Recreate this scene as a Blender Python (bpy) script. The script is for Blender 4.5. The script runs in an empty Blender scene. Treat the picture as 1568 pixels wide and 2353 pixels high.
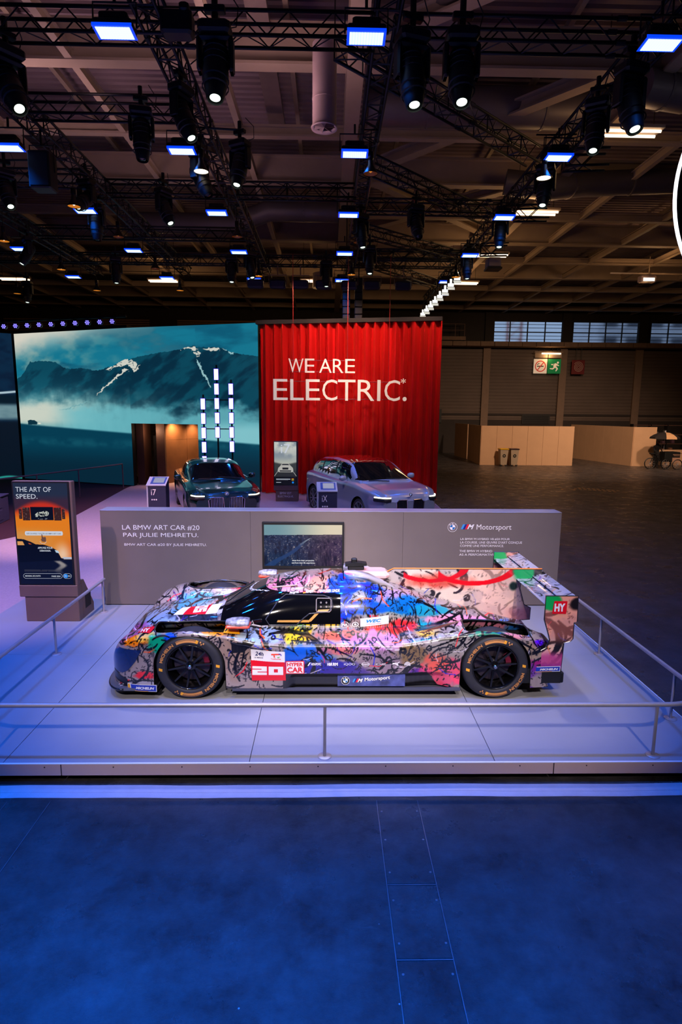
import bpy, math, random
import numpy as np
random.seed(7); RNG = np.random.RandomState(11)
PI = math.pi
SC = bpy.context.scene
COL = SC.collection
S0 = 0.18          # stage top

# ------------------------------------------------------------------ camera
from mathutils import Matrix, Vector
cam_d = bpy.data.cameras.new('camera'); cam = bpy.data.objects.new('camera', cam_d); COL.objects.link(cam)
R_ = (0.9997621340, -0.0199663948, 0.0087760176); D_ = (0.0053760077, -0.1643662146, -0.9863847353); F_ = (0.0211370279, 0.9861972878, -0.1642197780)
cam.matrix_world = Matrix(((R_[0], -D_[0], -F_[0], 0), (R_[1], -D_[1], -F_[1], 0), (R_[2], -D_[2], -F_[2], 3.12), (0, 0, 0, 1)))
cam_d.sensor_fit = 'VERTICAL'; cam_d.sensor_height = 36.0; cam_d.lens = 36.0 * 1383.0 / 2353.0
cam_d.clip_start = 0.1; cam_d.clip_end = 400
SC.camera = cam
# ------------------------------------------------------------------ world: daylight outside the hall
w = bpy.data.worlds.new('world'); SC.world = w; w.use_nodes = True
w.node_tree.nodes['Background'].inputs[0].default_value = (0.30, 0.42, 0.62, 1); w.node_tree.nodes['Background'].inputs[1].default_value = 1.0
vs = SC.view_settings
vs.view_transform = 'Standard'; vs.look = 'None'; vs.gamma = 1.0; vs.exposure = 0.0; vs.use_curve_mapping = False
SC.cycles.use_denoising = True
SC.cycles.max_bounces = 6; SC.cycles.diffuse_bounces = 3; SC.cycles.glossy_bounces = 3; SC.cycles.transmission_bounces = 4
SC.cycles.sample_clamp_indirect = 4.0; SC.cycles.caustics_reflective = False; SC.cycles.caustics_refractive = False

def spot(name, loc, tgt, col, power, ang=60, blend=0.8, rad=0.12):
    l = bpy.data.lights.new(name, 'SPOT'); l.energy = power; l.color = col; l.spot_size = math.radians(ang); l.spot_blend = blend; l.shadow_soft_size = rad
    o = bpy.data.objects.new(name, l); COL.objects.link(o); o.location = loc
    o.rotation_euler = (Vector(tgt) - Vector(loc)).to_track_quat('-Z', 'Y').to_euler(); return o
def point(name, loc, col, power, rad=0.2):
    l = bpy.data.lights.new(name, 'POINT'); l.energy = power; l.color = col; l.shadow_soft_size = rad
    o = bpy.data.objects.new(name, l); COL.objects.link(o); o.location = loc; return o

BLUE = (0.004, 0.15, 1.0); WHT = (1.0, 0.86, 0.80); WARM = (1.0, 0.55, 0.22)
LED_X = (-8.8, -5.6, -2.6, 0.43, 4.05); LED_Y = (-2.0, 1.4, 4.8, 8.15, 11.5, 14.85, 18.3, 21.9)
# blue wash of the LED panel lights (one lamp under each panel); the first two rows hang over the camera
K_BLUE = dict(zip(LED_Y, (5200, 6800, 900, 380, 380, 300, 220, 140)))
for lx in LED_X:
    for ly in LED_Y:
        p = K_BLUE[ly]
        if lx > 3: p *= 0.10 if ly < 3 else 0.7
        spot('led_wash_lamp', (lx, ly, 7.5), (lx, ly + (0.3 if ly > 3 else -0.4), 0), BLUE, p, 105 if ly > 3 else 60, 1.0, 0.18)
# white beams of the moving heads and added unseen front fill, aimed at the cars, wall and curtain
for loc, tgt, pw, ang, col in [
    ((-2.33, 3.6, 7.4), (-0.9, 6.8, 0.5), 480, 38, WHT), ((2.6, 3.6, 7.4), (1.2, 6.8, 0.5), 480, 38, WHT),
    ((0.4, 2.6, 7.4), (0.1, 6.6, 0.5), 520, 38, WHT), ((-2.6, -1.6, 6.6), (-1.3, 7.0, 0.6), 1850, 29, WHT), ((2.6, -1.6, 6.6), (1.7, 7.0, 0.7), 2000, 29, WHT), ((0.4, -1.6, 6.6), (0.2, 7.2, 0.6), 1800, 27, WHT), ((-1.42, 8.21, 6.7), (-0.6, 6.6, 0.6), 520, 42, WHT),  # low spots behind the camera are added fill for upright faces
    ((1.63, 8.29, 6.7), (1.2, 6.7, 0.7), 520, 42, WHT), ((-1.6, 4.6, 6.9), (-1.6, 9.0, 1.3), 1750, 44, (1.0, 0.80, 0.68)), ((1.8, 4.6, 6.9), (1.8, 9.0, 1.3), 1750, 44, (1.0, 0.80, 0.68)),
    ((-2.3, 11.7, 6.8), (-3.2, 16.6, 1.0), 620, 34, (1.0, 0.72, 0.66)), ((-1.6, 11.55, 6.6), (0.6, 17.0, 1.0), 620, 36, (1.0, 0.80, 0.78)),
    ((4.1, 11.0, 6.8), (1.4, 16.0, 1.0), 760, 34, (1.0, 0.85, 0.82)), ((-5.3, 11.7, 6.8), (-6.0, 15.0, 0.2), 2300, 62, (1.0, 0.60, 0.62)),
    ((-5.3, 4.0, 7.4), (-5.9, 10.5, 0.2), 2600, 50, (1.0, 0.62, 0.72)), ((-3.0, 17.5, 7.2), (-4.6, 20.5, 0.2), 400, 60, (1.0, 0.5, 0.42)),
    ((0.7, 18.9, 7.3), (0.6, 21.3, 5.0), 420, 84, (1.0, 0.60, 0.40)), ((-1.5, 18.9, 7.3), (-1.2, 21.5, 4.9), 300, 78, (1.0, 0.60, 0.40)), ((0.7, 15.0, 6.9), (0.6, 21.3, 2.4), 130, 56, (1.0, 0.6, 0.5)),
    ((2.9, 18.6, 7.3), (2.8, 20.8, 4.7), 240, 76, (1.0, 0.60, 0.40)), ((0.2, 14.6, 7.0), (0.4, 20.0, 4.0), 600, 24, (1.0, 0.9, 0.75))]:
    spot('beam_and_fill_lamp', loc, tgt, col, pw, ang, 0.7, 0.10)
# warm light of the hall's own fittings, then warm spots without a fitting
for loc, pw in [((7.2, 15.8, 9.6), 60), ((6.92, 21.47, 9.6), 110), ((6.88, 27.1, 9.6), 130), ((6.99, 32.75, 9.6), 150), ((15.5, 30.4, 9.6), 150),
                ((-8.7, 33.2, 9.6), 110), ((-0.7, 32.7, 9.6), 110), ((20.0, 24.0, 9.4), 90)]:
    point('hall_fitting_lamp', loc, WARM, pw, 0.5)
spot('warm_spot', (12.0, 22.0, 9.6), (13.5, 38, 1.0), (1, .68, .46), 6200, 70, 1.0, 0.4)
spot('warm_spot', (18.5, 24.0, 9.6), (18.5, 38, 1.0), (1, .68, .46), 3800, 60, 1.0, 0.4)
spot('warm_spot', (3.5, 1.2, 6.5), (3.0, 2.6, 0.0), WARM, 190, 34, 1.0, 0.3)
for loc, pw in (((-4.0, 10.5, 8.4), 330), ((-1.2, 13.0, 8.4), 240), ((-7.0, 15.5, 8.4), 260), ((-4.0, 19.5, 8.4), 120), ((2.5, 11.0, 8.4), 50)):      # unseen upward spots added in place of stage light bounced to the roof
    spot('roof_bounce_fill', loc, (loc[0], loc[1] + 0.4, 12), (1.0, 0.60, 0.62), pw, 165, 1.0, 0.6)

# ------------------------------------------------------------------ helpers
def lin(c):
    c = np.asarray(c, float) / 255.0
    return np.where(c <= 0.04045, c / 12.92, ((c + 0.055) / 1.055) ** 2.4)
def rgb(*c): return tuple(lin(c)) + (1.0,)

MATS = {}
def mat(name, col=(128, 128, 128), rough=0.6, metal=0.0, emit=None, es=1.0, coat=0.0, var=0.0, vs_=3.0, attr=None, alpha=None, bump=0.0, bs=40.0, spec=0.5, trans=0.0):
    if name in MATS: return MATS[name]
    m = bpy.data.materials.new(name); MATS[name] = m; m.use_nodes = True
    nt = m.node_tree; b = nt.nodes['Principled BSDF']; L = nt.links
    b.inputs['Base Color'].default_value = rgb(*col); b.inputs['Roughness'].default_value = rough; b.inputs['Metallic'].default_value = metal
    b.inputs['Coat Weight'].default_value = coat; b.inputs['Coat Roughness'].default_value = 0.06; b.inputs['Specular IOR Level'].default_value = spec
    if trans: b.inputs['Transmission Weight'].default_value = trans
    if emit is not None:
        b.inputs['Emission Color'].default_value = rgb(*emit); b.inputs['Emission Strength'].default_value = es
    if var or bump:
        tc = nt.nodes.new('ShaderNodeTexCoord'); n = nt.nodes.new('ShaderNodeTexNoise'); n.inputs['Scale'].default_value = vs_; n.inputs['Detail'].default_value = 6
        L.new(tc.outputs['Object'], n.inputs['Vector'])
        if var:
            r = nt.nodes.new('ShaderNodeValToRGB'); c0 = np.array(lin(col)); r.color_ramp.elements[0].position = 0.3; r.color_ramp.elements[1].position = 0.7
            r.color_ramp.elements[0].color = tuple(c0 * (1 - var)) + (1,); r.color_ramp.elements[1].color = tuple(np.minimum(1, c0 * (1 + var))) + (1,)
            L.new(n.outputs['Fac'], r.inputs['Fac']); L.new(r.outputs['Color'], b.inputs['Base Color'])
        if bump:
            n2 = nt.nodes.new('ShaderNodeTexNoise'); n2.inputs['Scale'].default_value = bs; n2.inputs['Detail'].default_value = 4; L.new(tc.outputs['Object'], n2.inputs['Vector'])
            bp = nt.nodes.new('ShaderNodeBump'); bp.inputs['Strength'].default_value = bump; bp.inputs['Distance'].default_value = 0.01
            L.new(n2.outputs['Fac'], bp.inputs['Height']); L.new(bp.outputs['Normal'], b.inputs['Normal'])
    if attr:
        a = nt.nodes.new('ShaderNodeAttribute'); a.attribute_name = 'paint'
        if attr == 'emit':
            b.inputs['Base Color'].default_value = (0, 0, 0, 1)
            L.new(a.outputs['Color'], b.inputs['Emission Color']); b.inputs['Emission Strength'].default_value = es
        else: L.new(a.outputs['Color'], b.inputs['Base Color'])
    return m

def link(o, parent=None):
    COL.objects.link(o)
    if parent is not None: o.parent = parent
    return o
def tag(o, label=None, cat=None, group=None, kind=None):
    if label: o['label'] = label
    if cat: o['category'] = cat
    if group: o['group'] = group
    if kind: o['kind'] = kind
    return o
def thing(name, label, cat, loc=(0, 0, 0), rz=0.0, group=None):
    o = bpy.data.objects.new(name, None); o.empty_display_size = 0.1; COL.objects.link(o); o.location = loc; o.rotation_euler = (0, 0, rz)
    return tag(o, label, cat, group)
def part_empty(name, parent, loc=(0, 0, 0), rot=(0, 0, 0)):
    o = bpy.data.objects.new(name, None); o.empty_display_size = 0.05; COL.objects.link(o); o.parent = parent; o.location = loc; o.rotation_euler = rot; return o

class MB:
    def __init__(s): s.v = []; s.f = []; s.m = []
    def add(s, vs, fs, m=0):
        b = len(s.v); s.v += [tuple(map(float, p)) for p in vs]; s.f += [tuple(i + b for i in f) for f in fs]; s.m += [m] * len(fs); return s
    def box(s, x0, x1, y0, y1, z0, z1, m=0):
        return s.add([(x0, y0, z0), (x1, y0, z0), (x1, y1, z0), (x0, y1, z0), (x0, y0, z1), (x1, y0, z1), (x1, y1, z1), (x0, y1, z1)],
                     [(0, 3, 2, 1), (4, 5, 6, 7), (0, 1, 5, 4), (1, 2, 6, 5), (2, 3, 7, 6), (3, 0, 4, 7)], m)
    def bbox(s, x0, x1, y0, y1, z0, z1, b=0.01, m=0):      # box with chamfered edges
        P = []; F = []
        for z, e in ((z0, b), (z0 + b, 0), (z1 - b, 0), (z1, b)):
            P += [(x0 + e + b, y0 + e, z), (x1 - e - b, y0 + e, z), (x1 - e, y0 + e + b, z), (x1 - e, y1 - e - b, z), (x1 - e - b, y1 - e, z), (x0 + e + b, y1 - e, z), (x0 + e, y1 - e - b, z), (x0 + e, y0 + e + b, z)]
        for k in range(3):
            for i in range(8): F.append((k * 8 + i, k * 8 + (i + 1) % 8, k * 8 + 8 + (i + 1) % 8, k * 8 + 8 + i))
        F.append(tuple(range(7, -1, -1))); F.append(tuple(range(24, 32)))
        return s.add(P, F, m)
    def tube(s, p0, p1, r, n=8, m=0, r1=None, cap=True):
        p0 = np.array(p0, float); p1 = np.array(p1, float); d = p1 - p0; L = np.linalg.norm(d); d /= max(L, 1e-9)
        a = np.cross(d, (0, 0, 1.0)); 
        if np.linalg.norm(a) < 1e-3: a = np.cross(d, (1.0, 0, 0))
        a /= np.linalg.norm(a); c = np.cross(d, a); r1 = r if r1 is None else r1
        V = []
        for q, rr in ((p0, r), (p1, r1)):
            for i in range(n):
                t = 2 * PI * i / n; V.append(q + rr * (math.cos(t) * a + math.sin(t) * c))
        F = [(i, (i + 1) % n, n + (i + 1) % n, n + i) for i in range(n)]
        if cap: F += [tuple(range(n - 1, -1, -1)), tuple(range(n, 2 * n))]
        return s.add(V, F, m)
    def bar(s, p0, p1, w, h, m=0):                          # rectangular bar, h measured upright
        p0 = np.array(p0, float); p1 = np.array(p1, float); d = p1 - p0; d /= np.linalg.norm(d)
        up = np.array((0, 0, 1.0)); a = np.cross(d, up)
        if np.linalg.norm(a) < 1e-3: a = np.array((1.0, 0, 0))
        a /= np.linalg.norm(a); c = np.cross(a, d)
        V = [q + sx * w / 2 * a + sz * h / 2 * c for q in (p0, p1) for sx, sz in ((-1, -1), (1, -1), (1, 1), (-1, 1))]
        return s.add(V, [(0, 1, 5, 4), (1, 2, 6, 5), (2, 3, 7, 6), (3, 0, 4, 7), (3, 2, 1, 0), (4, 5, 6, 7)], m)
    def path(s, pts, r, n=8, m=0, closed=False):
        P = np.array(pts, float); N = len(P); V = []; prev = None
        for i in range(N):
            if closed: d = P[(i + 1) % N] - P[i - 1]
            else: d = P[min(i + 1, N - 1)] - P[max(i - 1, 0)]
            d /= max(np.linalg.norm(d), 1e-9)
            if prev is None:
                a = np.cross(d, (0, 0, 1.0))
                if np.linalg.norm(a) < 1e-2: a = np.cross(d, (1.0, 0, 0))
            else: a = prev - d * prev.dot(d)
            a /= max(np.linalg.norm(a), 1e-9); prev = a; c = np.cross(d, a)
            V += [P[i] + r * (math.cos(2 * PI * k / n) * a + math.sin(2 * PI * k / n) * c) for k in range(n)]
        F = []
        for i in range(N if closed else N - 1):
            j = (i + 1) % N
            F += [(i * n + k, i * n + (k + 1) % n, j * n + (k + 1) % n, j * n + k) for k in range(n)]
        if not closed: F += [tuple(range(n - 1, -1, -1)), tuple(range((N - 1) * n, N * n))]
        return s.add(V, F, m)
    def prism(s, poly, d0, d1, ax='y', m=0):                # polygon in the plane across ax, from d0 to d1
        n = len(poly)
        def P(a, b, d): return {'y': (a, d, b), 'z': (a, b, d), 'x': (d, a, b)}[ax]
        V = [P(a, b, d0) for a, b in poly] + [P(a, b, d1) for a, b in poly]
        return s.add(V, [tuple(range(n)), tuple(range(2 * n - 1, n - 1, -1))] + [(i, n + i, n + (i + 1) % n, (i + 1) % n) for i in range(n)], m)
    def lathe(s, prof, n=24, ax='z', o=(0, 0, 0), m=0, a0=0.0, a1=2 * PI):   # prof: (radius, along)
        V = []; full = abs(a1 - a0 - 2 * PI) < 1e-6; K = n if full else n + 1
        for r, h in prof:
            for i in range(K):
                t = a0 + (a1 - a0) * i / n; c, q = r * math.cos(t), r * math.sin(t)
                p = {'z': (c, q, h), 'y': (c, h, q), 'x': (h, c, q)}[ax]; V.append((p[0] + o[0], p[1] + o[1], p[2] + o[2]))
        F = []
        for j in range(len(prof) - 1):
            for i in range(n):
                i2 = (i + 1) % K if full else i + 1
                F.append((j * K + i, j * K + i2, (j + 1) * K + i2, (j + 1) * K + i))
        return s.add(V, F, m)
    def build(s, name, mats, parent=None, smooth=False, loc=None, auto=None):
        me = bpy.data.meshes.new(name); me.from_pydata(s.v, [], s.f)
        for mm in (mats if isinstance(mats, (list, tuple)) else [mats]): me.materials.append(mm)
        if any(s.m): me.polygons.foreach_set('material_index', s.m)
        if smooth: me.polygons.foreach_set('use_smooth', [True] * len(s.f))
        me.update(); o = bpy.data.objects.new(name, me); link(o, parent)
        if loc is not None: o.location = loc
        if auto:
            try: me.set_sharp_from_angle(angle=math.radians(auto))
            except Exception: pass
        return o
def struct(name, mb, m, parent=None, smooth=False): return tag(mb.build(name, m, parent, smooth), kind='structure')
def copy_of(o, parent=None, loc=None, rot=None):
    c = o.copy(); COL.objects.link(c)
    if parent is not None: c.parent = parent
    if loc is not None: c.location = loc
    if rot is not None: c.rotation_euler = rot
    for ch in list(o.children): copy_of(ch, c)
    return c

_TC = {}
def text_geo(s, ext=0.0, bold=0.0, shear=0.0):
    k = (s, ext, bold, shear)
    if k in _TC: return _TC[k]
    cu = bpy.data.curves.new('tmp_text', 'FONT'); cu.body = s; cu.extrude = ext; cu.offset = bold; cu.shear = shear; cu.resolution_u = 3; cu.align_x = 'LEFT'
    o = bpy.data.objects.new('tmp_text', cu); COL.objects.link(o)
    bpy.context.view_layer.update()
    dg = bpy.context.evaluated_depsgraph_get(); me = bpy.data.meshes.new_from_object(o.evaluated_get(dg))
    V = np.array([v.co[:] for v in me.vertices]); F = [tuple(p.vertices) for p in me.polygons]
    bpy.data.objects.remove(o); bpy.data.curves.remove(cu); bpy.data.meshes.remove(me)
    V[:, 0] -= V[:, 0].min(); V[:, 1] -= V[:, 1].min(); W = V[:, 0].max(); H = V[:, 1].max()
    _TC[k] = (V, F, W, H); return _TC[k]
def put_text(mb, s, fn, x0, y0, wd, ht, ext=0.0, bold=0.0, shear=0.0, m=0, off=0.0):
    """text stretched to wd x ht with lower left corner x0,y0; fn(x, y, depth) -> point"""
    V, F, W, H = text_geo(s, 0.5 if ext else 0.0, bold, shear)
    P = [fn(x0 + a / W * wd, y0 + b / H * ht, off + (c + 0.5) * ext if ext else off) for a, b, c in V]
    return mb.add(P, F, m)
def flat(o, ux, uy=(0, 0, 1)):
    o = np.array(o, float); ux = np.array(ux, float); ux /= np.linalg.norm(ux); uy = np.array(uy, float); uy /= np.linalg.norm(uy); n = np.cross(ux, uy)
    return lambda x, y, d=0.0: tuple(o + ux * x + uy * y + n * d)
def put_poly(mb, pts, fn, d=0.0, m=0):
    return mb.add([fn(a, b, d) for a, b in pts], [tuple(range(len(pts)))], m)
def put_disc(mb, cx, cy, r, fn, d=0.0, m=0, n=24, r0=0.0, a0=0.0, a1=2 * PI, sy=1.0):
    P = []; F = []
    for i in range(n + 1):
        t = a0 + (a1 - a0) * i / n; P += [fn(cx + r0 * math.cos(t), cy + sy * r0 * math.sin(t), d), fn(cx + r * math.cos(t), cy + sy * r * math.sin(t), d)]
    for i in range(n): F.append((2 * i, 2 * i + 1, 2 * i + 3, 2 * i + 2))
    return mb.add(P, F, m)

# value noise for painted screens
def vnoise(x, y, seed=0):
    xi = np.floor(x).astype(int); yi = np.floor(y).astype(int); fx = x - xi; fy = y - yi
    fx = fx * fx * (3 - 2 * fx); fy = fy * fy * (3 - 2 * fy)
    def h(a, b): 
        n = (a * 374761393 + b * 668265263 + seed * 1442695041) & 0xffffffff
        n = ((n ^ (n >> 13)) * 1274126177) & 0xffffffff
        return ((n ^ (n >> 16)) & 0xffff) / 65535.0
    return (h(xi, yi) * (1 - fx) + h(xi + 1, yi) * fx) * (1 - fy) + (h(xi, yi + 1) * (1 - fx) + h(xi + 1, yi + 1) * fx) * fy
def fbm(x, y, oct=5, seed=0):
    s = 0; a = 0.5
    for i in range(oct): s = s + a * vnoise(x * 2 ** i, y * 2 ** i, seed + i); a *= 0.5
    return s / (1 - 0.5 ** oct)
def sstep(a, b, x):
    t = np.clip((x - a) / (b - a), 0, 1); return t * t * (3 - 2 * t)
def mixc(c, k, f): return c * (1 - f[..., None]) + np.asarray(k, float) * f[..., None]
def grid_mesh(name, P, col=None, mats=None, parent=None, smooth=False, keep=None, midx=None):
    """P: (R, C, 3) points"""
    Rr, Cc = P.shape[:2]; me = bpy.data.meshes.new(name)
    idx = np.arange(Rr * Cc).reshape(Rr, Cc)
    Q = np.stack([idx[:-1, :-1], idx[:-1, 1:], idx[1:, 1:], idx[1:, :-1]], -1).reshape(-1, 4)
    if keep is not None: Q = Q[keep.reshape(-1)]
    if midx is not None: midx = midx.reshape(-1)[keep.reshape(-1)] if keep is not None else midx.reshape(-1)
    me.vertices.add(Rr * Cc); me.vertices.foreach_set('co', P.astype(np.float32).reshape(-1))
    me.loops.add(Q.size); me.loops.foreach_set('vertex_index', Q.reshape(-1).astype(np.int32))
    me.polygons.add(len(Q)); me.polygons.foreach_set('loop_start', np.arange(0, Q.size, 4, dtype=np.int32))
    me.polygons.foreach_set('loop_total', np.full(len(Q), 4, dtype=np.int32))
    if smooth: me.polygons.foreach_set('use_smooth', np.ones(len(Q), bool))
    for mm in (mats if isinstance(mats, (list, tuple)) else [mats]): me.materials.append(mm)
    if midx is not None: me.polygons.foreach_set('material_index', midx.astype(np.int32))
    if col is not None:
        a = me.color_attributes.new('paint', 'FLOAT_COLOR', 'POINT'); c = np.ones((Rr * Cc, 4), np.float32); c[:, :3] = col.reshape(-1, 3); a.data.foreach_set('color', c.reshape(-1))
    me.update(); me.validate(); o = bpy.data.objects.new(name, me); link(o, parent); return o

# common materials
BLACK = mat('black_metal', (17, 17, 20), 0.5, 0.3, var=0.25, vs_=6)
BLACKP = mat('black_plastic', (11, 11, 13), 0.55, var=0.2, vs_=8)
STEEL = mat('brushed_steel', (176, 170, 178), 0.38, 0.45, var=0.06, vs_=12)
CREAM = mat('cream_painted_steel', (150, 132, 118), 0.7, var=0.10, vs_=1.2)
TAUPE = mat('taupe_laminate', (108, 98, 98), 0.62, var=0.04, vs_=3, bump=0.05, bs=200)
BRONZE = mat('bronze_metal_panel', (122, 98, 90), 0.5, 0.25, var=0.05, vs_=3)
WHITEP = mat('white_paint', (235, 235, 238), 0.5, var=0.02, vs_=3)
TXTW = mat('white_lettering', (235, 232, 235), 0.5, var=0.01, vs_=3)
# ================================================================== SETTING
def floor_material():
    m = bpy.data.materials.new('painted_hall_floor'); m.use_nodes = True; nt = m.node_tree; L = nt.links; b = nt.nodes['Principled BSDF']
    tc = nt.nodes.new('ShaderNodeTexCoord')
    def noise(sc, det, vec=None, rough=0.6):
        n = nt.nodes.new('ShaderNodeTexNoise'); n.inputs['Scale'].default_value = sc; n.inputs['Detail'].default_value = det; n.inputs['Roughness'].default_value = rough
        L.new(vec or tc.outputs['Object'], n.inputs['Vector']); return n
    def ramp(src, a, ca, c, cc):
        r = nt.nodes.new('ShaderNodeValToRGB'); r.color_ramp.elements[0].position = a; r.color_ramp.elements[1].position = c
        r.color_ramp.elements[0].color = ca; r.color_ramp.elements[1].color = cc; L.new(src, r.inputs['Fac']); return r
    base = ramp(noise(1.3, 14, None, 0.80).outputs['Fac'], 0.3, rgb(16, 15, 18), 0.66, rgb(96, 90, 92))
    patch = ramp(noise(1.7, 5).outputs['Fac'], 0.66, (0, 0, 0, 1), 0.72, (1, 1, 1, 1))      # rusty scuffed patches
    mx = nt.nodes.new('ShaderNodeMix'); mx.data_type = 'RGBA'; L.new(patch.outputs['Color'], mx.inputs[0]); L.new(base.outputs['Color'], mx.inputs[6]); mx.inputs[7].default_value = rgb(100, 70, 64)
    # scratches: stretched noise in two directions
    mp = nt.nodes.new('ShaderNodeMapping'); mp.inputs['Scale'].default_value = (1.0, 9, 1); mp.inputs['Rotation'].default_value = (0, 0, 0.9); L.new(tc.outputs['Object'], mp.inputs['Vector'])
    s1 = ramp(noise(3.0, 6, mp.outputs['Vector'], 0.7).outputs['Fac'], 0.66, (0, 0, 0, 1), 0.78, (1, 1, 1, 1))
    mp2 = nt.nodes.new('ShaderNodeMapping'); mp2.inputs['Scale'].default_value = (7, 1.1, 1); mp2.inputs['Rotation'].default_value = (0, 0, 0.35); L.new(tc.outputs['Object'], mp2.inputs['Vector'])
    s2 = ramp(noise(4.0, 6, mp2.outputs['Vector'], 0.7).outputs['Fac'], 0.66, (0, 0, 0, 1), 0.80, (1, 1, 1, 1))
    ad = nt.nodes.new('ShaderNodeMath'); ad.operation = 'ADD'; ad.use_clamp = True; L.new(s1.outputs['Color'], ad.inputs[0]); L.new(s2.outputs['Color'], ad.inputs[1])
    mu = nt.nodes.new('ShaderNodeMath'); mu.operation = 'MULTIPLY'; L.new(ad.outputs[0], mu.inputs[0]); mu.inputs[1].default_value = 0.38
    mx2 = nt.nodes.new('ShaderNodeMix'); mx2.data_type = 'RGBA'; L.new(mu.outputs[0], mx2.inputs[0]); L.new(mx.outputs[2], mx2.inputs[6]); mx2.inputs[7].default_value = rgb(150, 146, 152)
    vo = nt.nodes.new('ShaderNodeTexVoronoi'); vo.inputs['Scale'].default_value = 3.4; vo.inputs['Randomness'].default_value = 1.0; L.new(tc.outputs['Object'], vo.inputs['Vector'])
    vr = ramp(vo.outputs['Distance'], 0.012, (1, 1, 1, 1), 0.022, (0, 0, 0, 1)); mx3 = nt.nodes.new('ShaderNodeMix'); mx3.data_type = 'RGBA'; L.new(vr.outputs['Color'], mx3.inputs[0]); L.new(mx2.outputs[2], mx3.inputs[6]); mx3.inputs[7].default_value = rgb(200, 196, 204)      # paint flecks
    L.new(mx3.outputs[2], b.inputs['Base Color'])
    rr = ramp(noise(2.3, 7).outputs['Fac'], 0.3, (0.20, 0.20, 0.20, 1), 0.75, (0.50, 0.50, 0.50, 1)); L.new(rr.outputs['Color'], b.inputs['Roughness'])
    bp = nt.nodes.new('ShaderNodeBump'); bp.inputs['Strength'].default_value = 0.8; bp.inputs['Distance'].default_value = 0.035
    n3 = noise(6, 12, None, 0.78); L.new(n3.outputs['Fac'], bp.inputs['Height']); L.new(bp.outputs['Normal'], b.inputs['Normal'])
    return m
FLOORM = floor_material()
fl = struct('floor', MB().box(-30, 36, -8, 48, -0.2, 0.0), FLOORM)
# cable trench covers let into the floor, with screws
SCREW = mat('screw_head', (150, 146, 150), 0.4, 0.8)
for (y0, y1) in ((-2.0, 2.985), (3.0, 3.545), (3.56, 4.44), (5.3, 6.2)):
    if y0 > 5: continue
    mb = MB().bbox(0.41, 0.735, y0, y1, -0.01, 0.004, 0.003); pl = tag(mb.build('trench_cover', FLOORM, fl), kind='structure')
    sc_ = MB()
    for yy in np.arange(y0 + 0.1, y1, 0.32):
        for xx in (0.435, 0.715): sc_.lathe([(0.0, 0.006), (0.007, 0.006), (0.009, 0.004)], 8, 'z', (xx, float(yy), 0.0005))
    sc_.build('screw', SCREW, pl)
EDGM = mat('steel_edging', (120, 116, 122), 0.4, 0.5, var=.2, vs_=8)
for x in (0.405, 0.738, -2.57, -2.225):
    tag(MB().box(x - 0.0025, x + 0.0025, -2.0, 4.44, -0.01, 0.0045).build('steel_edging', EDGM, fl), kind='structure')
for y in (2.992, 3.552): tag(MB().box(0.41, 0.735, y - .003, y + .003, -0.01, 0.0042).build('steel_edging', EDGM, fl), kind='structure')
# white double-sided tape strip laid before the stage
tp = MB()
tx = np.linspace(-9, 9, 73)
for i in range(72):
    a, b = tx[i], tx[i + 1]; ja = 0.006 * math.sin(a * 2.1) + 0.003 * math.sin(a * 7); jb = 0.006 * math.sin(b * 2.1) + 0.003 * math.sin(b * 7)
    for (o0, o1, z) in ((4.485, 4.553, 0.0035), (4.553, 4.648, 0.006)):
        tp.add([(a, o0 + ja, z), (b, o0 + jb, z), (b, o1 + jb, z + 0.001), (a, o1 + ja, z + 0.001), (a, o0 + ja, 0), (b, o0 + jb, 0)], [(0, 1, 2, 3), (4, 5, 1, 0)])
tag(tp.build('floor_carpet_strip', mat('pale_carpet_offcut', (196, 188, 196), 0.9, var=0.05, vs_=9, bump=0.3, bs=120)), 'long pale strip of carpet lying on the dark floor before the platform', 'carpet strip')
# bright logo light thrown on the far hall floor, painted as flat pale shapes
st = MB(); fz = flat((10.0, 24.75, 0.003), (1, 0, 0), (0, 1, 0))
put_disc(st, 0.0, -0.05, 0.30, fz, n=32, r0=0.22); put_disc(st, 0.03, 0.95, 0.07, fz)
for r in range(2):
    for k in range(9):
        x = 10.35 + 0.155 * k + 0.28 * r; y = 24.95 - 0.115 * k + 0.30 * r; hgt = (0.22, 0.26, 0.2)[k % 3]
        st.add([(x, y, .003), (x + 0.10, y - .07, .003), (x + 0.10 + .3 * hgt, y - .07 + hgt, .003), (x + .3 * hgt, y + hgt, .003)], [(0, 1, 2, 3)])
tag(st.build('floor_logo_light', mat('painted_logo_glow', (235, 200, 165), 0.6, var=0.05)), 'pale ring and slanted blurred marks stuck on the dark hall floor', 'floor sticker')

# ------------------------------------------------------------------ stage platform
XR, YF, YB = 3.49, 4.70, 27.2
DECK = mat('deck_vinyl', (148, 148, 158), 0.55, var=0.04, vs_=2.2, bump=0.03, bs=160, spec=0.35)
CARPET = mat('pale_carpet', (176, 150, 158), 0.95, var=0.07, vs_=30, bump=0.15, bs=220, spec=0.1)
DARKC = mat('plum_carpet', (74, 44, 52), 0.95, var=0.10, vs_=18, bump=0.15, bs=200, spec=0.1)
stage = thing('display_platform', 'large raised display platform with pale blue-grey deck carrying the race car', 'platform', (0, YF, 0))
def sbuild(mb, name, m, **k): o = mb.build(name, m, None, **k); o.parent = stage; o.location = (0, -YF, 0); return o
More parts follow.
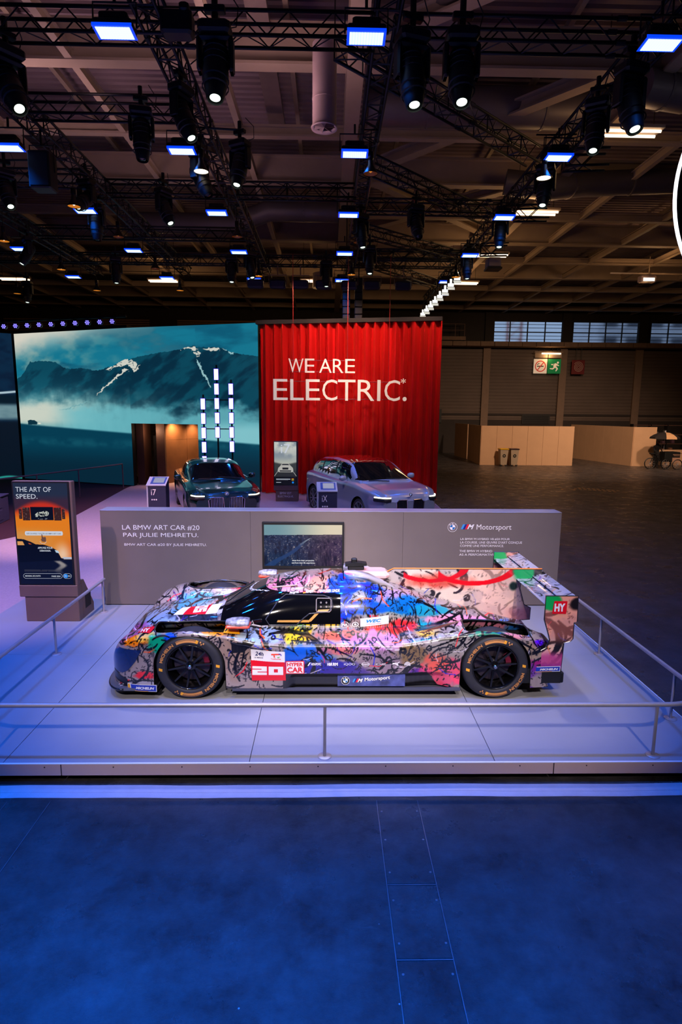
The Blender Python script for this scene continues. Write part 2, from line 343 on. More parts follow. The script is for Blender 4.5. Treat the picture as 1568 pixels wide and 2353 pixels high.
# deck boards with fine recessed joints
xs_ = [-8.2, -5.45, -2.73, -0.66, 1.44, XR]; ys_ = [YF, 7.0, 9.2]
for j in range(2):
    for i in range(5):
        g = 0.0025
        x0, x1 = xs_[i] + g, xs_[i + 1] - g
        if x1 < -4.77 : 
            continue
        if x0 < -4.77: x0 = -4.77
        sbuild(MB().bbox(x0, x1, ys_[j] + g, ys_[j + 1] - g, S0 - 0.02, S0, 0.002), 'deck_board', DECK)
sbuild(MB().box(-4.77, XR, YF + 0.02, 9.2, S0 - 0.06, S0 - 0.021), 'deck_frame', BLACK)
# carpeted stage behind
sbuild(MB().prism([(-4.77, 9.2), (XR, 9.2), (XR, YB), (-7.9, YB), (-7.7, 22.8), (-7.35, 19.4), (-7.1, 16.8), (-7.0, 14.6), (-7.6, 13.2), (-9.5, 12.2), (-9.5, YF), (-4.775, YF)], S0 - 0.1, S0 - 0.002, 'z'), 'pale_carpet', CARPET)
sbuild(MB().box(-17, -4.9, YF, YB, S0 - 0.12, S0 - 0.012), 'plum_carpet', DARKC)
# edge trim
TRIM = mat('peach_edge_board', (214, 184, 176), 0.7, var=0.03, vs_=2); EDGE = mat('white_edge_nosing', (240, 238, 242), 0.4)
for a, b in ((-9.2, -6.0), (-6.0, -2.24), (-2.235, 1.94), (1.945, XR)):
    o = sbuild(MB().box(a + .002, b - .002, YF - 0.014, YF, S0 - 0.105, S0 - 0.004), 'edge_board', TRIM)
sc_ = MB()
for xx in np.arange(-8.7, 3.45, 0.575):
    sc_.lathe([(0.0, YF - 0.017), (0.005, YF - 0.017), (0.006, YF - 0.014)], 8, 'y', (float(xx), 0, S0 - 0.03))
sbuild(sc_, 'board_screw', mat('dark_screw', (30, 28, 32), 0.5))
sbuild(MB().box(-9.2, XR, YF - 0.016, YF + 0.004, S0 - 0.004, S0 + 0.002), 'edge_nosing', EDGE)
sbuild(MB().box(XR, XR + 0.012, YF - 0.016, YB, S0 - 0.1, S0 + 0.002), 'edge_nosing', EDGE)
sbuild(MB().box(-9.2, XR - 0.03, YF + 0.10, YF + 0.14, 0.0, S0 - 0.06), 'skirt', mat('dark_skirt', (34, 36, 48), 0.8, var=0.2))
sbuild(MB().box(XR - 0.14, XR - 0.03, YF + 0.14, YB - 0.1, 0.0, S0 - 0.06), 'skirt', MATS['dark_skirt'])
for k in range(10):
    sbuild(MB().box(-8.6 + 1.25 * k, -8.54 + 1.25 * k, YF + 0.16, YF + 0.24, 0, S0 - 0.07), 'support_foot', BLACK)

# ------------------------------------------------------------------ hall shell
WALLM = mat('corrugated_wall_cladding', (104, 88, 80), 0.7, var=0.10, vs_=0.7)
WY = 47.6
wb = MB()
zs = np.arange(0, 8.01, 0.25)
prof = []
for z in zs: prof += [(0.0, z), (0.0, z + 0.17), (0.05, z + 0.18), (0.05, z + 0.24)]
V = []
for x in (-30, 36):
    V += [(x, WY + d, z) for d, z in prof]
n = len(prof)
wb.add(V, [(i, i + 1, n + i + 1, n + i) for i in range(n - 1)])
wb.box(-30, 36, WY + 0.3, WY + 0.35, 0, 8.1)
struct('wall_back', wb, WALLM)
wu = MB(); wins = [(8.0 + 0.0, 8.0)]
# upper band with window openings: 12.6..18.1, 18.9..24.2, 25.0..30.5, and solid panels to the left
openings = [(12.55, 18.0), (18.8, 23.9), (24.85, 30.4)]
zb, zt, ztop = 8.45, 10.12, 13.4
edges = [-30] + [q for o_ in openings for q in o_] + [36]
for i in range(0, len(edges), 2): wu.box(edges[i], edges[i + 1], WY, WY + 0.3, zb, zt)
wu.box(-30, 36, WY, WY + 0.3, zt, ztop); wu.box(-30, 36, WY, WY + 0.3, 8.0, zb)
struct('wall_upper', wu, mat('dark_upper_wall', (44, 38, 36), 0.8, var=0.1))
FRAME = mat('dark_window_frame', (26, 26, 32), 0.5)
PANE = mat('window_glass', (236, 240, 246), 0.08, trans=1.0)
for k, (a, b) in enumerate(openings):
    wn = tag(part_empty('window_%d' % (k + 1), None, (a, WY, zb)), kind='structure')
    W_ = b - a; H_ = zt - zb; fr = MB()
    fr.box(0, W_, 0.1, 0.18, 0, 0.06); fr.box(0, W_, 0.1, 0.18, H_ - 0.06, H_); fr.build('frame', FRAME, wn)
    for i in range(5): MB().box(W_ * i / 4 - 0.035, W_ * i / 4 + 0.035, 0.08, 0.2, 0, H_).build('mullion', FRAME, wn)
    for z in (0.3, 0.55, 0.8, 1.15, 1.4): MB().box(0, W_, 0.1, 0.14, z, z + 0.035 if z != 0.8 else z + 0.08).build('transom', FRAME, wn)
    for i in range(4): MB().box(W_ * i / 4 + .035, W_ * (i + 1) / 4 - .035, 0.15, 0.155, 0.06, H_ - 0.06).build('pane', PANE, wn)
wt = MB()
for a, b in ((-24.5, -20.9), (-17.2, -13.6), (-11.5, -3.2)):
    for k in range(6): wt.box(a, b, WY - 0.12, WY - 0.05, 8.95 + 0.16 * k, 9.05 + 0.16 * k)
struct('trim_3', wt, mat('tan_slat_panel', (150, 118, 90), 0.7, var=0.1))
struct('wall_right', MB().box(36, 36.3, -8, 48, 0, 13.4), WALLM)
struct('wall_left', MB().box(-30.3, -30, -8, 48, 0, 13.4), WALLM)
struct('wall_front', MB().box(-30, 36, -8.3, -8, 0, 13.4), WALLM)
# columns of the back wall
for k, x in enumerate((4.6, 12.15, 18.1, 24.0)):
    struct('column_%d' % (k + 1), MB().box(x - 0.25, x + 0.2, WY - 0.25, WY, 0, 8.1).box(x - 0.3, x + 0.25, WY - 0.3, WY - 0.25, 0, 8.1), mat('tan_column', (134, 110, 94), 0.7, var=0.08))
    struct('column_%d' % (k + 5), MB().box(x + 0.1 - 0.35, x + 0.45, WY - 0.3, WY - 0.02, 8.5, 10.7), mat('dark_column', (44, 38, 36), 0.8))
# walkway (catwalk) along the wall
cw = thing('maintenance_walkway', 'tan walkway slung along the back wall under the window band', 'walkway', (0, 46.3, 8.2))
for k in range(20):
    MB().bbox(8.2 + 1.05 * k, 8.2 + 1.05 * k + 1.02, -0.06, 1.2, -0.12, 0.22, 0.01).build('fascia_panel', mat('walkway_fascia', (128, 102, 82), 0.7, var=0.1), cw)
MB().box(6.5, 10.2, -0.05, 1.2, 0.28, 0.55).build('upper_landing', MATS['walkway_fascia'], cw)
for z in (1.0, 1.45): MB().tube((6.5, 0, z), (10.1, 0, z), 0.025, 6).build('rail', BRONZE, cw)
for x in (7.2, 8.4, 9.4, 10.1): MB().tube((x, 0, 0.55), (x, 0, 1.45), 0.03, 6).build('post', BRONZE, cw)
# dark lower band + doors/hatches of the back wall
struct('baseboard_back', MB().box(4, 34, WY - 0.05, WY, 0, 2.6).box(4, 34, WY - 0.12, WY, 2.95, 3.1), mat('dark_wall_base', (54, 46, 44), 0.8, var=0.1))
struct('door_1', MB().bbox(6.9, 8.6, WY - 0.12, WY - 0.04, 0, 2.3, 0.02), mat('dark_door', (34, 32, 34), 0.6))
struct('trim_1', MB().box(6.4, 8.8, WY - 0.2, WY - 0.1, 2.35, 3.4), mat('dark_door', (34, 32, 34)))
v_ = thing('ventilation_grille', 'dark square louvred grille on the back wall over the booths', 'vent', (16.25, WY - 0.1, 2.3))
MB().box(-1.1, 1.1, -0.05, 0.0, 0, 0.75).build('frame', MATS['dark_door'], v_)
for k in range(5): MB().box(-1.0, 1.0, -0.1, -0.05, 0.08 + 0.13 * k, 0.14 + 0.13 * k).build('slat', BLACK, v_)

# outside: crane and apartment block seen through the windows
cr = thing('tower_crane', 'orange lattice mast of a crane outside the left window', 'crane', (21.5, 72, 0))
for sx in (-0.8, 0.8): MB().box(sx - .12, sx + .12, -.1, .1, 0, 24).build('mast_chord', mat('crane_orange', (190, 90, 60), 0.6), cr)
lm = MB()
for k in range(18): lm.bar((-0.8, 0, k * 1.3), (0.8, 0, k * 1.3 + 1.3), 0.1, 0.1); lm.bar((-0.8, 0, k * 1.3), (0.8, 0, k * 1.3), 0.1, 0.1)
lm.build('mast_lacing', MATS['crane_orange'], cr)
ap = thing('apartment_building', 'pale apartment block with rows of balconies outside the right windows', 'building', (43, 78, 0))
MB().box(-9, 24, 0, 10, 0, 26).build('wall', mat('pale_facade', (205, 205, 210), 0.8, var=0.08, vs_=0.5), ap)
wd0 = None
for r in range(6):
    for c in range(11):
        if wd0 is None: wd0 = MB().bbox(-0.85, 0.85, -0.15, 0.0, 0, 1.3, 0.02).build('window', mat('dark_pane', (44, 50, 66), 0.15), ap); wd0.location = (-7.5, 0, 6.2)
        else: copy_of(wd0, ap, (-7.5 + 2.9 * c, 0, 6.2 + 2.6 * r))
for r in range(6): MB().box(-9, 24, -1.1, 0, 7.75 + 2.6 * r, 7.95 + 2.6 * r).build('balcony_slab', mat('pale_facade', (205, 205, 210)), ap)

# ------------------------------------------------------------------ roof
dk = MB(); yy = np.arange(-8, 48.01, 0.3); V = []
pf = []
for y in yy: pf += [(y, 0.0), (y + 0.14, 0.0), (y + 0.17, 0.12), (y + 0.27, 0.12)]
for x in (-30, 36): V += [(x, y, 12.3 + d) for y, d in pf]
n = len(pf); dk.add(V, [(i, n + i, n + i + 1, i + 1) for i in range(n - 1)])
struct('ceiling', dk, mat('corrugated_roof_deck', (128, 110, 118), 0.75, var=0.12, vs_=0.8))
struct('roof_slab', MB().box(-30.3, 36.3, -8.3, 48.3, 12.9, 13.2), BLACK)
def ibeam(mb, p0, p1, w, h, t=0.05):
    p0 = np.array(p0, float); p1 = np.array(p1, float); z = np.array((0, 0, 1.0))
    mb.bar(p0 + z * (t / 2), p1 + z * (t / 2), w, t); mb.bar(p0 + z * (h - t / 2), p1 + z * (h - t / 2), w, t); mb.bar(p0 + z * h / 2, p1 + z * h / 2, t, h - 2 * t); return mb
BM = CREAM
kk = 1
for i, y in enumerate(np.arange(11.3, 47, 3.45)):
    big = i % 2 == 1
    mb = ibeam(MB(), (-30, y, 10.6), (36, y, 10.6), 0.34 if big else 0.22, 0.85 if big else 0.30, 0.06)
    struct('beam_%d' % kk, mb, BM); kk += 1
for x in (-22, -18.7, -15.4, -12.1, -8.95, -5.68, -2.47, 9.85, 13.15, 16.5, 19.8, 23.1, 26.4):
    struct('beam_%d' % kk, ibeam(MB(), (x, 5, 10.62), (x, 47.5, 10.62), 0.16, 0.26, 0.03), BM); kk += 1
struct('beam_%d' % kk, ibeam(MB(), (0.55, 6, 10.5), (0.55, 47.5, 10.5), 0.38, 0.8, 0.06), BM); kk += 1
struct('beam_%d' % kk, ibeam(MB(), (7.4, 6, 10.5), (7.4, 47.5, 10.5), 0.3, 0.5, 0.06), BM); kk += 1
for p0, p1 in [((1.3, 21.3), (6.7, 15.2)), ((1.0, 14.3), (3.6, 12.2)), ((1.2, 28.0), (6.5, 22.6)), ((1.4, 35.6), (6.8, 28.0)), ((0.9, 21.6), (6.9, 28.2))]:
    struct('beam_%d' % kk, ibeam(MB(), (*p0, 10.85), (*p1, 10.85), 0.34, 0.34, 0.05), BM); kk += 1
# shallow purlins and struts under the deck
for i, x in enumerate((-20.4, -17, -13.8, -10.5, -7.3, -4.1, -1.0, 2.2, 5.5, 11.5, 14.8, 18.2, 21.5)):
    struct('beam_%d' % kk, MB().box(x - .06, x + .06, 5, 47.5, 11.9, 12.05), BM); kk += 1
tray = mat('perforated_tray', (110, 96, 92), 0.6, 0.2, var=0.1)
struct('trim_2', MB().box(-1.75, -1.3, 9, 19.8, 11.2, 11.25).box(-1.75, -1.72, 9, 19.8, 11.25, 11.35).box(-1.33, -1.3, 9, 19.8, 11.25, 11.35), tray)

# ventilation ducts
DUCT = mat('galvanised_duct', (104, 96, 100), 0.5, 0.35, var=0.1, vs_=1.0)
def duct(label, path, r):
    d = thing('air_duct', label, 'duct', path[0], 0)
    o = np.array(path[0]); P = [np.array(p) - o for p in path]; MB().path(P, r, 20).build('duct_run', DUCT, d, smooth=True, auto=40)
    rg = MB()
    for i in range(len(P) - 1):
        L = np.linalg.norm(P[i + 1] - P[i]); k = max(1, int(L / 2.2)); dr = (P[i + 1] - P[i]) / L
        for j in range(k): q = P[i] + dr * (j + 0.5) * L / k; rg.tube(q - dr * .03, q + dr * .03, r + 0.02, 20)
    tag(rg.build('joint_ring', DUCT, d), kind='stuff'); return d
duct('wide dark duct running across the roof behind the central truss', [(1.0, 17.6, 11.2), (4.2, 17.6, 11.2), (7.2, 17.6, 11.2)], 0.5)
duct('thick duct dropping towards the camera above the central lights', [(2.4, 10.0, 11.4), (2.4, 13.2, 11.4), (2.6, 16.9, 11.3)], 0.42)
duct('bent duct at the right side above the twin tube lights', [(6.9, 14.6, 10.3), (8.0, 14.9, 10.3), (9.2, 14.6, 10.6), (12.5, 14.6, 10.8)], 0.38)
duct('bent duct between the right truss and the roof beams', [(5.6, 20.6, 10.4), (7.0, 20.4, 10.2), (8.4, 21.2, 10.6), (14.5, 21.2, 10.9)], 0.38)
duct('long dark duct under the beams behind the left truss', [(-7.5, 24.0, 10.0), (-3.6, 24.0, 10.0), (-2.2, 23.4, 10.3), (0.3, 23.4, 10.3)], 0.36)
dn = thing('duct_outlet', 'pale round air outlet hanging from the roof beside the centre truss', 'duct', (-0.12, 13.2, 8.75))
MB().lathe([(0.24, 0), (0.24, 0.5), (0.245, 0.5), (0.245, 0.53), (0.24, 0.53), (0.24, 1.5)], 28).build('pipe', mat('pale_duct', (158, 138, 142), 0.55, var=0.05), dn, smooth=True, auto=30)
MB().lathe([(0.20, 0.02), (0.26, -0.03), (0.27, 0.0), (0.245, 0.02)], 28).build('rim', MATS['pale_duct'], dn, smooth=True)
for k in range(7):
    t = 2 * PI * k / 7; MB().add([(0, 0, 0.0), (0.24 * math.cos(t), 0.24 * math.sin(t), -0.01), (0.24 * math.cos(t + .55), 0.24 * math.sin(t + .55), 0.07)], [(0, 1, 2), (2, 1, 0)]).build('vane', MATS['pale_duct'], dn)
MB().tube((0.2, 0, 1.5), (0.2, 0, 3.4), 0.015, 6).build('hanger', BLACK, dn)
dm = thing('round_ceiling_outlet', 'small pale drum outlet far back between centre and left trusses', 'duct', (-0.35, 32.0, 9.3))
MB().lathe([(0.0, 0), (0.5, 0), (0.5, 0.7), (0, 0.7)], 20).build('drum', mat('pale_duct', (158, 138, 142)), dm)
MB().tube((0, 0, .7), (0, 0, 1.4), 0.05).build('hanger', BLACK, dm)
# ================================================================== RIGGING
TR = BLACK; TZ = 8.15; TH = 0.145
def box_truss(name, label, p0, p1, lacing='stuff', group='black lighting trusses'):
    p0 = np.array(p0, float); p1 = np.array(p1, float); L = np.linalg.norm(p1 - p0); d = (p1 - p0) / L
    ang = math.atan2(d[1], d[0]); t = thing(name, label, 'truss', tuple(p0), ang, group)
    ch = MB().tube((0, 0, 0), (L, 0, 0), 0.025, 8).build('chord', TR, t, smooth=True); ch.location = (0, -TH, -TH)
    for a, b in ((TH, -TH), (-TH, TH), (TH, TH)): copy_of(ch, t, (0, a, b))
    step = 0.29; n = int(L / step)
    if lacing == 'parts':
        br = MB().tube((0, 0, -TH), (step, 0, TH), 0.010, 5).build('brace', TR, t); br2 = None
        k = 0; br.location = (0, -TH, 0)
        br2 = MB().tube((0, 0, TH), (step, 0, -TH), 0.010, 5).build('brace', TR, t); br2.location = (step, -TH, 0)
        for k in range(n):
            for y in (-TH, TH):
                if k < 2 and y < 0: continue
                copy_of(br if k % 2 == 0 else br2, t, (k * step, y, 0))
        lc = MB()
        for k in range(n): s = 1 if k % 2 else -1; lc.tube((k * step, -TH * s, -TH), ((k + 1) * step, TH * s, -TH), 0.009, 4, cap=False)
        tag(lc.build('lacing', TR, t), kind='stuff')
    else:
        lc = MB()
        for k in range(n):
            s = 1 if k % 2 else -1; a, b = k * step, (k + 1) * step
            for y in (-TH, TH): lc.tube((a, y, -TH * s), (b, y, TH * s), 0.011, 4, cap=False)
            for z in (-TH, TH): lc.tube((a, -TH * s, z), (b, TH * s, z), 0.011, 4, cap=False)
            if k % 4 == 0:
                for q, r in (((a, -TH, -TH), (a, TH, -TH)), ((a, -TH, TH), (a, TH, TH)), ((a, -TH, -TH), (a, -TH, TH)), ((a, TH, -TH), (a, TH, TH))): lc.tube(q, r, 0.014, 4, cap=False)
        tag(lc.build('lacing', TR, t), kind='stuff')
    fl = MB(); k = 0
    x = 3.0
    while x < L: 
        for a, b in ((-TH, -TH), (TH, -TH), (-TH, TH), (TH, TH)): fl.tube((x - .06, a, b), (x + .06, a, b), 0.036, 8)
        x += 3.0
    if fl.v: tag(fl.build('coupler', BLACKP, t), kind='stuff')
    return t
TXX = {'far left': -8.5, 'second from left': -5.25, 'left': -2.3, 'centre': 0.72, 'right': 4.4}
for nm, x in TXX.items():
    y0, y1 = (6.0, 28.5) if nm == 'right' else (6.0, 23.5)
    if nm == 'far left': y0 = 11.0
    box_truss('lighting_truss', 'long black box truss running into the depth, %s of the five rows' % nm, (x, y0, TZ), (x, y1, TZ), group='black trusses running into the depth')
lt = [(-4.9, 8.98, 0.6, 'parts', 'nearest black cross truss, left of the centre row'), (0.85, 8.98, 4.25, 'parts', 'nearest black cross truss between centre and right rows'),
      (-5.1, 11.2, -2.45, 'parts', 'second black cross truss between the two left rows'), (-8.5, 14.4, -5.4, 'stuff', 'black cross truss at the left edge, in the third row'),
      (-2.15, 14.95, 0.6, 'stuff', 'black cross truss in the third row left of centre'), (0.9, 15.9, 4.25, 'stuff', 'black cross truss in the third row right of centre'),
      (-5.1, 14.95, -2.45, 'stuff', 'black cross truss in the third row between the left rows'), (-8.4, 18.5, -2.45, 'parts', 'black cross truss in the fourth row on the left'),
      (-12.5, 21.5, 4.25, 'stuff', 'longest black cross truss, the last row before the screens'), (0.9, 20.5, 4.25, 'stuff', 'black cross truss of the fifth row right of centre')]
for x0, y, x1, md, lb in lt: box_truss('cross_truss', lb, (x0, y, TZ - 0.02), (x1, y, TZ - 0.02), md, 'black cross trusses')
for p0, p1, lb in [((0.15, 9.48), (4.1, 13.1), 'black slanting truss crossing from the centre row to the right row in front'), ((0.8, 13.6), (4.2, 17.0), 'black slanting truss, second between centre and right rows'),
                   ((0.8, 18.2), (4.2, 21.0), 'black slanting truss, third between centre and right rows'), ((1.0, 21.6), (4.2, 25.3), 'black slanting truss, farthest between centre and right rows')]:
    box_truss('slanting_truss', lb, (*p0, TZ + 0.1), (*p1, TZ + 0.1), 'stuff', 'slanting black trusses')
# short stubs with a lattice end on the right truss
for k, (x, y) in enumerate([(4.45, 12.3), (4.45, 15.4), (4.45, 18.7)]):
    box_truss('truss_stub', 'short black truss stub sticking out right of the right truss, %s' % ('nearest', 'middle', 'farthest')[k], (x, y, TZ - 0.28), (x + 0.75, y - 0.1, TZ - 0.5), 'stuff', 'truss stubs')

ORD = ['nearest', 'second', 'third', 'fourth', 'fifth', 'sixth', 'seventh']
# ---- LED panel lights
LENS = mat('blue_white_led_face', (0, 0, 0), 0.3, emit=(170, 205, 255), es=2.3)
def lens_face():
    m = MATS['blue_white_led_face']
    return m
BLUE_HALO = mat('blue_halo_rim', (0, 0, 0), 0.4, emit=(4, 60, 255), es=1.3)  # emissive edge painted as the blue halo round the lit lens
proto = None
def make_led():
    t = thing('led_panel_light', 'x', 'stage light')
    MB().bbox(-0.23, 0.23, -0.12, 0.12, 0.0, 0.10, 0.015).bbox(-0.17, 0.17, -0.09, 0.09, 0.10, 0.2, 0.02).build('housing', BLACKP, t)
    y = MB(); y.path([(-0.26, 0, 0.05), (-0.26, 0, 0.34), (0.26, 0, 0.34), (0.26, 0, 0.05)], 0.013, 6); y.tube((0, 0, 0.34), (0, 0, 0.5), 0.02, 6); y.build('yoke', BLACK, t)
    MB().box(-0.236, 0.236, -0.126, 0.126, -0.004, 0.0).box(-0.235, 0.235, -0.128, -0.120, 0.0, 0.03).build('halo_rim', BLUE_HALO, t)
    f = MB()
    for i in range(12):
        for j in range(6): cx = -0.188 + i * 0.0342; cy = -0.0855 + j * 0.0342; f.bbox(cx - .016, cx + .016, cy - .016, cy + .016, -0.012, -0.003, 0.002)
    tag(f.build('lens_array', LENS, t), kind='stuff')
    return t
proto = make_led()
colw = dict(zip(LED_X, ('far left', 'second left', 'left', 'centre', 'right')))
first = True
for lx in LED_X:
    for iy, ly in enumerate(LED_Y):
        if iy < 2 or (lx < -8 and iy < 5): continue
        o = proto if first else copy_of(proto); first = False
        o.location = (lx, ly, 7.6); o.rotation_euler = (-0.10 + 0.02 * ((iy * 7 + int(lx)) % 3), 0, 0)
        o['label'] = 'blue-white LED panel light under the %s truss, %s from the front' % (colw[lx], ORD[iy - 2]); o['group'] = 'blue LED panel lights under the trusses'

# ---- moving heads
LW = mat('bright_spot_lens', (0, 0, 0), 0.2, emit=(225, 245, 230), es=2.2)
LD = mat('dark_spot_lens', (20, 24, 30), 0.08)
def moving_head(loc, lean, turn, lit, label, s=1.0, grp='black moving-head spotlights'):
    """loc: centre of the fixture's body; lean tips the barrel away from straight down; turn spins it"""
    t = thing('moving_head_light', label, 'stage light', loc, turn, grp); t.scale = (s, s, s)
    MB().bbox(-0.2, 0.2, -0.15, 0.15, 0.36, 0.5, 0.03).tube((0, 0, .5), (0, 0, .86), 0.04).bbox(-0.13, 0.13, -0.05, 0.05, 0.62, 0.70, 0.01).build('base', BLACKP, t)
    yk = MB()
    yk.bbox(-0.23, -0.17, -0.09, 0.09, -0.06, 0.34, 0.025); yk.bbox(0.17, 0.23, -0.09, 0.09, -0.06, 0.34, 0.025); yk.bbox(-0.22, 0.22, -0.09, 0.09, 0.29, 0.36, 0.03); yk.build('yoke', BLACKP, t)
    b = part_empty('barrel', t, (0, 0, 0.04), (lean, 0, 0))
    MB().lathe([(0.0, 0.27), (0.11, 0.26), (0.15, 0.21), (0.165, 0.1), (0.16, -0.05), (0.165, -0.14), (0.15, -0.27), (0.125, -0.38), (0.112, -0.45), (0.10, -0.47), (0.095, -0.43)], 18).build('shell', BLACKP, b, smooth=True, auto=35)
    rb = MB()
    for z in (0.16, 0.08, 0.0, -0.2, -0.3): rb.lathe([(0.155, z), (0.171, z - .010), (0.155, z - .02)], 16)
    rb.build('cooling_fins', BLACK, b)
    MB().lathe([(0.0, -0.462), (0.04, -0.458), (0.060, -0.450), (0.068, -0.445)], 16).build('lens', LW if lit else LD, b, smooth=True)
    best = None
    for tx in TXX.values():
        if 6 < loc[1] < 23.5: best = min(best or (9, 0, 0), (abs(tx - loc[0]), tx - loc[0], 0))
    for x0, y, x1, md, lb_ in lt:
        if x0 - .1 < loc[0] < x1 + .1: best = min(best or (9, 0, 0), (abs(y - loc[1]), 0, y - loc[1]))
    if best and best[0] > .05:
        wx, wy, wz = best[1], best[2], 8.03 - loc[2]; c0, s0 = math.cos(-turn), math.sin(-turn)
        MB().tube((0, 0, .70), ((c0 * wx - s0 * wy) / s, (s0 * wx + c0 * wy) / s, wz / s), 0.022, 6).build('support_arm', BLACK, t)
    cb = MB(); cb.path([(0.1, 0.1, 0.5), (0.24, 0.16, 0.56), (0.28, 0.1, 0.75), (0.15, 0.0, 0.9)], 0.008, 5); cb.build('power_cable', BLACK, t); return t
MHS = [((-1.42, 8.28, 7.3), -0.25, 0.0, 1, 'large black spotlight with lit lens hanging below the nearest cross truss left of centre'),
       ((-3.03, 10.6, 7.35), -0.1, 0.2, 0, 'large black unlit spotlight hanging under the second cross truss at left'),
       ((-2.2, 9.8, 7.3), 0.45, 1.1, 1, 'black spotlight tilted to the right under the left truss'),
       ((-2.38, 11.9, 7.2), 0.5, 1.1, 0, 'black unlit spotlight tilted beside the lit bell lamp'),
       ((-1.6, 11.6, 7.3), -0.3, -0.5, 1, 'black lit spotlight on a short arm right of the left truss'),
       ((-4.3, 8.95, 7.35), 0.6, 0.9, 1, 'big black fixture cluster spotlight at the left picture edge'),
       ((1.02, 8.35, 7.3), -0.25, 0.3, 1, 'black lit spotlight right of the centre truss, left of its twin'),
       ((1.63, 8.30, 7.3), -0.3, 0.0, 1, 'black lit spotlight right of the centre truss, right of its twin'),
       ((4.08, 8.95, 7.3), -0.35, 0.3, 1, 'big black lit spotlight nearest under the right truss'),
       ((4.05, 9.95, 7.3), -0.3, -0.5, 1, 'slim black lit spotlight, second under the right truss'),
       ((4.14, 12.4, 7.3), -0.3, -0.5, 1, 'black lit spotlight, third under the right truss'),
       ((4.1, 15.3, 7.3), -0.2, -0.4, 1, 'black lit spotlight, fourth under the right truss'),
       ((1.99, 14.8, 7.3), 0.5, 0.3, 0, 'black unlit spotlight alone between centre and right trusses'),
       ((-5.45, 15.1, 7.3), -0.05, 0.0, 0, 'black unlit spotlight hanging straight down, second left row'),
       ((-3.59, 14.0, 7.3), 0.5, 1.0, 1, 'black spotlight with small lit lens between the left trusses'),
       ((-6.7, 20.0, 7.3), -0.1, 0.3, 1, 'small lit spotlight above the mountain screen, far left row'),
       ((-3.03, 19.7, 7.3), -0.2, 0.0, 1, 'small lit spotlight above the mountain screen, left row'),
       ((-0.11, 20.1, 7.3), -0.1, 0.3, 1, 'small lit spotlight above the red curtain'),
       ((0.76, 15.5, 7.3), 0.2, 0.6, 1, 'black lit spotlight close to the centre truss in the third row'),
       ((1.16, 18.3, 7.3), -0.2, 0.0, 1, 'small lit spotlight right of the centre truss, fourth row'),
       ((4.06, 18.7, 7.3), -0.1, 0.5, 1, 'small lit spotlight, fifth under the right truss'),
       ((-5.24, 14.0, 7.45), -0.9, -0.3, 1, 'white glowing spotlight beside a blue panel, second left row'),
       ((-6.5, 13.1, 7.3), -0.5, 0.8, 1, 'dark spotlight at the left edge in the third row'),
       ((-8.4, 17.9, 7.3), -0.5, -0.9, 1, 'dark spotlight at the left edge beside the far blue panel'),
       ((-2.39, 19.1, 7.3), -0.3, 0.7, 1, 'small lit spotlight just under the left truss above the curtain edge'),
       ((-11.3, 23.8, 7.3), -0.2, 0.0, 1, 'small lit spotlight at the far left above the dark side screen')]
for i, (loc, ln, tn, lit, lb) in enumerate(MHS): moving_head((loc[0], loc[1], loc[2] + (0.10 if i not in (0, 5, 6, 7, 8) else 0)), -abs(ln), tn, lit, lb, 0.98 if i in (0, 5, 6, 7, 8) else 0.86)

# ---- bell lamps
AMB = mat('amber_reflector', (60, 30, 10), 0.3, emit=(255, 150, 40), es=0.55); BULB = mat('warm_bulb', (0, 0, 0), emit=(255, 235, 200), es=4.0); AMBD = mat('dim_reflector', (70, 44, 26), 0.4, emit=(160, 80, 30), es=0.12)
BELL = mat('dark_bell_shade', (30, 24, 24), 0.35, 0.4)
def bell(loc, lv, label):
    t = thing('bell_lamp', label, 'lamp', loc, 0, 'bell-shaped work lamps under the trusses')
    t.scale = (.74, .74, 1)
    MB().lathe([(0.03, 0.22), (0.06, 0.2), (0.075, 0.12), (0.17, 0.0), (0.175, -0.02)], 20).build('shade', BELL, t, smooth=True)
    MB().lathe([(0.06, 0.10), (0.165, -0.012)], 20).build('reflector', BULB if lv == 3 else (AMB if lv == 2 else AMBD), t, smooth=True)
    MB().lathe([(0.0, 0.0), (0.04, 0.02), (0.045, 0.06), (0.02, 0.1)], 10).build('bulb', BULB if lv > 1 else AMB, t, smooth=True)
    MB().tube((0, 0, 0.2), (0, 0, 0.70), 0.012, 6).bar((-.24, 0, .70), (.24, 0, .70), .03, .02).build('stem', BLACK, t)
    dx = min((tx - loc[0] for tx in TXX.values()), key=abs)
    if .1 < abs(dx) < 1.2: MB().tube((0, 0, .7), (dx / .74, 0, .72), .014, 6).build('support_arm', BLACK, t)
    MB().lathe([(0.05, 0.2), (0.07, 0.24), (0.07, 0.34), (0.0, 0.36)], 12).build('cap', BELL, t)
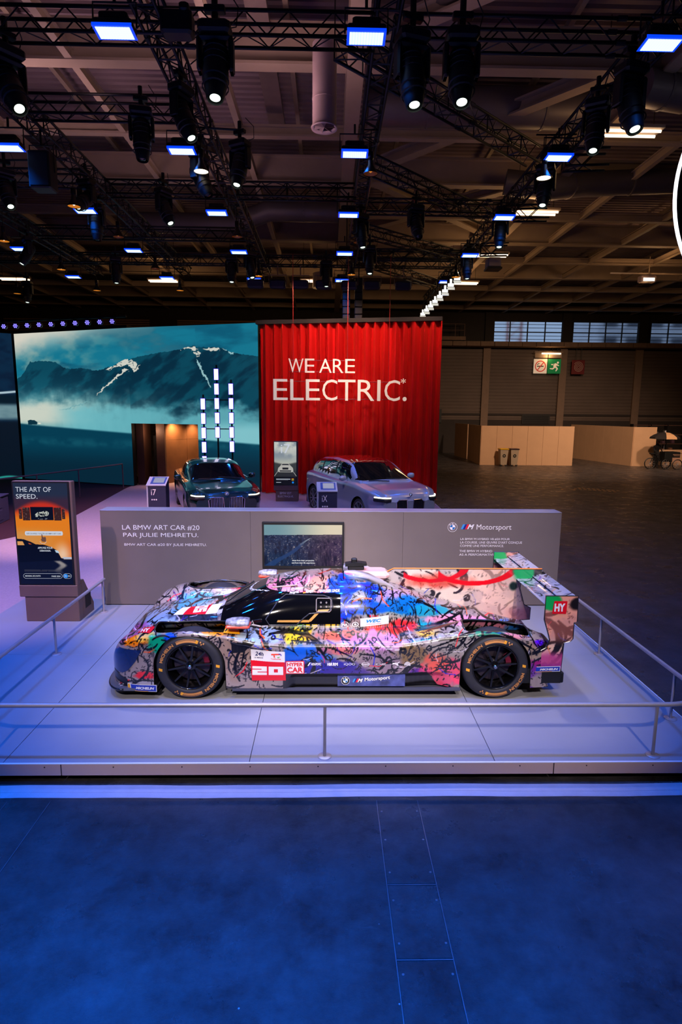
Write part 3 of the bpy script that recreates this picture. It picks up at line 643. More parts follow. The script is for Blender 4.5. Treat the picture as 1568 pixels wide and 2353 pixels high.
BL = [((-2.29, 11.58), 3, 'bright white-lit bell lamp under the left truss'), ((-5.35, 13.57), 2, 'amber bell lamp by the second left row, nearest'), ((-5.19, 15.79), 1, 'dim bell lamp under the second left row'),
      ((-8.25, 16.33), 2, 'amber bell lamp at the left picture edge'), ((-2.26, 15.63), 1, 'dim bell lamp under the left truss, above a blue panel'), ((-8.15, 19.41), 2, 'small amber bell lamp, far left row'),
      ((-11.49, 23.4), 2, 'tiny amber bell lamp above the dark side screen'), ((-8.29, 22.62), 2, 'small amber bell lamp above the mountain screen, left'), ((-5.29, 22.42), 2, 'small amber bell lamp above the doorway'),
      ((-5.23, 19.12), 1, 'dim bell lamp beside the far second-left panel'), ((-2.23, 19.94), 2, 'small amber bell lamp over the curtain left corner'), ((0.68, 19.58), 2, 'small amber bell lamp over the curtain under centre truss'),
      ((0.72, 11.55), 1, 'blue-rimmed dim bell lamp under the centre truss, nearest'), ((0.72, 15.98), 1, 'dim orange bell lamp under the centre truss, second'), ((3.95, 19.69), 2, 'amber bell lamp at the top of the flood light row'),
      ((3.85, 11.61), 3, 'bright white-lit bell lamp under the right truss'), ((0.72, 6.97), 3, 'bright lamp cut by the top picture edge at the centre'), ((-2.3, 7.08), 3, 'bright lamp cut by the top picture edge at left')]
for (x, y), lv, lb in BL: bell((x, y, 7.32 if y > 8 else 7.42), lv, lb)

# ---- flood row down the right truss
FW = mat('white_flood_face', (0, 0, 0), emit=(255, 250, 240), es=2.5)
for k in range(8):
    y = 20.35 + k * 1.03
    t = thing('flood_light', 'small white flood light on the right truss, %s of the slanting row of eight' % ('first', 'second', 'third', 'fourth', 'fifth', 'sixth', 'seventh', 'last')[k], 'stage light', (4.12, y, 7.35), 0, 'row of white flood lights')
    MB().bbox(-0.12, 0.12, -0.03, 0.07, -0.02, 0.26, 0.01).build('housing', BLACKP, t); MB().add([(-.13, -.04, -.02), (.13, -.04, -.02), (.12, -.16, -.13), (-.12, -.16, -.13)], [(0, 1, 2, 3), (3, 2, 1, 0)]).build('barn_door', mat('lit_barn_door', (210, 210, 205), 0.5, emit=(230, 230, 220), es=0.5), t)
    MB().box(-0.10, 0.10, -0.036, -0.031, 0.0, 0.1).box(-0.035, 0.035, -0.036, -0.031, .1, .24).build('lamp_face', FW, t); MB().tube((0, 0.02, 0.26), (0, 0.02, 0.50), 0.015, 6).tube((0, .02, .5), (.15, .02, .68), .015, 6).build('bracket', BLACK, t)

# ---- small dark wash boxes on the last cross truss
for k in range(7):
    x = (-1.75, -0.98, -0.2, 0.66, 1.45, 2.5, -2.5)[k]
    t = thing('wash_box_light', 'dark boxy wash light on the last cross truss, %s' % ('second from left', 'third from left', 'fourth from left', 'above the curtain centre', 'right of centre', 'rightmost', 'leftmost')[k], 'stage light', (x, 21.36, 7.35), 0, 'dark wash lights over the curtain')
    MB().bbox(-0.27, 0.27, -0.14, 0.14, -0.14, 0.14, 0.05).build('housing', mat('blue_grey_housing', (40, 42, 66), 0.5), t)
    MB().path([(-.3, 0, 0), (-.3, 0, .3), (.3, 0, .3), (.3, 0, 0)], 0.015, 6).tube((0, 0, .3), (0, 0, .66), .02).build('yoke', BRONZE, t)

# ---- fluorescent twin tubes hung from the roof
TUBE = mat('warm_white_tube', (0, 0, 0), emit=(255, 224, 186), es=3.0)
for k, (x, y, lb) in enumerate([(7.15, 15.6, 'nearest twin tube ceiling light at the right'), (6.92, 21.5, 'second twin tube ceiling light, right of the right truss'), (6.88, 27.1, 'third twin tube ceiling light near the right truss end'),
                            (6.99, 32.75, 'farthest twin tube ceiling light at the right'), (-8.7, 33.2, 'twin tube ceiling light far behind the left trusses'), (-0.73, 32.7, 'twin tube ceiling light far behind, left of the centre truss'), (-16.4, 33.2, 'twin tube ceiling light far behind at the left edge')]):
    t = thing('twin_tube_light', lb, 'ceiling light', (x, y, 9.8), 0, 'twin tube hall lights')
    for dy in (-0.14, 0.14): MB().tube((-0.72, dy, -0.03), (0.72, dy, -0.03), 0.035, 8).build('tube', TUBE, t)
    MB().box(-0.78, 0.78, -0.22, 0.22, 0.02, 0.09).build('housing', CREAM, t)
    h = MB()
    for sx in (-0.6, 0.6): h.tube((sx, 0, 0.09), (sx, 0, 2.5), 0.01, 5)
    h.build('hanger', BLACK, t)
t = thing('projector_box', 'pale box unit hanging from a long bar at the right under the roof', 'ceiling unit', (15.5, 30.4, 9.75)); MB().bbox(-0.45, 0.3, -0.2, 0.2, -0.3, 0.0, 0.03).build('case', mat('pale_duct', (158, 138, 142)), t)
MB().box(-1.9, 2.2, -0.03, 0.03, 0.08, 0.14).tube((0, 0, 0), (0, 0, 0.9), 0.02).build('hanging_bar', CREAM, t); MB().box(-0.35, 0.2, -0.21, -0.2, -0.27, -0.12).build('lamp_face', TUBE, t)
t = thing('high_bay_lamp', 'small lit lamp under the roof at the far right', 'ceiling light', (16.9, 28.3, 9.9)); MB().lathe([(0.0, 0.3), (0.12, 0.28), (0.55, 0.02), (0.55, 0)], 20).build('shade', DUCT, t); MB().box(-0.1, 0.22, -0.2, 0.1, -0.06, 0.0).build('lamp', TUBE, t); MB().tube((0, 0, .3), (0, 0, .8), .02).build('hanger', BLACK, t)
t = thing('speaker_box', 'pale lit box speaker on the right truss stub', 'loudspeaker', (5.0, 18.9, 7.4)); MB().bbox(-0.3, 0.1, -0.2, 0.2, 0.0, 0.28, 0.03).build('case', CREAM, t); MB().box(-.32, .12, -.22, .22, -.05, 0.0).build('bracket', BLACK, t)

# ---- black rectangular speaker at left and winch box
t = thing('hanging_loudspeaker', 'dark rectangular loudspeaker hanging at the upper left', 'loudspeaker', (-5.15, 11.75, 7.0)); MB().bbox(-0.19, 0.19, -0.17, 0.17, 0.0, 0.62, 0.02).build('cabinet', BLACKP, t); MB().box(-.16, .16, -.178, -.17, .04, .58).build('grille', mat('speaker_grille', (26, 24, 30), 0.8, bump=0.3, bs=300), t)
MB().path([(-.21, 0, .3), (-.21, 0, .75), (.21, 0, .75), (.21, 0, .3)], .012, 6).tube((0, 0, .75), (0, 0, 1.05), .02).build('yoke', BLACK, t)
t = thing('chain_hoist', 'black motor box on the left truss near the top', 'hoist', (-1.95, 8.6, 7.95)); MB().bbox(-0.2, 0.2, -0.12, 0.12, -0.14, 0.14, 0.03).bbox(.05, .17, -.14, .14, .1, .2, .02).build('motor', BLACKP, t); MB().path([(0.18, 0, -.05), (0.27, 0, -0.1), (0.28, 0, -0.35), (0.15, 0, -0.45)], 0.008, 5).build('cable', BLACK, t)
# line array columns hanging above the curtain
for k, x in enumerate((0.70, 1.02)):
    t = thing('line_array', 'black hanging loudspeaker column above the curtain, %s one' % ('left', 'right')[k], 'loudspeaker', (x - 0.10 + 0.12 * k, 22.4, 6.30), 0, 'hanging line arrays'); 
    e = MB().bbox(-0.14, 0.14, -0.15, 0.15, 0.0, 0.24, 0.02).build('cabinet', BLACKP, t)
    for j in range(1, 6): copy_of(e, t, (0, 0, 0.25 * j))
    MB().box(-.02, .02, -.02, .02, 1.5, 4.3).build('hanger', BLACK, t)

# ---- round PAR lamps on the bar over the mountain screen
PB = mat('violet_led', (0, 0, 0), emit=(120, 110, 255), es=2.6)
bar = thing('lamp_bar', 'black pipe above the mountain screen carrying the small round lamps', 'pipe', (-12.9, 24.6, 6.28)); MB().tube((-2.6, 0.3, 0.1), (5.4, -1.35, 0.25), 0.04, 8).build('pipe_run', BLACK, bar)
par = thing('par_lamp', 'x', 'stage light', (0, 0, 0), 0, 'row of small violet lamps over the screen')
MB().lathe([(0.0, 0.16), (0.09, 0.15), (0.12, 0.02), (0.12, 0.0), (0.10, 0.0), (0.10, 0.02), (0, 0.02)], 16, 'y').build('can', BLACKP, par, smooth=True, auto=40)
pl = MB()
for q in range(7):
    t_ = 2 * PI * q / 6; rr = 0.062 if q < 6 else 0; pl.lathe([(0.0, 0.004), (0.022, 0.004), (0.022, 0.02)], 8, 'y', (rr * math.cos(t_), 0, rr * math.sin(t_)))
pl.build('diodes', PB, par); MB().path([(-.14, .05, 0), (-.14, .05, .14), (.14, .05, .14), (.14, .05, 0)], 0.01, 5).build('yoke', BLACK, par)
for k in range(10):
    p = par if k == 0 else copy_of(par); f = k / 9.0
    p.location = (-12.35 + f * 4.42, 23.9 - f * 0.95, 6.2 + 0.10 * f); p['label'] = 'small round violet lamp in the row above the mountain screen, %s from the left' % ('first', 'second', 'third', 'fourth', 'fifth', 'sixth', 'seventh', 'eighth', 'ninth', 'tenth')[k]

# ---- big round sign with white glowing rim at the right edge
t = thing('ring_sign', 'huge hanging disc with a glowing white rim at the right picture edge', 'sign', (9.63, 13.0, 7.6))
MB().lathe([(2.58, -0.02), (2.64, -0.02), (2.64, 0.02), (2.58, 0.02), (2.58, -0.02)], 96, 'y').build('glowing_rim', mat('white_rim_light', (0, 0, 0), emit=(245, 240, 250), es=2.0), t)
MB().lathe([(0.0, -0.015), (2.58, -0.015), (2.58, 0.05), (0.0, 0.05)], 96, 'y').build('dark_disc', mat('dark_disc_face', (12, 14, 22), 0.5), t)
w_ = MB()
for sx in (-1.5, 1.5): w_.tube((sx, 0, 2.1), (sx, 0, 4.0), 0.012, 5)
w_.build('suspension_wire', BLACK, t)
# hanging safety signs on the right wall
def sign_frame(name, label, x, z, w_, h_, m): 
    t = thing(name, label, 'sign', (x, WY - 0.7, z)); MB().bbox(0, w_, 0, 0.08, 0, h_, 0.01).build('panel', m, t); MB().tube((w_ * .3, .04, h_), (w_ * .3, .04, h_ + .88), .02).tube((w_ * .7, .04, h_), (w_ * .7, .04, h_ + .88), .02).build('hanger', BLACK, t); return t
WS = mat('sign_white', (236, 214, 186), 0.6, emit=(236, 214, 186), es=0.35); GS = mat('sign_green', (0, 120, 70), 0.6, emit=(0, 120, 60), es=0.30); RS = mat('sign_red', (110, 20, 24), 0.6, var=.05); RR = mat('sign_ring_red', (200, 50, 40), 0.6, emit=(190, 50, 40), es=0.35)
sf = flat((0, -0.006, 0), (1, 0, 0))
t = sign_frame('no_smoking_sign', 'hanging white no-smoking sign with a red crossed ring', 15.65, 6.15, 1.02, 1.08, WS)
mb = MB(); put_disc(mb, 0.51, 0.54, 0.42, sf, 0, r0=0.35, n=32); mb.add([sf(0.25, 0.25, .002), sf(0.30, 0.20, .002), sf(0.78, 0.82, .002), sf(0.73, 0.87, .002)], [(0, 1, 2, 3)]); mb.build('red_ring', RR, t)
mb = MB(); mb.add([sf(0.24, 0.5, .001), sf(0.76, 0.5, .001), sf(0.76, 0.57, .001), sf(0.24, 0.57, .001)], [(0, 1, 2, 3)]); mb.add([sf(0.24, 0.62, .001), sf(0.44, 0.75, .001), sf(0.40, 0.78, .001), sf(0.24, 0.68, .001)], [(0, 1, 2, 3)]); mb.build('cigarette', BLACK, t)
t = sign_frame('exit_sign', 'hanging green sign with a pale running figure', 16.73, 6.15, 1.0, 1.08, GS)
mb = MB(); put_disc(mb, 0.76, 0.82, 0.08, sf, .001)
for q in [[(.42, .62), (.55, .78), (.72, .72), (.66, .58), (.56, .42), (.44, .46)], [(.56, .44), (.66, .54), (.80, .36), (.66, .16), (.60, .2), (.68, .36)], [(.44, .46), (.54, .42), (.40, .30), (.16, .34), (.16, .40), (.36, .40)], [(.42, .72), (.50, .76), (.34, .62), (.24, .66), (.28, .72), (.34, .7)], [(.66, .60), (.72, .70), (.86, .62), (.84, .56)]]: put_poly(mb, q, sf, .001)
mb.build('running_figure', WS, t)
t = sign_frame('hose_reel_sign', 'hanging dark red sign with a pale spiral of hose', 18.6, 6.12, 0.98, 1.06, RS)
mb = MB(); pts = []
for i in range(90):
    a = i * 0.24; r = 0.04 + 0.0165 * a; pts.append((0.49 + r * math.cos(a), 0.54 + r * math.sin(a)))
for i in range(89):
    (x0, z0), (x1, z1) = pts[i], pts[i + 1]; dx, dz = x1 - x0, z1 - z0; l = math.hypot(dx, dz); nx, nz = -dz / l * .018, dx / l * .018
    mb.add([sf(x0 + nx, z0 + nz, .001), sf(x0 - nx, z0 - nz, .001), sf(x1 - nx, z1 - nz, .001), sf(x1 + nx, z1 + nz, .001)], [(0, 1, 2, 3)])
mb.build('hose_spiral', mat('dim_white', (190, 160, 150), 0.7), t)
t = thing('sign_lamp', 'warm tube lamp glowing over the no-smoking and exit signs', 'lamp', (15.7, WY - 0.75, 7.68)); MB().tube((0.5, 0, -0.05), (1.95, 0, -0.05), 0.05, 8).build('tube', TUBE, t); MB().box(-0.1, 2.1, -0.1, 0.15, 0.02, 0.1).build('housing', CREAM, t); MB().box(0, 0.98, .05, .09, -.36, 0).box(1.05, 2.05, .05, .09, -.36, 0).build('upper_panel', CREAM, t)
point('sign_tube_lamp', (16.7, WY - 0.9, 7.4), WARM, 40, 0.3)
# ================================================================== STAGE FURNITURE
def roundel(mb_w, mb_k, mb_b, cx, cy, r, fn, d=0.0, outline=True):
    """white ring and letters, black band, blue quarters"""
    put_disc(mb_w, cx, cy, r, fn, d + .0005, n=32, r0=r * 0.93); put_disc(mb_k, cx, cy, r * 0.93, fn, d + .0003, n=32, r0=r * 0.55) if mb_k is not None else None
    put_disc(mb_w, cx, cy, r * 0.58, fn, d + .0005, n=32, r0=r * 0.53)
    for q in range(4): put_disc(mb_w if q % 2 == 0 else mb_b, cx, cy, r * 0.53, fn, d + .0004, n=10, a0=q * PI / 2, a1=(q + 1) * PI / 2)
    for ch, a in (('B', 2.36), ('M', PI / 2), ('W', 0.78)):
        ca, sa = math.cos(a), math.sin(a); ux, uy = sa, -ca
        f2 = lambda x, y, dd=0.0, ca=ca, sa=sa, ux=ux, uy=uy: fn(cx + ca * (r * .64) + ux * (x - r * .13) + ca * y, cy + sa * (r * .64) + uy * (x - r * .13) + sa * y, d + .0008)
        put_text(mb_w, ch, f2, 0, 0, r * .26, r * .22, bold=0.03)
BLU = mat('emblem_blue', (0, 102, 177), 0.45, var=.01); NAVY = mat('emblem_navy', (22, 40, 130), 0.45, var=.01); REDM = mat('emblem_red', (226, 34, 48), 0.45, var=.01); LBLUE = mat('emblem_light_blue', (60, 150, 220), 0.45, var=.01); GREYK = mat('emblem_grey', (112, 100, 102), 0.5, var=.01)
WHT_L = mat('emblem_white', (245, 245, 248), 0.4, var=.01)
def m_mark(fn, x, y, h, mbs, d=0.0):
    """three slanted bars and a slanted M; mbs = (light blue, navy, red, white)"""
    sh = 0.42 * h; bw = 0.42 * h
    for k in range(3):
        x0 = x + k * bw; mbs[k].add([fn(x0, y, d), fn(x0 + bw, y, d), fn(x0 + bw + sh, y + h, d), fn(x0 + sh, y + h, d)], [(0, 1, 2, 3)])
    put_text(mbs[3], 'M', lambda a, b, dd=0.0: fn(a + 0.42 * (b - y), b, d), x + 3 * bw + .04 * h, y, 1.0 * h, h, bold=0.045)

# ---- low presentation wall behind the race car
lw = thing('presentation_wall', 'long low taupe wall with white lettering behind the race car', 'display wall', (0, 8.9, S0))
WX0, WX1, WH = -3.40, 3.53, 1.465
for a, b in ((WX0, -1.17), (-1.167, 1.13), (1.133, WX1)): MB().box(a, b, 0, 0.3, 0.015, WH - 0.005).build('panel', TAUPE, lw)
MB().box(WX0 + .02, WX1 - .02, 0.02, 0.28, 0, 0.016).build('plinth', BLACK, lw)
MB().bbox(WX0 - 0.002, WX1 + 0.002, -0.004, 0.304, WH - 0.006, WH + 0.004, 0.003).build('top_cap', mat('pale_cap', (150, 148, 168), 0.3, 0.1, var=.03), lw)
wf = flat((0, -0.003, -S0), (1, 0, 0))
mb = MB()
for s, x, z0, x1, z1 in [('LA BMW ART CAR #20', -3.08, 1.345, -1.93, 1.425), ('PAR JULIE MEHRETU.', -3.07, 1.225, -1.95, 1.305), ('BMW ART CAR #20 BY JULIE MEHRETU.', -3.06, 1.095, -1.83, 1.145)]:
    put_text(mb, s, wf, x, z0, x1 - x, z1 - z0, ext=.002)
for s, x, z0, x1, z1 in [('LA BMW M HYBRID V8 #20 POUR', 2.005, 1.215, 2.76, 1.25), ('LA COURSE, UNE ŒUVRE D\'ART CONÇUE', 2.005, 1.155, 2.95, 1.20), ('COMME UNE PERFORMANCE.', 2.005, 1.112, 2.675, 1.145), ('THE BMW M HYBRID', 1.998, 1.03, 2.50, 1.063), ('AS A PERFORMATIVE', 1.998, 0.974, 2.54, 1.008)]:
    put_text(mb, s, wf, x, z0, x1 - x, z1 - z0, ext=.002)
put_text(mb, 'Motorsport', wf, 2.245, 1.355, 0.53, 0.105, ext=.002)
mb.build('lettering', TXTW, lw)
m4 = [MB() for _ in range(4)]; m_mark(wf, 2.005, 1.385, 0.075, m4, 0.001)
for q, (nm, mm) in enumerate((('light_blue_stripe', LBLUE), ('navy_stripe', NAVY), ('red_stripe', REDM), ('white_m_letter', TXTW))): m4[q].build(nm, mm, lw)
em = part_empty('round_emblem', lw); a, b, c = MB(), MB(), MB(); roundel(a, b, c, 1.878, 1.415, 0.073, wf, 0.004)
a.build('white_ring_and_letters', TXTW, em); b.build('grey_band', GREYK, em); c.build('blue_quarters', BLU, em)
# ---- TV on the wall
tv = thing('wall_television', 'black flat television showing a city seen from above, on the taupe wall', 'television', (-0.375, 8.9, 1.13))
MB().bbox(-0.615, 0.615, -0.05, -0.004, -0.36, 0.36, 0.006).build('bezel', BLACKP, tv)
R1, C1 = 150, 280; yy, xx = np.mgrid[0:R1, 0:C1]; u = xx / (C1 - 1.0); v = yy / (R1 - 1.0)          # v down
sky = mixc(np.ones((R1, C1, 3)) * np.array([110, 146, 156.]), (222, 208, 180), sstep(0.1, 0.9, u)); hz = 0.25 - 0.02 * u
n1 = fbm(u * 40, v * 30 / (0.2 + v), 4, 3); n2 = vnoise(u * 90, v * 110, 5)
city = mixc(np.ones((R1, C1, 3)) * np.array([26, 44, 76.]), (66, 50, 72), sstep(0.3, .9, u)); city = mixc(city, (190, 170, 160), sstep(.58, .85, n1 * .6 + n2 * .4) * .8); city = mixc(city, (16, 18, 36), sstep(.5, .25, n1) * .6)
city = mixc(city, (120, 105, 108), sstep(0.45, 0.22, v) * 0.55 * sstep(.2, 1, u))
rv = 0.60 - (v - 0.33) * 0.78; wd = 0.008 + 0.10 * (v - .30); river = sstep(wd, wd * 0.7, np.abs(u - rv - .02 * np.sin(v * 12))) * sstep(.31, .34, v)
city = mixc(city, (140, 150, 160), river * (1 - sstep(.35, .6, v)) * .9); city = mixc(city, (34, 62, 110), river * sstep(.35, .6, v) * .9)
img = np.where((v < hz)[..., None], sky, city)
P = np.zeros((R1, C1, 3)); P[..., 0] = -0.585 + 1.17 * u; P[..., 1] = -0.0515; P[..., 2] = 0.318 - 0.63 * v
EM = mat('screen_image', (0, 0, 0), 0.25, attr='emit', es=1.0); EMS = mat('screen_image_soft', (0, 0, 0), 0.25, attr='emit', es=0.85)
grid_mesh('screen', P[::-1], lin(img[::-1]), EM, tv)
mb = MB(); tf = flat((0, -0.053, 0), (1, 0, 0)); put_text(mb, 'these from their perspective', tf, -0.165, -0.245, 0.33, 0.028, bold=.02); put_text(mb, 'and from their life experience.', tf, -0.172, -0.282, 0.35, 0.028, bold=.02)
mb.build('subtitle', mat('subtitle_white', (0, 0, 0), emit=(235, 235, 240), es=1.0), tv)

# ---- kiosks
def kiosk(loc, W, label, painter, texts, base_text=None):
    k = thing('touchscreen_kiosk', label, 'kiosk', loc)
    w = W / 2
    MB().bbox(-w, w, 0.0, 0.11, 0.52, 1.98, 0.008).build('housing', BRONZE, k)
    MB().box(-w + .004, w - .03, -0.008, 0.0, 0.53, 1.975).build('bezel', BLACKP, k)
    MB().bbox(-w - .004, w + .0, -0.012, 0.12, 0.36, 0.525, 0.006).build('lower_band', BRONZE, k)
    MB().bbox(-w + 0.06, w + .0, 0.0, 0.14, 0.0, 0.36, 0.006).build('pedestal', BRONZE, k)
    for x0, x1 in ((-w + .06, -w + .1), (w - .05, w)):       # open triangular side braces
        MB().prism([(0.14, 0.0), (0.52, 0.0), (0.52, 0.12), (0.20, 0.56), (0.14, 0.56)], x0, x1, 'x').build('side_brace', BRONZE, k)
    MB().box(w - .0, w + .002, .22, .42, .12, .34).build('brace_recess', BLACKP, k)
    MB().box(-w + .1, w - .05, 0.14, 0.52, 0.0, 0.03).build('foot_plate', BRONZE, k)
    sw = W - 0.075; R, Cc = 340, 190; yy, xx = np.mgrid[0:R, 0:Cc]; u = xx / (Cc - 1.0); v = yy / (R - 1.0)
    P = np.zeros((R, Cc, 3)); P[..., 0] = -w + .022 + sw * u; P[..., 1] = -0.0095; P[..., 2] = 1.955 - 1.41 * v
    grid_mesh('screen', P[::-1], lin(np.clip(painter(u, v), 0, 255)[::-1]), EMS, k)
    fn = flat((-w + .022, -0.011, 0.545), (1, 0, 0)); out = {}
    for s, x0, y0, x1, y1, cm, bold in texts:
        mb = out.setdefault(cm, MB())
        if s == '#pill':
            r = (y1 - y0) / 2; pts = [(x1 - r + r * math.cos(t), y0 + r + r * math.sin(t)) for t in np.linspace(-PI / 2, PI / 2, 9)] + [(x0 + r + r * math.cos(t), y0 + r + r * math.sin(t)) for t in np.linspace(PI / 2, 3 * PI / 2, 9)]
            put_poly(mb, [(a * sw, b * 1.41) for a, b in pts] if False else [(a * sw, b * 1.41) for a, b in pts], fn, 0.0)
        elif s == '#ring':
            r = (y1 - y0) / 2 * 1.41; X0, X1, Y0 = x0 * sw, x1 * sw, y0 * 1.41
            pts = [(X1 - r + r * math.cos(t), Y0 + r + r * math.sin(t)) for t in np.linspace(-PI / 2, PI / 2, 9)] + [(X0 + r + r * math.cos(t), Y0 + r + r * math.sin(t)) for t in np.linspace(PI / 2, 3 * PI / 2, 9)]
            mb.path([fn(a, b, .001) for a, b in pts], 0.0016, 4, closed=True)
        elif s == '#disc': put_disc(mb, x0 * sw, y0 * 1.41, x1 * sw, fn, .001, n=20)
        elif s == '#box': mb.add([fn(x0 * sw, y0 * 1.41, 0), fn(x1 * sw, y0 * 1.41, 0), fn(x1 * sw, y1 * 1.41, 0), fn(x0 * sw, y1 * 1.41, 0)], [(0, 1, 2, 3)])
        else: put_text(mb, s, fn, x0 * sw, y0 * 1.41, (x1 - x0) * sw, (y1 - y0) * 1.41, bold=bold, off=.002)
    for cm, mb in out.items(): mb.build('screen_print', cm, k)
    if base_text:
        mb = MB(); f3 = flat((0, -0.003, 0), (1, 0, 0))
        for s, x0, z0, wd, ht in base_text: put_text(mb, s, f3, x0, z0, wd, ht)
        mb.build('pedestal_lettering', TXTW, k)
    return k
EW = mat('screen_white', (0, 0, 0), emit=(205, 212, 225), es=0.9); EG = mat('screen_dark_text', (0, 0, 0), emit=(90, 90, 100), es=0.7); EB = mat('screen_blue', (0, 0, 0), emit=(20, 130, 230), es=0.9); EBR = mat('screen_brown', (0, 0, 0), emit=(110, 74, 56), es=.8); ED = mat('screen_dark', (0, 0, 0), emit=(14, 16, 26), es=.8)
def inpoly(u, v, poly):
    ins = np.zeros(u.shape, bool); n = len(poly); j = n - 1
    for i in range(n):
        xi, yi = poly[i]; xj, yj = poly[j]
        c = ((yi > v) != (yj > v)) & (u < (xj - xi) * (v - yi) / (yj - yi + 1e-12) + xi); ins ^= c; j = i
    return ins
def paint_art(u, v):
    A = np.ones(u.shape + (3,)) * np.array([38, 48, 72.])
    A = mixc(A, (60, 40, 60), sstep(.10, .18, v)); arc = 0.17 + 0.10 * (u - .5) ** 2 * 4
    A = mixc(A, (205, 50, 30), sstep(arc - .02, arc + .04, v)); A = mixc(A, (236, 130, 20), sstep(.24, .36, v)); A = mixc(A, (222, 150, 70), sstep(.40, .52, v) * sstep(1.1, 0.2, u))
    A = mixc(A, (220, 90, 20), sstep(.6, 1.0, u) * sstep(.5, .68, v) * .8); A = mixc(A, (250, 225, 200), sstep(.25, .0, np.hypot(u - .84, (v - .70) * 1.4)) * .8)
    A = mixc(A, (12, 16, 34), sstep(.735, .76, v)); A = mixc(A, (200, 190, 180), sstep(.10, .02, np.abs(u - .78 + .05 * np.sin(v * 60))) * sstep(.75, .78, v) * sstep(.92, .80, v) * .75)
    A = mixc(A, (190, 196, 215), ((v > .728) & (v < .748) & (u > .83)) * 1.0)
    car = inpoly(u, v, [(0, .545), (.12, .55), (.25, .575), (.34, .60), (.5, .605), (.62, .625), (.72, .655), (.77, .70), (.80, .735), (.86, .745), (.80, .76), (0, .78)])
    A = np.where(car[..., None], np.array([8, 10, 22.]), A)
    A = np.where(inpoly(u, v, [(.0, .57), (.10, .572), (.13, .61), (.0, .61)])[..., None], np.array([226, 160, 90.]), A)
    A = np.where(inpoly(u, v, [(.20, .585), (.27, .60), (.22, .60)])[..., None], np.array([210, 90, 40.]), A)
    A = np.where(inpoly(u, v, [(.69, .655), (.755, .665), (.775, .69), (.71, .68)])[..., None], np.array([190, 215, 235.]), A)
    for x0, x1, s in ((.07, .13, .7), (.14, .28, 1.), (.72, .86, 1.), (.87, .93, .7)):
        b = (u > x0) & (u < x1) & (np.abs(v - .30) < .052 * s + .012); A = np.where(b[..., None], np.array([60, 34, 30.]) + 50 * vnoise(u * 60, v * 90, 9)[..., None] * (vnoise(u * 60, v * 90, 4)[..., None] > .7), A)
    b = (u > .29) & (u < .71) & (v > .232) & (v < .36); A = np.where(b[..., None], np.array([10, 14, 28.]), A)
    c = inpoly(u, v, [(.37, .305), (.42, .285), (.50, .28), (.54, .272), (.62, .275), (.63, .30), (.60, .318), (.48, .325), (.38, .33)]); n = vnoise(u * 70, v * 90, 12)
    A = np.where((c & (n > .35))[..., None], np.array([200, 205, 195.]), A); A = mixc(A, (120, 130, 140), ((u > .42) & (u < .6) & (v > .34) & (v < .355) & (n > .5)) * .8)
    return A
ART_T = [('THE ART OF', .045, .915, .70, .962, EW, .0), ('SPEED.', .045, .848, .44, .893, EW, .0), ('#pill', .155, .488, .865, .53, EW, 0), ('DÉCOUVREZ TOUTES LES BMW ART CAR', .19, .50, .83, .517, EG, .01),
         ('APPUYEZ POUR', .375, .355, .655, .375, EW, .015), ('DÉMARRER.', .41, .328, .62, .348, EW, .015), ('MONDIAL DE L\'AUTO', .10, .075, .39, .09, EW, .015), ('PARIS 2024', .60, .072, .765, .087, EW, .015),
         ('#ring', .065, .058, .80, .106, EW, 0), ('#ring', .82, .058, .975, .106, EW, 0), ('#disc', .865, .082, .042, 0, EB, 0), ('FR', .845, .075, .885, .089, EW, 0), ('EN', .91, .075, .955, .089, EW, .01),
         ('#box', .09, .140, .40, .143, EG, 0), ('#box', .42, .140, .70, .143, EG, 0), ('#box', .09, .129, .52, .132, EG, 0), ('#box', .54, .129, .70, .132, EG, 0)]
kk_ = kiosk((-3.885, 8.17, S0), 0.80, 'bronze kiosk with a tall orange screen reading THE ART OF SPEED', paint_art, ART_T)
hd = MB(); hf = flat((-.40 + .022, -0.0125, 0.545), (1, 0, 0))
put_poly(hd, [(.345, .60), (.39, .60), (.395, .64), (.39, .665), (.372, .67), (.368, .66), (.35, .672), (.347, .705), (.336, .705), (.334, .64), (.322, .635), (.33, .615)], hf); hd.build('pointing_hand', EBR, kk_)
hd = MB(); put_disc(hd, .352, .615, .045, hf, 0.0005, n=16, r0=.041, a0=PI * 1.05, a1=PI * 1.95); hd.build('tap_arc', EW, kk_)
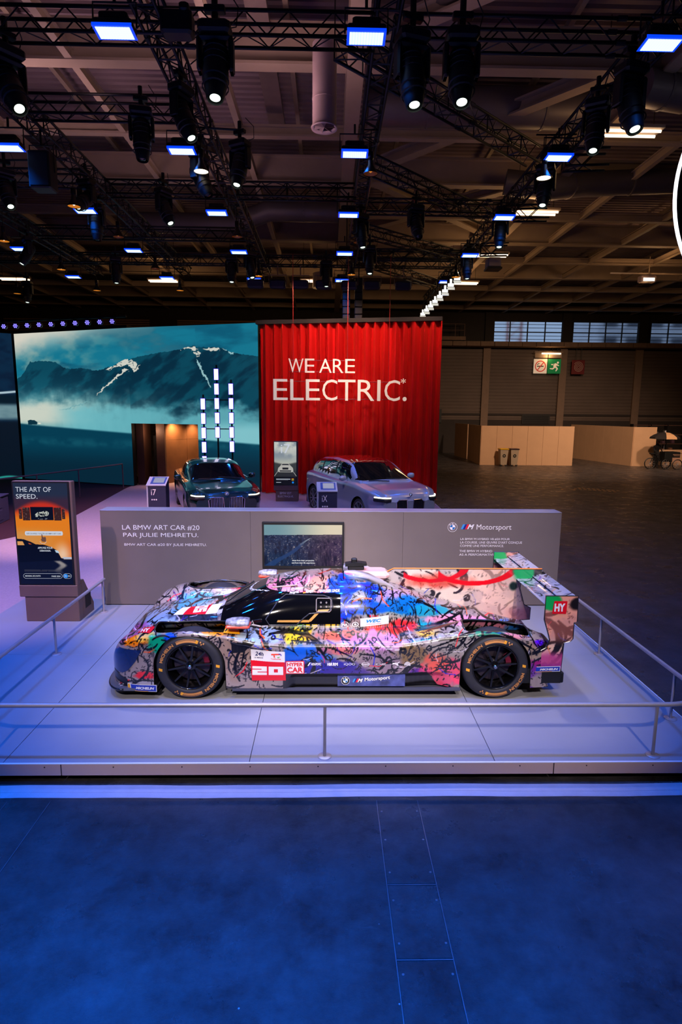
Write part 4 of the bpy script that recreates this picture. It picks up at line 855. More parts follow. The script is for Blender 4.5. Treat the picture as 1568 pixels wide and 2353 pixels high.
def paint_i7(u, v):
    A = np.ones(u.shape + (3,)) * np.array([138, 150, 160.]); n = fbm(u * 3, v * 6, 5, 21); A = mixc(A, (205, 208, 200), sstep(.4, .7, n) * sstep(.6, .1, v)); A = mixc(A, (182, 186, 176), sstep(.3, .5, v))
    A = mixc(A, (60, 64, 66), sstep(.50, .56, v + .12 * np.abs(u - .5))); A = mixc(A, (44, 46, 50), sstep(.6, .75, v)); A = mixc(A, (14, 16, 22), sstep(.78, .84, v))
    for s in (-1, 1):
        e = np.abs((u - .5) - s * (.16 + (v - .55) * 1.4)) < .012; A = np.where((e & (v > .6) & (v < .8))[..., None], np.array([180, 180, 176.]), A)
    A = np.where(inpoly(u, v, [(.18, .60), (.26, .56), (.32, .52), (.38, .49), (.62, .49), (.68, .52), (.76, .56), (.84, .60), (.86, .66), (.82, .70), (.2, .70), (.15, .66)])[..., None], np.array([186, 184, 178.]), A)
    A = np.where(inpoly(u, v, [(.32, .535), (.38, .505), (.62, .505), (.68, .535)])[..., None], np.array([38, 42, 50.]), A)
    A = np.where(inpoly(u, v, [(.36, .59), (.64, .59), (.63, .64), (.37, .64)])[..., None], np.array([30, 32, 38.]), A); A = np.where(((v > .655) & (v < .69) & (u > .24) & (u < .76))[..., None], np.array([50, 50, 56.]), A)
    A = np.where(((np.abs(u - .83) < .05) & (np.abs(v - .87) < .025))[..., None], np.array([220, 120, 30.]), A); A = np.where(((np.abs(u - .83) < .04) & (np.abs(v - .875) < .01))[..., None], np.array([60, 180, 70.]), A)
    return A
kiosk((-1.40, 19.75, S0), 0.80, 'bronze kiosk with an i7 car screen in front of the red curtain', paint_i7, [('i7', .30, .74, .72, .95, EW, .0), ('#box', .08, .13, .72, .145, EW, 0), ('#box', .08, .11, .62, .12, EG, 0), ('#box', .08, .055, .30, .065, EW, 0), ('#disc', .84, .06, .045, 0, EB, 0)],
      [('BMW EST', -0.20, 0.235, 0.38, 0.075), ('ÉLECTRIQUE.', -0.27, 0.125, 0.52, 0.085)])

# ---- red curtain
cu = thing('red_curtain', 'tall pleated red curtain hanging behind the silver car', 'curtain', (-2.42, 21.75, S0))
cang = math.atan2(20.42 - 21.75, 3.68 + 2.42); cL = math.hypot(20.42 - 21.75, 6.10); cu.rotation_euler = (0, 0, cang)
R, Cc = 60, 620; vv, uu = np.mgrid[0:R, 0:Cc]; u = uu / (Cc - 1.0); v = vv / (R - 1.0)
ph = u * 19.5 * 2 * PI; rel = 0.6 + 0.4 * v; d = 0.12 * np.sin(ph + 0.5 * np.sin(ph * .37 + 2 * v)) + 0.03 * (1 - v) * np.sin(ph * 1.93 + 1.2 + 1.5 * (1 - v)) + 0.012 * np.sin(ph * 3.1 + v * 3)
P = np.zeros((R, Cc, 3)); P[..., 0] = u * cL; P[..., 1] = d; P[..., 2] = 0.03 + v * 5.90
CM_ = bpy.data.materials.new('red_velvet'); CM_.use_nodes = True; b = CM_.node_tree.nodes['Principled BSDF']; MATS['red_velvet'] = CM_
b.inputs['Base Color'].default_value = rgb(205, 16, 22); b.inputs['Roughness'].default_value = 0.8; b.inputs['Sheen Weight'].default_value = 0.35; b.inputs['Sheen Tint'].default_value = rgb(255, 90, 60); b.inputs['Specular IOR Level'].default_value = 0.15
nt = CM_.node_tree; tc = nt.nodes.new('ShaderNodeTexCoord'); n_ = nt.nodes.new('ShaderNodeTexNoise'); n_.inputs['Scale'].default_value = 60; nt.links.new(tc.outputs['Object'], n_.inputs['Vector'])
bp = nt.nodes.new('ShaderNodeBump'); bp.inputs['Strength'].default_value = .25; bp.inputs['Distance'].default_value = .01; nt.links.new(n_.outputs['Fac'], bp.inputs['Height']); nt.links.new(bp.outputs['Normal'], b.inputs['Normal'])
grid_mesh('pleated_cloth', P, None, CM_, cu, smooth=True)
MB().box(-0.1, cL + 0.03, -0.16, 0.18, 5.90, 6.03).build('top_rail', mat('charcoal_rail', (40, 40, 44), 0.8), cu)
MB().box(cL + 0.0, cL + 0.03, -0.12, 0.14, 0.0, 5.9).build('side_batten', CM_, cu)
# ---- hanging lettering
hl = thing('hanging_lettering', 'big white letters WE ARE ELECTRIC hanging in front of the red curtain', 'lettering', (0, 20.0, 0))
LET = mat('lit_white_letter', (250, 235, 215), 0.5, emit=(255, 228, 190), es=0.42)
def X(zx): return (580 + zx / 3.409 - 784) / 69.6 + 0.42 - 0.0
def letter_at(ch, a, b, zt_, zb_, bold=0.0):
    z = lambda q: 4.80 - (q - 355) * (0.44 / 115.0)
    x0 = -1.31 + (a - 285) * (2.15 / 520.0); x1 = -1.31 + (b - 285) * (2.15 / 520.0); f = flat((x0, 0, z(zb_)), (1, 0, 0)); mb = MB()
    put_text(mb, ch, f, 0, 0, x1 - x0, z(zt_) - z(zb_), ext=0.05, bold=bold); mb.build('letter', LET, hl)
for ch, a, b in (('W', 285, 402), ('E', 413, 488), ('A', 525, 622), ('R', 632, 714), ('E', 728, 805)): letter_at(ch, a, b, 355, 470, -.004)
for ch, a, b in (('E', 165, 277), ('L', 298, 403), ('E', 420, 531), ('C', 550, 668), ('T', 673, 810), ('R', 828, 960), ('I', 983, 1008), ('C', 1040, 1162)): letter_at(ch, a, b, 525, 700, -.004)
letter_at('*', 1168, 1206, 510, 552); letter_at('.', 1185, 1216, 664, 700)
RODM = mat('red_rod', (170, 20, 24), 0.5); mb = MB()
for zq in (368, 462, 542, 688):
    z = 4.80 - (zq - 355) * (0.44 / 115.0); a, b = ((285, 805) if zq < 500 else (165, 1165)); mb.tube((-1.31 + (a - 285) * .004135, 0.03, z), (-1.31 + (b - 285) * .004135, 0.03, z), 0.014, 6)
for zx in (322, 745, 1070):
    x = -1.31 + (zx - 285) * .004135; mb.tube((x, 0.03, 3.5 if zx < 1000 else 4.0), (x, 0.03, 8.0), 0.010, 5)
mb.build('support_rods', RODM, hl)

# ---- large LED wall with the mountain picture
def xy_on(t):      # polyline of the wall foot
    P_ = [(-12.98, 25.88), (-7.6, 23.6), (-2.50, 21.86)]; return P_
def mountain(Xp, Yp):
    A = np.ones(Xp.shape + (3,)) * np.array([22, 120, 146.])
    n = fbm(Xp / 260., Yp / 90., 6, 31); n2 = fbm(Xp / 90., Yp / 60., 5, 57); n3 = fbm(Xp / 30., Yp / 120., 4, 77)
    A = mixc(A, (14, 92, 120), sstep(.45, .7, n)); A = mixc(A, (120, 160, 158), sstep(.35, .75, n2) * sstep(1150, 150, Xp) * .75)
    A = mixc(A, (232, 222, 205), sstep(900, 60, Xp + (Yp - 112) * 4.2 - 260 * n) * .95); A = mixc(A, (90, 140, 150), sstep(.5, .7, n) * sstep(400, 900, Xp) * sstep(1300, 900, Xp) * .5)
    rx = [60, 82, 110, 140, 165, 180, 190, 235, 300, 350, 400, 440, 500, 560, 590, 640, 660, 700, 760, 850, 950, 1040, 1100, 1180, 1260, 1350, 1400, 1450, 1500, 1560, 1600]
    ry = [410, 398, 385, 350, 310, 290, 296, 289, 292, 300, 335, 343, 340, 348, 358, 352, 340, 335, 300, 272, 256, 245, 236, 218, 219, 224, 250, 262, 270, 280, 285]
    rid = np.interp(Xp, rx, ry) + 5 * (vnoise(Xp / 9., Xp * 0, 3) - .5); mtn = Yp > rid
    B = np.ones(Xp.shape + (3,)) * np.array([8, 46, 66.]); B = mixc(B, (14, 84, 104), sstep(.35, .65, fbm(Xp / 60. + Yp / 50., Yp / 120. - Xp / 150., 5, 8)) * .7)
    B = mixc(B, (40, 130, 150), sstep(300, 620, Yp) * .55 * sstep(1000, 100, Xp) + 0 * Xp)
    # mist
    mist = sstep(430, 600, Yp + 130 * n2 - 60 - .03 * np.abs(Xp - 500)) * sstep(1250, 150, Xp - 200 * n); B = mixc(B, (120, 176, 180), np.clip(mist * 1.1 * (0.35 + n3), 0, 1))
    B = mixc(B, (206, 214, 200), sstep(560, 650, Yp + 90 * n2) * sstep(720, 660, Yp) * sstep(620, 150, Xp - 200 * n2))
    B = mixc(B, (110, 190, 200), sstep(540, 640, Yp + 160 * (n2 - .5)) * .85 * sstep(250, 500, Xp)); B = mixc(B, (140, 205, 212), sstep(640, 720, Yp) * sstep(1150, 1300, Xp) * .8)
    Xo, Yo = Xp, Yp; Xp = Xp + 34 * (fbm(Xo / 22., Yo / 22., 4, 13) - .5); Yp = Yp + 34 * (fbm(Xo / 22., Yo / 22., 4, 14) - .5)
    nz = vnoise(Xp / 7., Yp / 6., 91)
    s = inpoly(Xp, Yp, [(655, 352), (700, 325), (760, 298), (800, 290), (850, 300), (845, 330), (815, 345), (790, 330), (740, 335), (700, 350)]) & (nz > .25)
    s |= inpoly(Xp, Yp, [(780, 350), (792, 352), (710, 418), (650, 462), (585, 508), (600, 492), (690, 420)]); s |= inpoly(Xp, Yp, [(815, 345), (840, 340), (870, 322), (832, 362)])
    s |= inpoly(Xp, Yp, [(1105, 236), (1150, 226), (1215, 228), (1190, 240)]) | inpoly(Xp, Yp, [(1245, 228), (1290, 221), (1340, 228), (1300, 237)]) | (inpoly(Xp, Yp, [(1170, 250), (1220, 245), (1230, 262), (1190, 275)]) & (nz > .4))
    s2 = inpoly(Xp, Yp, [(1200, 290), (1215, 300), (1235, 350), (1270, 420), (1290, 455), (1280, 450), (1240, 385), (1215, 330)]) | inpoly(Xp, Yp, [(1350, 226), (1400, 250), (1450, 262), (1400, 258)])
    s3 = inpoly(Xp, Yp, [(560, 538), (500, 565), (400, 590), (340, 600), (470, 566)])
    B = np.where(s[..., None], np.array([214, 214, 202.]), B); B = np.where(s2[..., None], np.array([150, 195, 200.]), B); B = np.where(s3[..., None], np.array([120, 175, 180.]), B)
    Xp, Yp = Xo, Yo; A = np.where(mtn[..., None], B, A)
    pl = np.interp(Xp, [80, 200, 460, 790, 1200, 1560], [690, 700, 716, 736, 772, 792]); G = np.ones(Xp.shape + (3,)) * np.array([6, 62, 84.])
    G = mixc(G, (30, 104, 120), sstep(760, 810, Yp) * sstep(850, 810, Yp) * .5 * sstep(.3, .7, n2)); G = mixc(G, (8, 40, 58), sstep(800, 980, Yp)); f = sstep(-6, 10, Yp - pl)
    A = A * (1 - f[..., None]) + G * f[..., None]
    c = inpoly(Xp, Yp, [(133, 672), (150, 666), (180, 668), (200, 680), (196, 696), (134, 698)]); A = np.where(c[..., None], np.array([10, 50, 66.]), A); A = mixc(A, (240, 235, 215), sstep(16, 3, np.hypot(Xp - 212, (Yp - 689) * 2)))
    return A
def led_wall(parent, p0, p1, X0, X1, Z0, Z1, Y0, Y1, res, name='screen_section', fn=mountain, skip=None, dz=0.0):
    n = int(abs(X1 - X0) / res) + 2; m = int(abs(Y1 - Y0) / res) + 2; jj, ii = np.mgrid[0:m, 0:n]; u = ii / (n - 1.0); v = jj / (m - 1.0)
    P = np.zeros((m, n, 3)); P[..., 0] = p0[0] + (p1[0] - p0[0]) * u; P[..., 1] = p0[1] + (p1[1] - p0[1]) * u; P[..., 2] = Z1 + (Z0 - Z1) * v
    Xp = X0 + (X1 - X0) * u; Yp = Y0 + (Y1 - Y0) * v; P = P[:, :, :]
    return grid_mesh(name, P[::-1], lin(np.clip(fn(Xp, Yp)[::-1], 0, 255)), EML, parent)
EML = mat('led_wall_image', (4, 4, 6), 0.4, attr='emit', es=0.92)
lwl = thing('mountain_screen_wall', 'huge screen wall showing a teal mountain landscape at left', 'screen wall', (-7.6, 23.6, S0))
def rel(p): return (p[0] + 7.6, p[1] - 23.6)
A_, B_, C_, E_ = (-12.98, 25.88), (-7.62, 23.6), (-4.86, 22.66), (-2.50, 21.86)
# picture x runs 82..1560 over the wall: corner at 792, door right edge at 1195; y: top 112, bottom about 1085
led_wall(lwl, rel(A_), rel(B_), 82, 795, 0.02, 5.98, 112, 1060, 1.9)
led_wall(lwl, rel(B_), rel(C_), 795, 1195, 2.43, 5.98, 105, 662, 1.9)
led_wall(lwl, rel(C_), rel(E_), 1195, 1560, 0.0, 5.98, 90, 1085, 1.9)
bk = MB()
for p, q, z0 in ((A_, B_, 0), (B_, C_, 2.45), (C_, E_, 0)):
    p, q = rel(p), rel(q); bk.add([(p[0], p[1] + .03, z0), (q[0], q[1] + .03, z0), (q[0], q[1] + .4, z0), (p[0], p[1] + .4, z0), (p[0], p[1] + .03, 5.99), (q[0], q[1] + .03, 5.99), (q[0], q[1] + .4, 5.99), (p[0], p[1] + .4, 5.99)], [(0, 3, 2, 1), (4, 5, 6, 7), (0, 1, 5, 4), (1, 2, 6, 5), (2, 3, 7, 6), (3, 0, 4, 7)])
bk.build('backing_frame', BLACK, lwl)
sp = MB(); sp.bar((0, 0.25, 6.05), (-5.3, 2.5, 6.05), 0.3, 0.10); sp.build('top_ledge', BLACK, lwl)
def side_img(Xp, Yp):
    A = np.ones(Xp.shape + (3,)) * np.array([10, 40, 66.]); n = fbm(Xp / 40., Yp / 40., 5, 5); A = mixc(A, (8, 26, 50), sstep(.3, .7, n)); l = 455 + 14 * np.sin(Xp / 60. + 1.5)
    A = mixc(A, (190, 215, 225), sstep(9, 2, np.abs(Yp - l))); A = mixc(A, (6, 26, 40), sstep(465, 480, Yp) * sstep(540, 520, Yp)); A = mixc(A, (130, 165, 170), sstep(515, 545, Yp) * sstep(635, 600, Yp) * (.6 + .5 * n)); A = mixc(A, (8, 22, 36), sstep(615, 645, Yp))
    return mixc(A, (40, 150, 140), sstep(10, 3, np.abs(Yp - 972 - 5 * np.sin(Xp / 15.))))
sw_ = thing('side_screen_wall', 'dark blue screen wall turned away at the left picture edge', 'screen wall', (-13.05, 25.8, S0))
led_wall(sw_, (0, 0), (-4.2, -2.6), 110, -260, 0.0, 5.98, 112, 985, 4.0, 'screen_section', side_img)
MB().add([(0, .04, 0), (-4.2, -2.56, 0), (-4.2, -2.56, 6), (0, .04, 6), (0, .3, 0), (-4.2, -2.3, 0), (-4.2, -2.3, 6), (0, .3, 6)], [(0, 1, 2, 3), (4, 7, 6, 5), (3, 2, 6, 7), (0, 3, 7, 4), (1, 5, 6, 2)]).build('backing_frame', BLACK, sw_)
# ---- corridor behind the doorway
WOOD = mat('warm_wood_panel', (128, 84, 52), 0.6, var=0.12, vs_=2.5); DW = mat('dark_wood_edge', (70, 44, 34), 0.6, var=.1)
cr_ = thing('corridor_panels', 'warm brown panelled passage seen through the opening of the mountain screen', 'passage', (-7.6, 23.6, S0))
MB().box(0.02, 0.30, 0.42, 1.4, 0, 2.6).build('side_post', DW, cr_)
for i in range(3):      # slanting panelled wall
    x0, y0 = 1.0 + .62 * i, 0.9 + 1.05 * i; MB().bar((x0 + .005, y0, .875), (x0 + .615, y0 + 1.04, .875), 0.08, 1.75).build('wall_panel', WOOD, cr_); MB().bar((x0 + .005, y0, 2.18), (x0 + .615, y0 + 1.04, 2.18), 0.08, 0.85).build('wall_panel', WOOD, cr_)
MB().box(0.72, 1.05, 0.7, 0.95, 0, 2.6).build('corner_post', DW, cr_)
MB().box(0.0, 4.6, 4.4, 4.5, 0, 2.6).box(2.9, 3.0, 1.2, 4.4, 0, 2.6).build('rear_wall', mat('dark_blue_wall', (34, 30, 54), .7), cr_)
MB().box(0.0, 3.4, 0.42, 4.4, 2.60, 2.66).build('ceiling_panel', DW, cr_)
t = thing('exit_light', 'small green exit light at the top of the doorway', 'sign', (-6.25, 24.05, 2.62)); MB().bbox(-.2, .12, 0, .05, -.02, .16, .01).build('case', mat('pale_exit', (150, 200, 180), .5, emit=(120, 200, 160), es=.4), t); MB().box(0, .11, -.006, 0, 0, .14).build('green_field', GS, t)
spot('corridor_fill_lamp', (-6.2, 24.6, 2.7), (-5.9, 25.2, 0.2), (1.0, 0.6, 0.3), 260, 130, 1.0, .1)
spot('corridor_fill_lamp', (-5.5, 25.6, 2.7), (-5.6, 26.0, 0.2), (1.0, 0.6, 0.3), 170, 120, 1.0, .1)
point('corridor_fill_lamp', (-6.9, 23.95, 2.3), (1.0, 0.58, 0.34), 22, .08)  # added point lamp that lights the doorway posts, no fitting there
# dark block filling the left gap
MB().box(.34, .70, 1.6, 1.9, 0, 1.9).build('dark_gap_block', BLACKP, cr_)

# ---- LED tower sculpture
lt_ = thing('led_light_tower', 'three tall stacks of white-violet light panels behind the dark sedan', 'light tower', (-3.87, 21.2, S0)); lt_.scale = (1.044, 1, 1.044)
PW = mat('white_violet_panel', (0, 0, 0), emit=(238, 232, 255), es=2.4); PR = mat('violet_glow_edge', (0, 0, 0), emit=(70, 50, 255), es=1.4)
def tower(x, zs):
    MB().box(x - .025, x + .025, .06, .11, 0, max(zs) + 0.3).build('pole', BLACK, lt_)
    for z in zs:
        MB().bbox(x - .085, x + .085, 0, .06, z - S0 - .02, z - S0 + .37, .01).build('panel_frame', BLACK, lt_); MB().box(x - .078, x + .078, -.006, 0, z - S0 - .01, z - S0 + .355).build('glow_edge', PR, lt_)
        mb = MB()
        for i in range(3):
            for j in range(7): mb.box(x - .066 + .045 * i, x - .066 + .045 * i + .042, -.012, -.006, z - S0 + .049 * j, z - S0 + .049 * j + .047)
        mb.build('lit_face', PW, lt_)
tower(-0.46, [3.04 - .475 * k for k in range(5)]); tower(0.0, [4.0 - .472 * k for k in range(5)]); tower(0.47, [3.53 - .472 * k for k in range(5)])
MB().box(-.46, .47, .05, .09, 3.33 - S0, 3.36 - S0).box(-.46, .47, .05, .09, 2.38 - S0, 2.41 - S0).build('cross_bar', BLACK, lt_); MB().bbox(-.75, .75, -.2, .5, 0, .05, .01).build('base_plate', BLACK, lt_)

# ---- info plinths by the cars
def plinth(loc, rz, label, big):
    p = thing('info_plinth', label, 'plinth', loc, rz)
    MB().prism([(-0.02, 0), (0.42, 0), (0.42, 1.14), (0.0, 0.98)], -0.22, 0.24, 'x').build('body', mat('plinth_dark', (36, 40, 66), .45), p)
    MB().prism([(-0.02, 0), (0.42, 0), (0.42, 1.14), (0.0, 0.98)], -0.26, -0.225, 'x').build('side_panel', mat('pale_plinth_side', (170, 172, 190), .45), p)
    MB().add([(-.265, -.02, .99), (.25, -.02, .99), (.25, .44, 1.165), (-.265, .44, 1.165), (-.265, -.02, .965), (.25, -.02, .965)], [(0, 1, 2, 3), (4, 5, 1, 0)]).build('top_plate', mat('pale_plinth_side', (170, 172, 190)), p)
    MB().add([(-.17, .04, 1.018), (.21, .04, 1.018), (.21, .40, 1.155), (-.17, .40, 1.155)], [(0, 1, 2, 3)]).build('blue_tablet_frame', mat('tablet_blue', (56, 80, 150), .4), p)
    MB().add([(-.11, .09, 1.04), (.17, .09, 1.04), (.17, .36, 1.143), (-.11, .36, 1.143)], [(0, 1, 2, 3)]).build('tablet_screen', mat('tablet_glow', (0, 0, 0), emit=(176, 178, 205), es=.7), p)
    mb = MB(); put_text(mb, big, flat((-.14, -.024, .72), (1, 0, 0)), 0, 0, .13, .16)
    for k in range(3): put_disc(mb, -.12 + .055 * k, .60 - 0, .02, flat((0, -.022, 0), (1, 0, 0)), n=10)
    mb.build('lettering', TXTW, p)
plinth((-4.55, 15.9, S0), 0.05, 'dark info plinth marked i7 with a tilted tablet beside the green sedan', 'i7')
plinth((-0.02, 14.9, S0), 0.05, 'dark info plinth with a tilted tablet beside the silver car', 'iX')

# ---- handrails round the platform
RAILZ = 0.655 - S0
def handrail(name, label, pts, posts, r=0.021, loc=(0, 0, S0), corner=None, pr=0.014):
    h = thing(name, label, 'handrail', loc)
    MB().path(pts, r, 12).build('rail', STEEL, h, smooth=True, auto=50)
    p0 = None
    for (x, y) in posts:
        if p0 is None:
            p0 = part_empty('post', h, (x, y, 0)); MB().tube((0, 0, 0.004), (0, 0, RAILZ - .012), pr, 10).build('tube', STEEL, p0, smooth=True, auto=50); MB().lathe([(0.0, .008), (.055, .008), (.06, .004), (.06, 0)], 24).build('foot_disc', STEEL, p0, smooth=True, auto=50)
        else: copy_of(p0, h, (x, y, 0))
    return h
Z_ = RAILZ; cx_, cy_, cr = 3.37 - .42, 4.79 + .42, .42
arc = [(cx_ + cr * math.cos(t), cy_ + cr * math.sin(t), Z_) for t in np.linspace(-PI / 2, 0, 12)]
arcl = [(-3.30 + cr - cr * math.sin(t), cy_ - cr * math.cos(t), Z_) for t in np.linspace(0, PI / 2, 12)]
pts = [(-3.25, 8.66, Z_), (-3.30, 8.5, Z_)] + arcl[::-1] + [(0, 4.79, Z_)] + arc + [(3.37, 8.5, Z_), (3.33, 8.66, Z_)]
pts = [(-3.30, 8.66, Z_)] + arcl[::-1] + arc + [(3.37, 8.72, Z_)]
handrail('handrail', 'low steel handrail running round the race car platform', pts, [(-3.30, 8.58), (-3.30, 7.01), (-3.30, 5.45), (-2.88, 4.79), (-0.02, 4.79), (2.85, 4.79), (3.37, 5.43), (3.37, 7.02), (3.37, 8.6)])
hb = thing('ramp_handrail', 'thin mauve handrail in front of the mountain screen at left', 'handrail', (-7.7, 22.3, S0)); MR = mat('mauve_metal', (120, 92, 104), .5, .4)
MB().path([(-2.0, -5.3, .93), (-.9, -2.1, .93), (0.0, .3, .95)], .025, 8).build('rail', MR, hb)
for f in (0.0, .32, .62, 1.0): x, y = -2.0 + 2.0 * f, -5.3 + 5.6 * f; MB().tube((x, y, 0), (x, y, .93), .022, 8).build('post', MR, hb)
# ---- upholstered bench at the left edge
sf_ = thing('upholstered_bench', 'dark purple upholstered bench block at the left edge', 'bench', (-8.95, 15.2, S0), 0.16); UP = mat('violet_upholstery', (66, 58, 92), .85, var=.08, vs_=20); 
for i in range(5):
    for j in range(2): MB().bbox(-2.1 + .52 * i, -2.1 + .52 * i + .51, -.02, .5, .05 + .31 * j, .355 + .31 * j, .03).build('cushion', UP, sf_)
MB().box(-2.08, .48, .05, .95, 0, .62).build('frame', UP, sf_); MB().bbox(-2.1, .5, 0, 1.0, .665, .70, .01).build('top_pad', UP, sf_)

# ---- white booth partitions far behind
PN = mat('pale_partition', (206, 164, 128), .75, var=.04, vs_=1.5); PN2 = mat('pale_partition_side', (206, 164, 128), .75, var=.04)
def booth(label, path, mats=None, loc=(0, 0, 0), door=None):
    b = thing('booth_partition', label, 'partition wall', (*path[0], 0)); o = np.array(path[0])
    for i in range(len(path) - 1):
        p, q = np.array(path[i]) - o, np.array(path[i + 1]) - o; L = np.linalg.norm(q - p); k = max(1, int(round(L / .97)))
        for j in range(k):
            a = p + (q - p) * (j + .006) / k; c = p + (q - p) * (j + .994) / k; MB().bar((a[0], a[1], 1.185), (c[0], c[1], 1.185), .05, 2.37).build('panel', PN, b)
    return b
bb = booth('pale panelled booth wall with the two bins in front', [(9.45, 40.7), (9.25, 36.55), (14.87, 36.45)])
MB().box(-.02, .06, -1.9, -.95, 0, 1.9).build('door_opening', MATS['dark_door'], bb)
booth('pale panelled booth wall running back behind the tricycle', [(17.4, 43.2), (18.5, 36.4), (19.9, 36.4)])
booth('dim booth wall far behind the first booth', [(9.35, 44.6), (9.5, 41.2)])
ct = thing('market_counter', 'long pale counter behind the tricycle at the right edge', 'counter', (20.0, 37.2, 0)); MB().bbox(0.0, 3.0, 0, .6, .75, .95, .01).build('top', PN, ct); MB().box(.9, 3, .05, .55, 0, .75).build('front', PN, ct); MB().box(.05, .12, .05, .12, 0, .75).build('leg', PN, ct)
sh = thing('shelf_unit', 'dark cluttered shelf unit behind the counter at the right edge', 'shelf', (20.3, 39.5, 0))
for z in (.6, 1.2, 1.8, 2.4): MB().box(-.3, 3.2, 0, .4, z, z + .05).build('shelf_board', DW, sh)
for x in (-.3, .9, 2.0, 3.2): MB().box(x - .03, x + .03, 0, .4, 0, 2.5).build('upright', BLACK, sh)
rs = np.random.RandomState(3)
for k in range(14):
    x = -.2 + .62 * (k // 3) + .1 * (k % 3); z = (.65, 1.25, 1.85)[k % 3]; hgt = rs.uniform(.15, .4); o = MB().bbox(0, .2, 0, .25, 0, hgt, .02).build('carton', mat('carton_%s' % ('brown', 'plum', 'grey')[k % 3], ((110, 70, 50), (70, 40, 56), (90, 84, 80))[k % 3], .8), None, loc=(20.3 + x, 39.55, z))
    tag(o, '%s carton on the dark shelf unit, %s shelf, %s place' % (('brown', 'plum', 'grey')[k % 3], ('lower', 'middle', 'upper')[k % 3], ('first', 'second', 'third', 'fourth', 'fifth')[k // 3]), 'box', 'cartons on the dark shelf unit')
# bins
def bin_(x, label, lid):
    b = thing('waste_bin', label, 'bin', (x, 35.9, 0)); MB().add([(-.18, -.2, .08), (.18, -.2, .08), (.18, .2, .08), (-.18, .2, .08), (-.24, -.26, .98), (.24, -.26, .98), (.24, .26, .98), (-.24, .26, .98)], [(0, 3, 2, 1), (0, 1, 5, 4), (1, 2, 6, 5), (2, 3, 7, 6), (3, 0, 4, 7), (4, 5, 6, 7)]).build('body', mat('bin_grey', (170, 150, 128), .6), b)
    MB().bbox(-.27, .27, -.3, .3, .98, 1.05, .02).build('lid', lid, b); mb = MB(); put_disc(mb, 0, .62, .1, flat((0, -.245, 0), (1, 0, 0)), n=16, r0=.04); mb.build('round_mark', BLACK, b); MB().lathe([(0, -.2), (.07, -.2), (.07, -.14), (0, -.14)], 12, 'y', (-.14, 0, .07)).lathe([(0, -.2), (.07, -.2), (.07, -.14), (0, -.14)], 12, 'y', (.14, 0, .07)).build('wheels', BLACK, b)
bin_(10.45, 'grey waste bin with a yellow lid against the pale booth, left of two', mat('yellow_lid', (220, 170, 20), .5)); bin_(11.08, 'grey waste bin with a dark lid against the pale booth, right of two', mat('dark_lid', (70, 50, 50), .5))
# tricycle with parasol
tk = thing('cargo_tricycle', 'black cargo tricycle with a parasol in front of the right booth', 'tricycle', (19.35, 34.7, 0))
def whl(x, y, r, nm='wheel'):
    w_ = part_empty(nm, tk, (x, y, r)); MB().path([(r * math.cos(t), 0, r * math.sin(t)) for t in np.linspace(0, 2 * PI, 25)[:-1]], .028, 6, closed=True).build('tyre', BLACKP, w_); s = MB()
    for k in range(12): s.tube((0, 0, 0), (r * math.cos(k * PI / 6), 0, r * math.sin(k * PI / 6)), .006, 4, cap=False)
    s.lathe([(.0, -.04), (.04, -.04), (.04, .04), (0, .04)], 8, 'y'); s.build('spokes', STEEL, w_)
whl(-.62, 0, .31); whl(.15, -.35, .28); whl(.80, -.35, .28); whl(.5, .35, .28)
f = MB(); f.path([(-.62, 0, .31), (-.40, 0, .85), (-.05, 0, .45), (.2, 0, .45)], .028, 6).path([(-.45, 0, .8), (-.1, 0, .75), (-.05, 0, .45)], .025, 6).path([(-.42, -.25, 1.0), (-.42, .25, 1.0)], .02, 6).tube((-.4, 0, .85), (-.42, 0, 1.0), .022).build('frame', BLACK, tk)
MB().bbox(-.65, -.3, -.12, .12, .83, .93, .03).build('saddle', BLACKP, tk); MB().bbox(.05, .95, -.33, .33, .42, 1.0, .03).build('cargo_box', BLACKP, tk); MB().box(.48, .92, -.36, -.335, .42, .68).build('sign_board', mat('dim_sign', (170, 130, 110), .6), tk)
MB().box(.5, .95, -.345, -.332, .84, .87).box(.55, .93, -.345, -.332, .78, .80).build('box_stripe', MATS['dim_sign'], tk); MB().tube((.12, 0, 1.0), (.12, 0, 2.1), .015, 6).build('parasol_pole', STEEL, tk)
rr_ = MB()
cn = 8
for k in range(cn):
    a0, a1 = 2 * PI * k / cn + .39, 2 * PI * (k + 1) / cn + .39; g = []
    tri = MB(); prf = [(0.0, 2.12), (.3, 2.09), (.58, 1.98), (.78, 1.84), (.80, 1.74)]; V = []
    for r_, z in prf: V += [(.12 + r_ * math.cos(a0), r_ * math.sin(a0), z), (.12 + r_ * math.cos(a1), r_ * math.sin(a1), z)]
    tri.add(V, [(2 * i, 2 * i + 1, 2 * i + 3, 2 * i + 2) for i in range(len(prf) - 1)]); tri.build('parasol_panel', mat('cream_canvas', (225, 175, 130), .8) if k in (5, 1) else mat('black_canvas', (40, 34, 36), .8), tk)
MB().lathe([(0, 0), (.05, .02), (.04, .1), (0, .12)], 8, 'z', (.12, 0, 2.1)).build('finial', STEEL, tk)
pz = thing('person', 'person in dark clothes and hood standing behind the tricycle', 'person', (19.22, 34.98, 0))
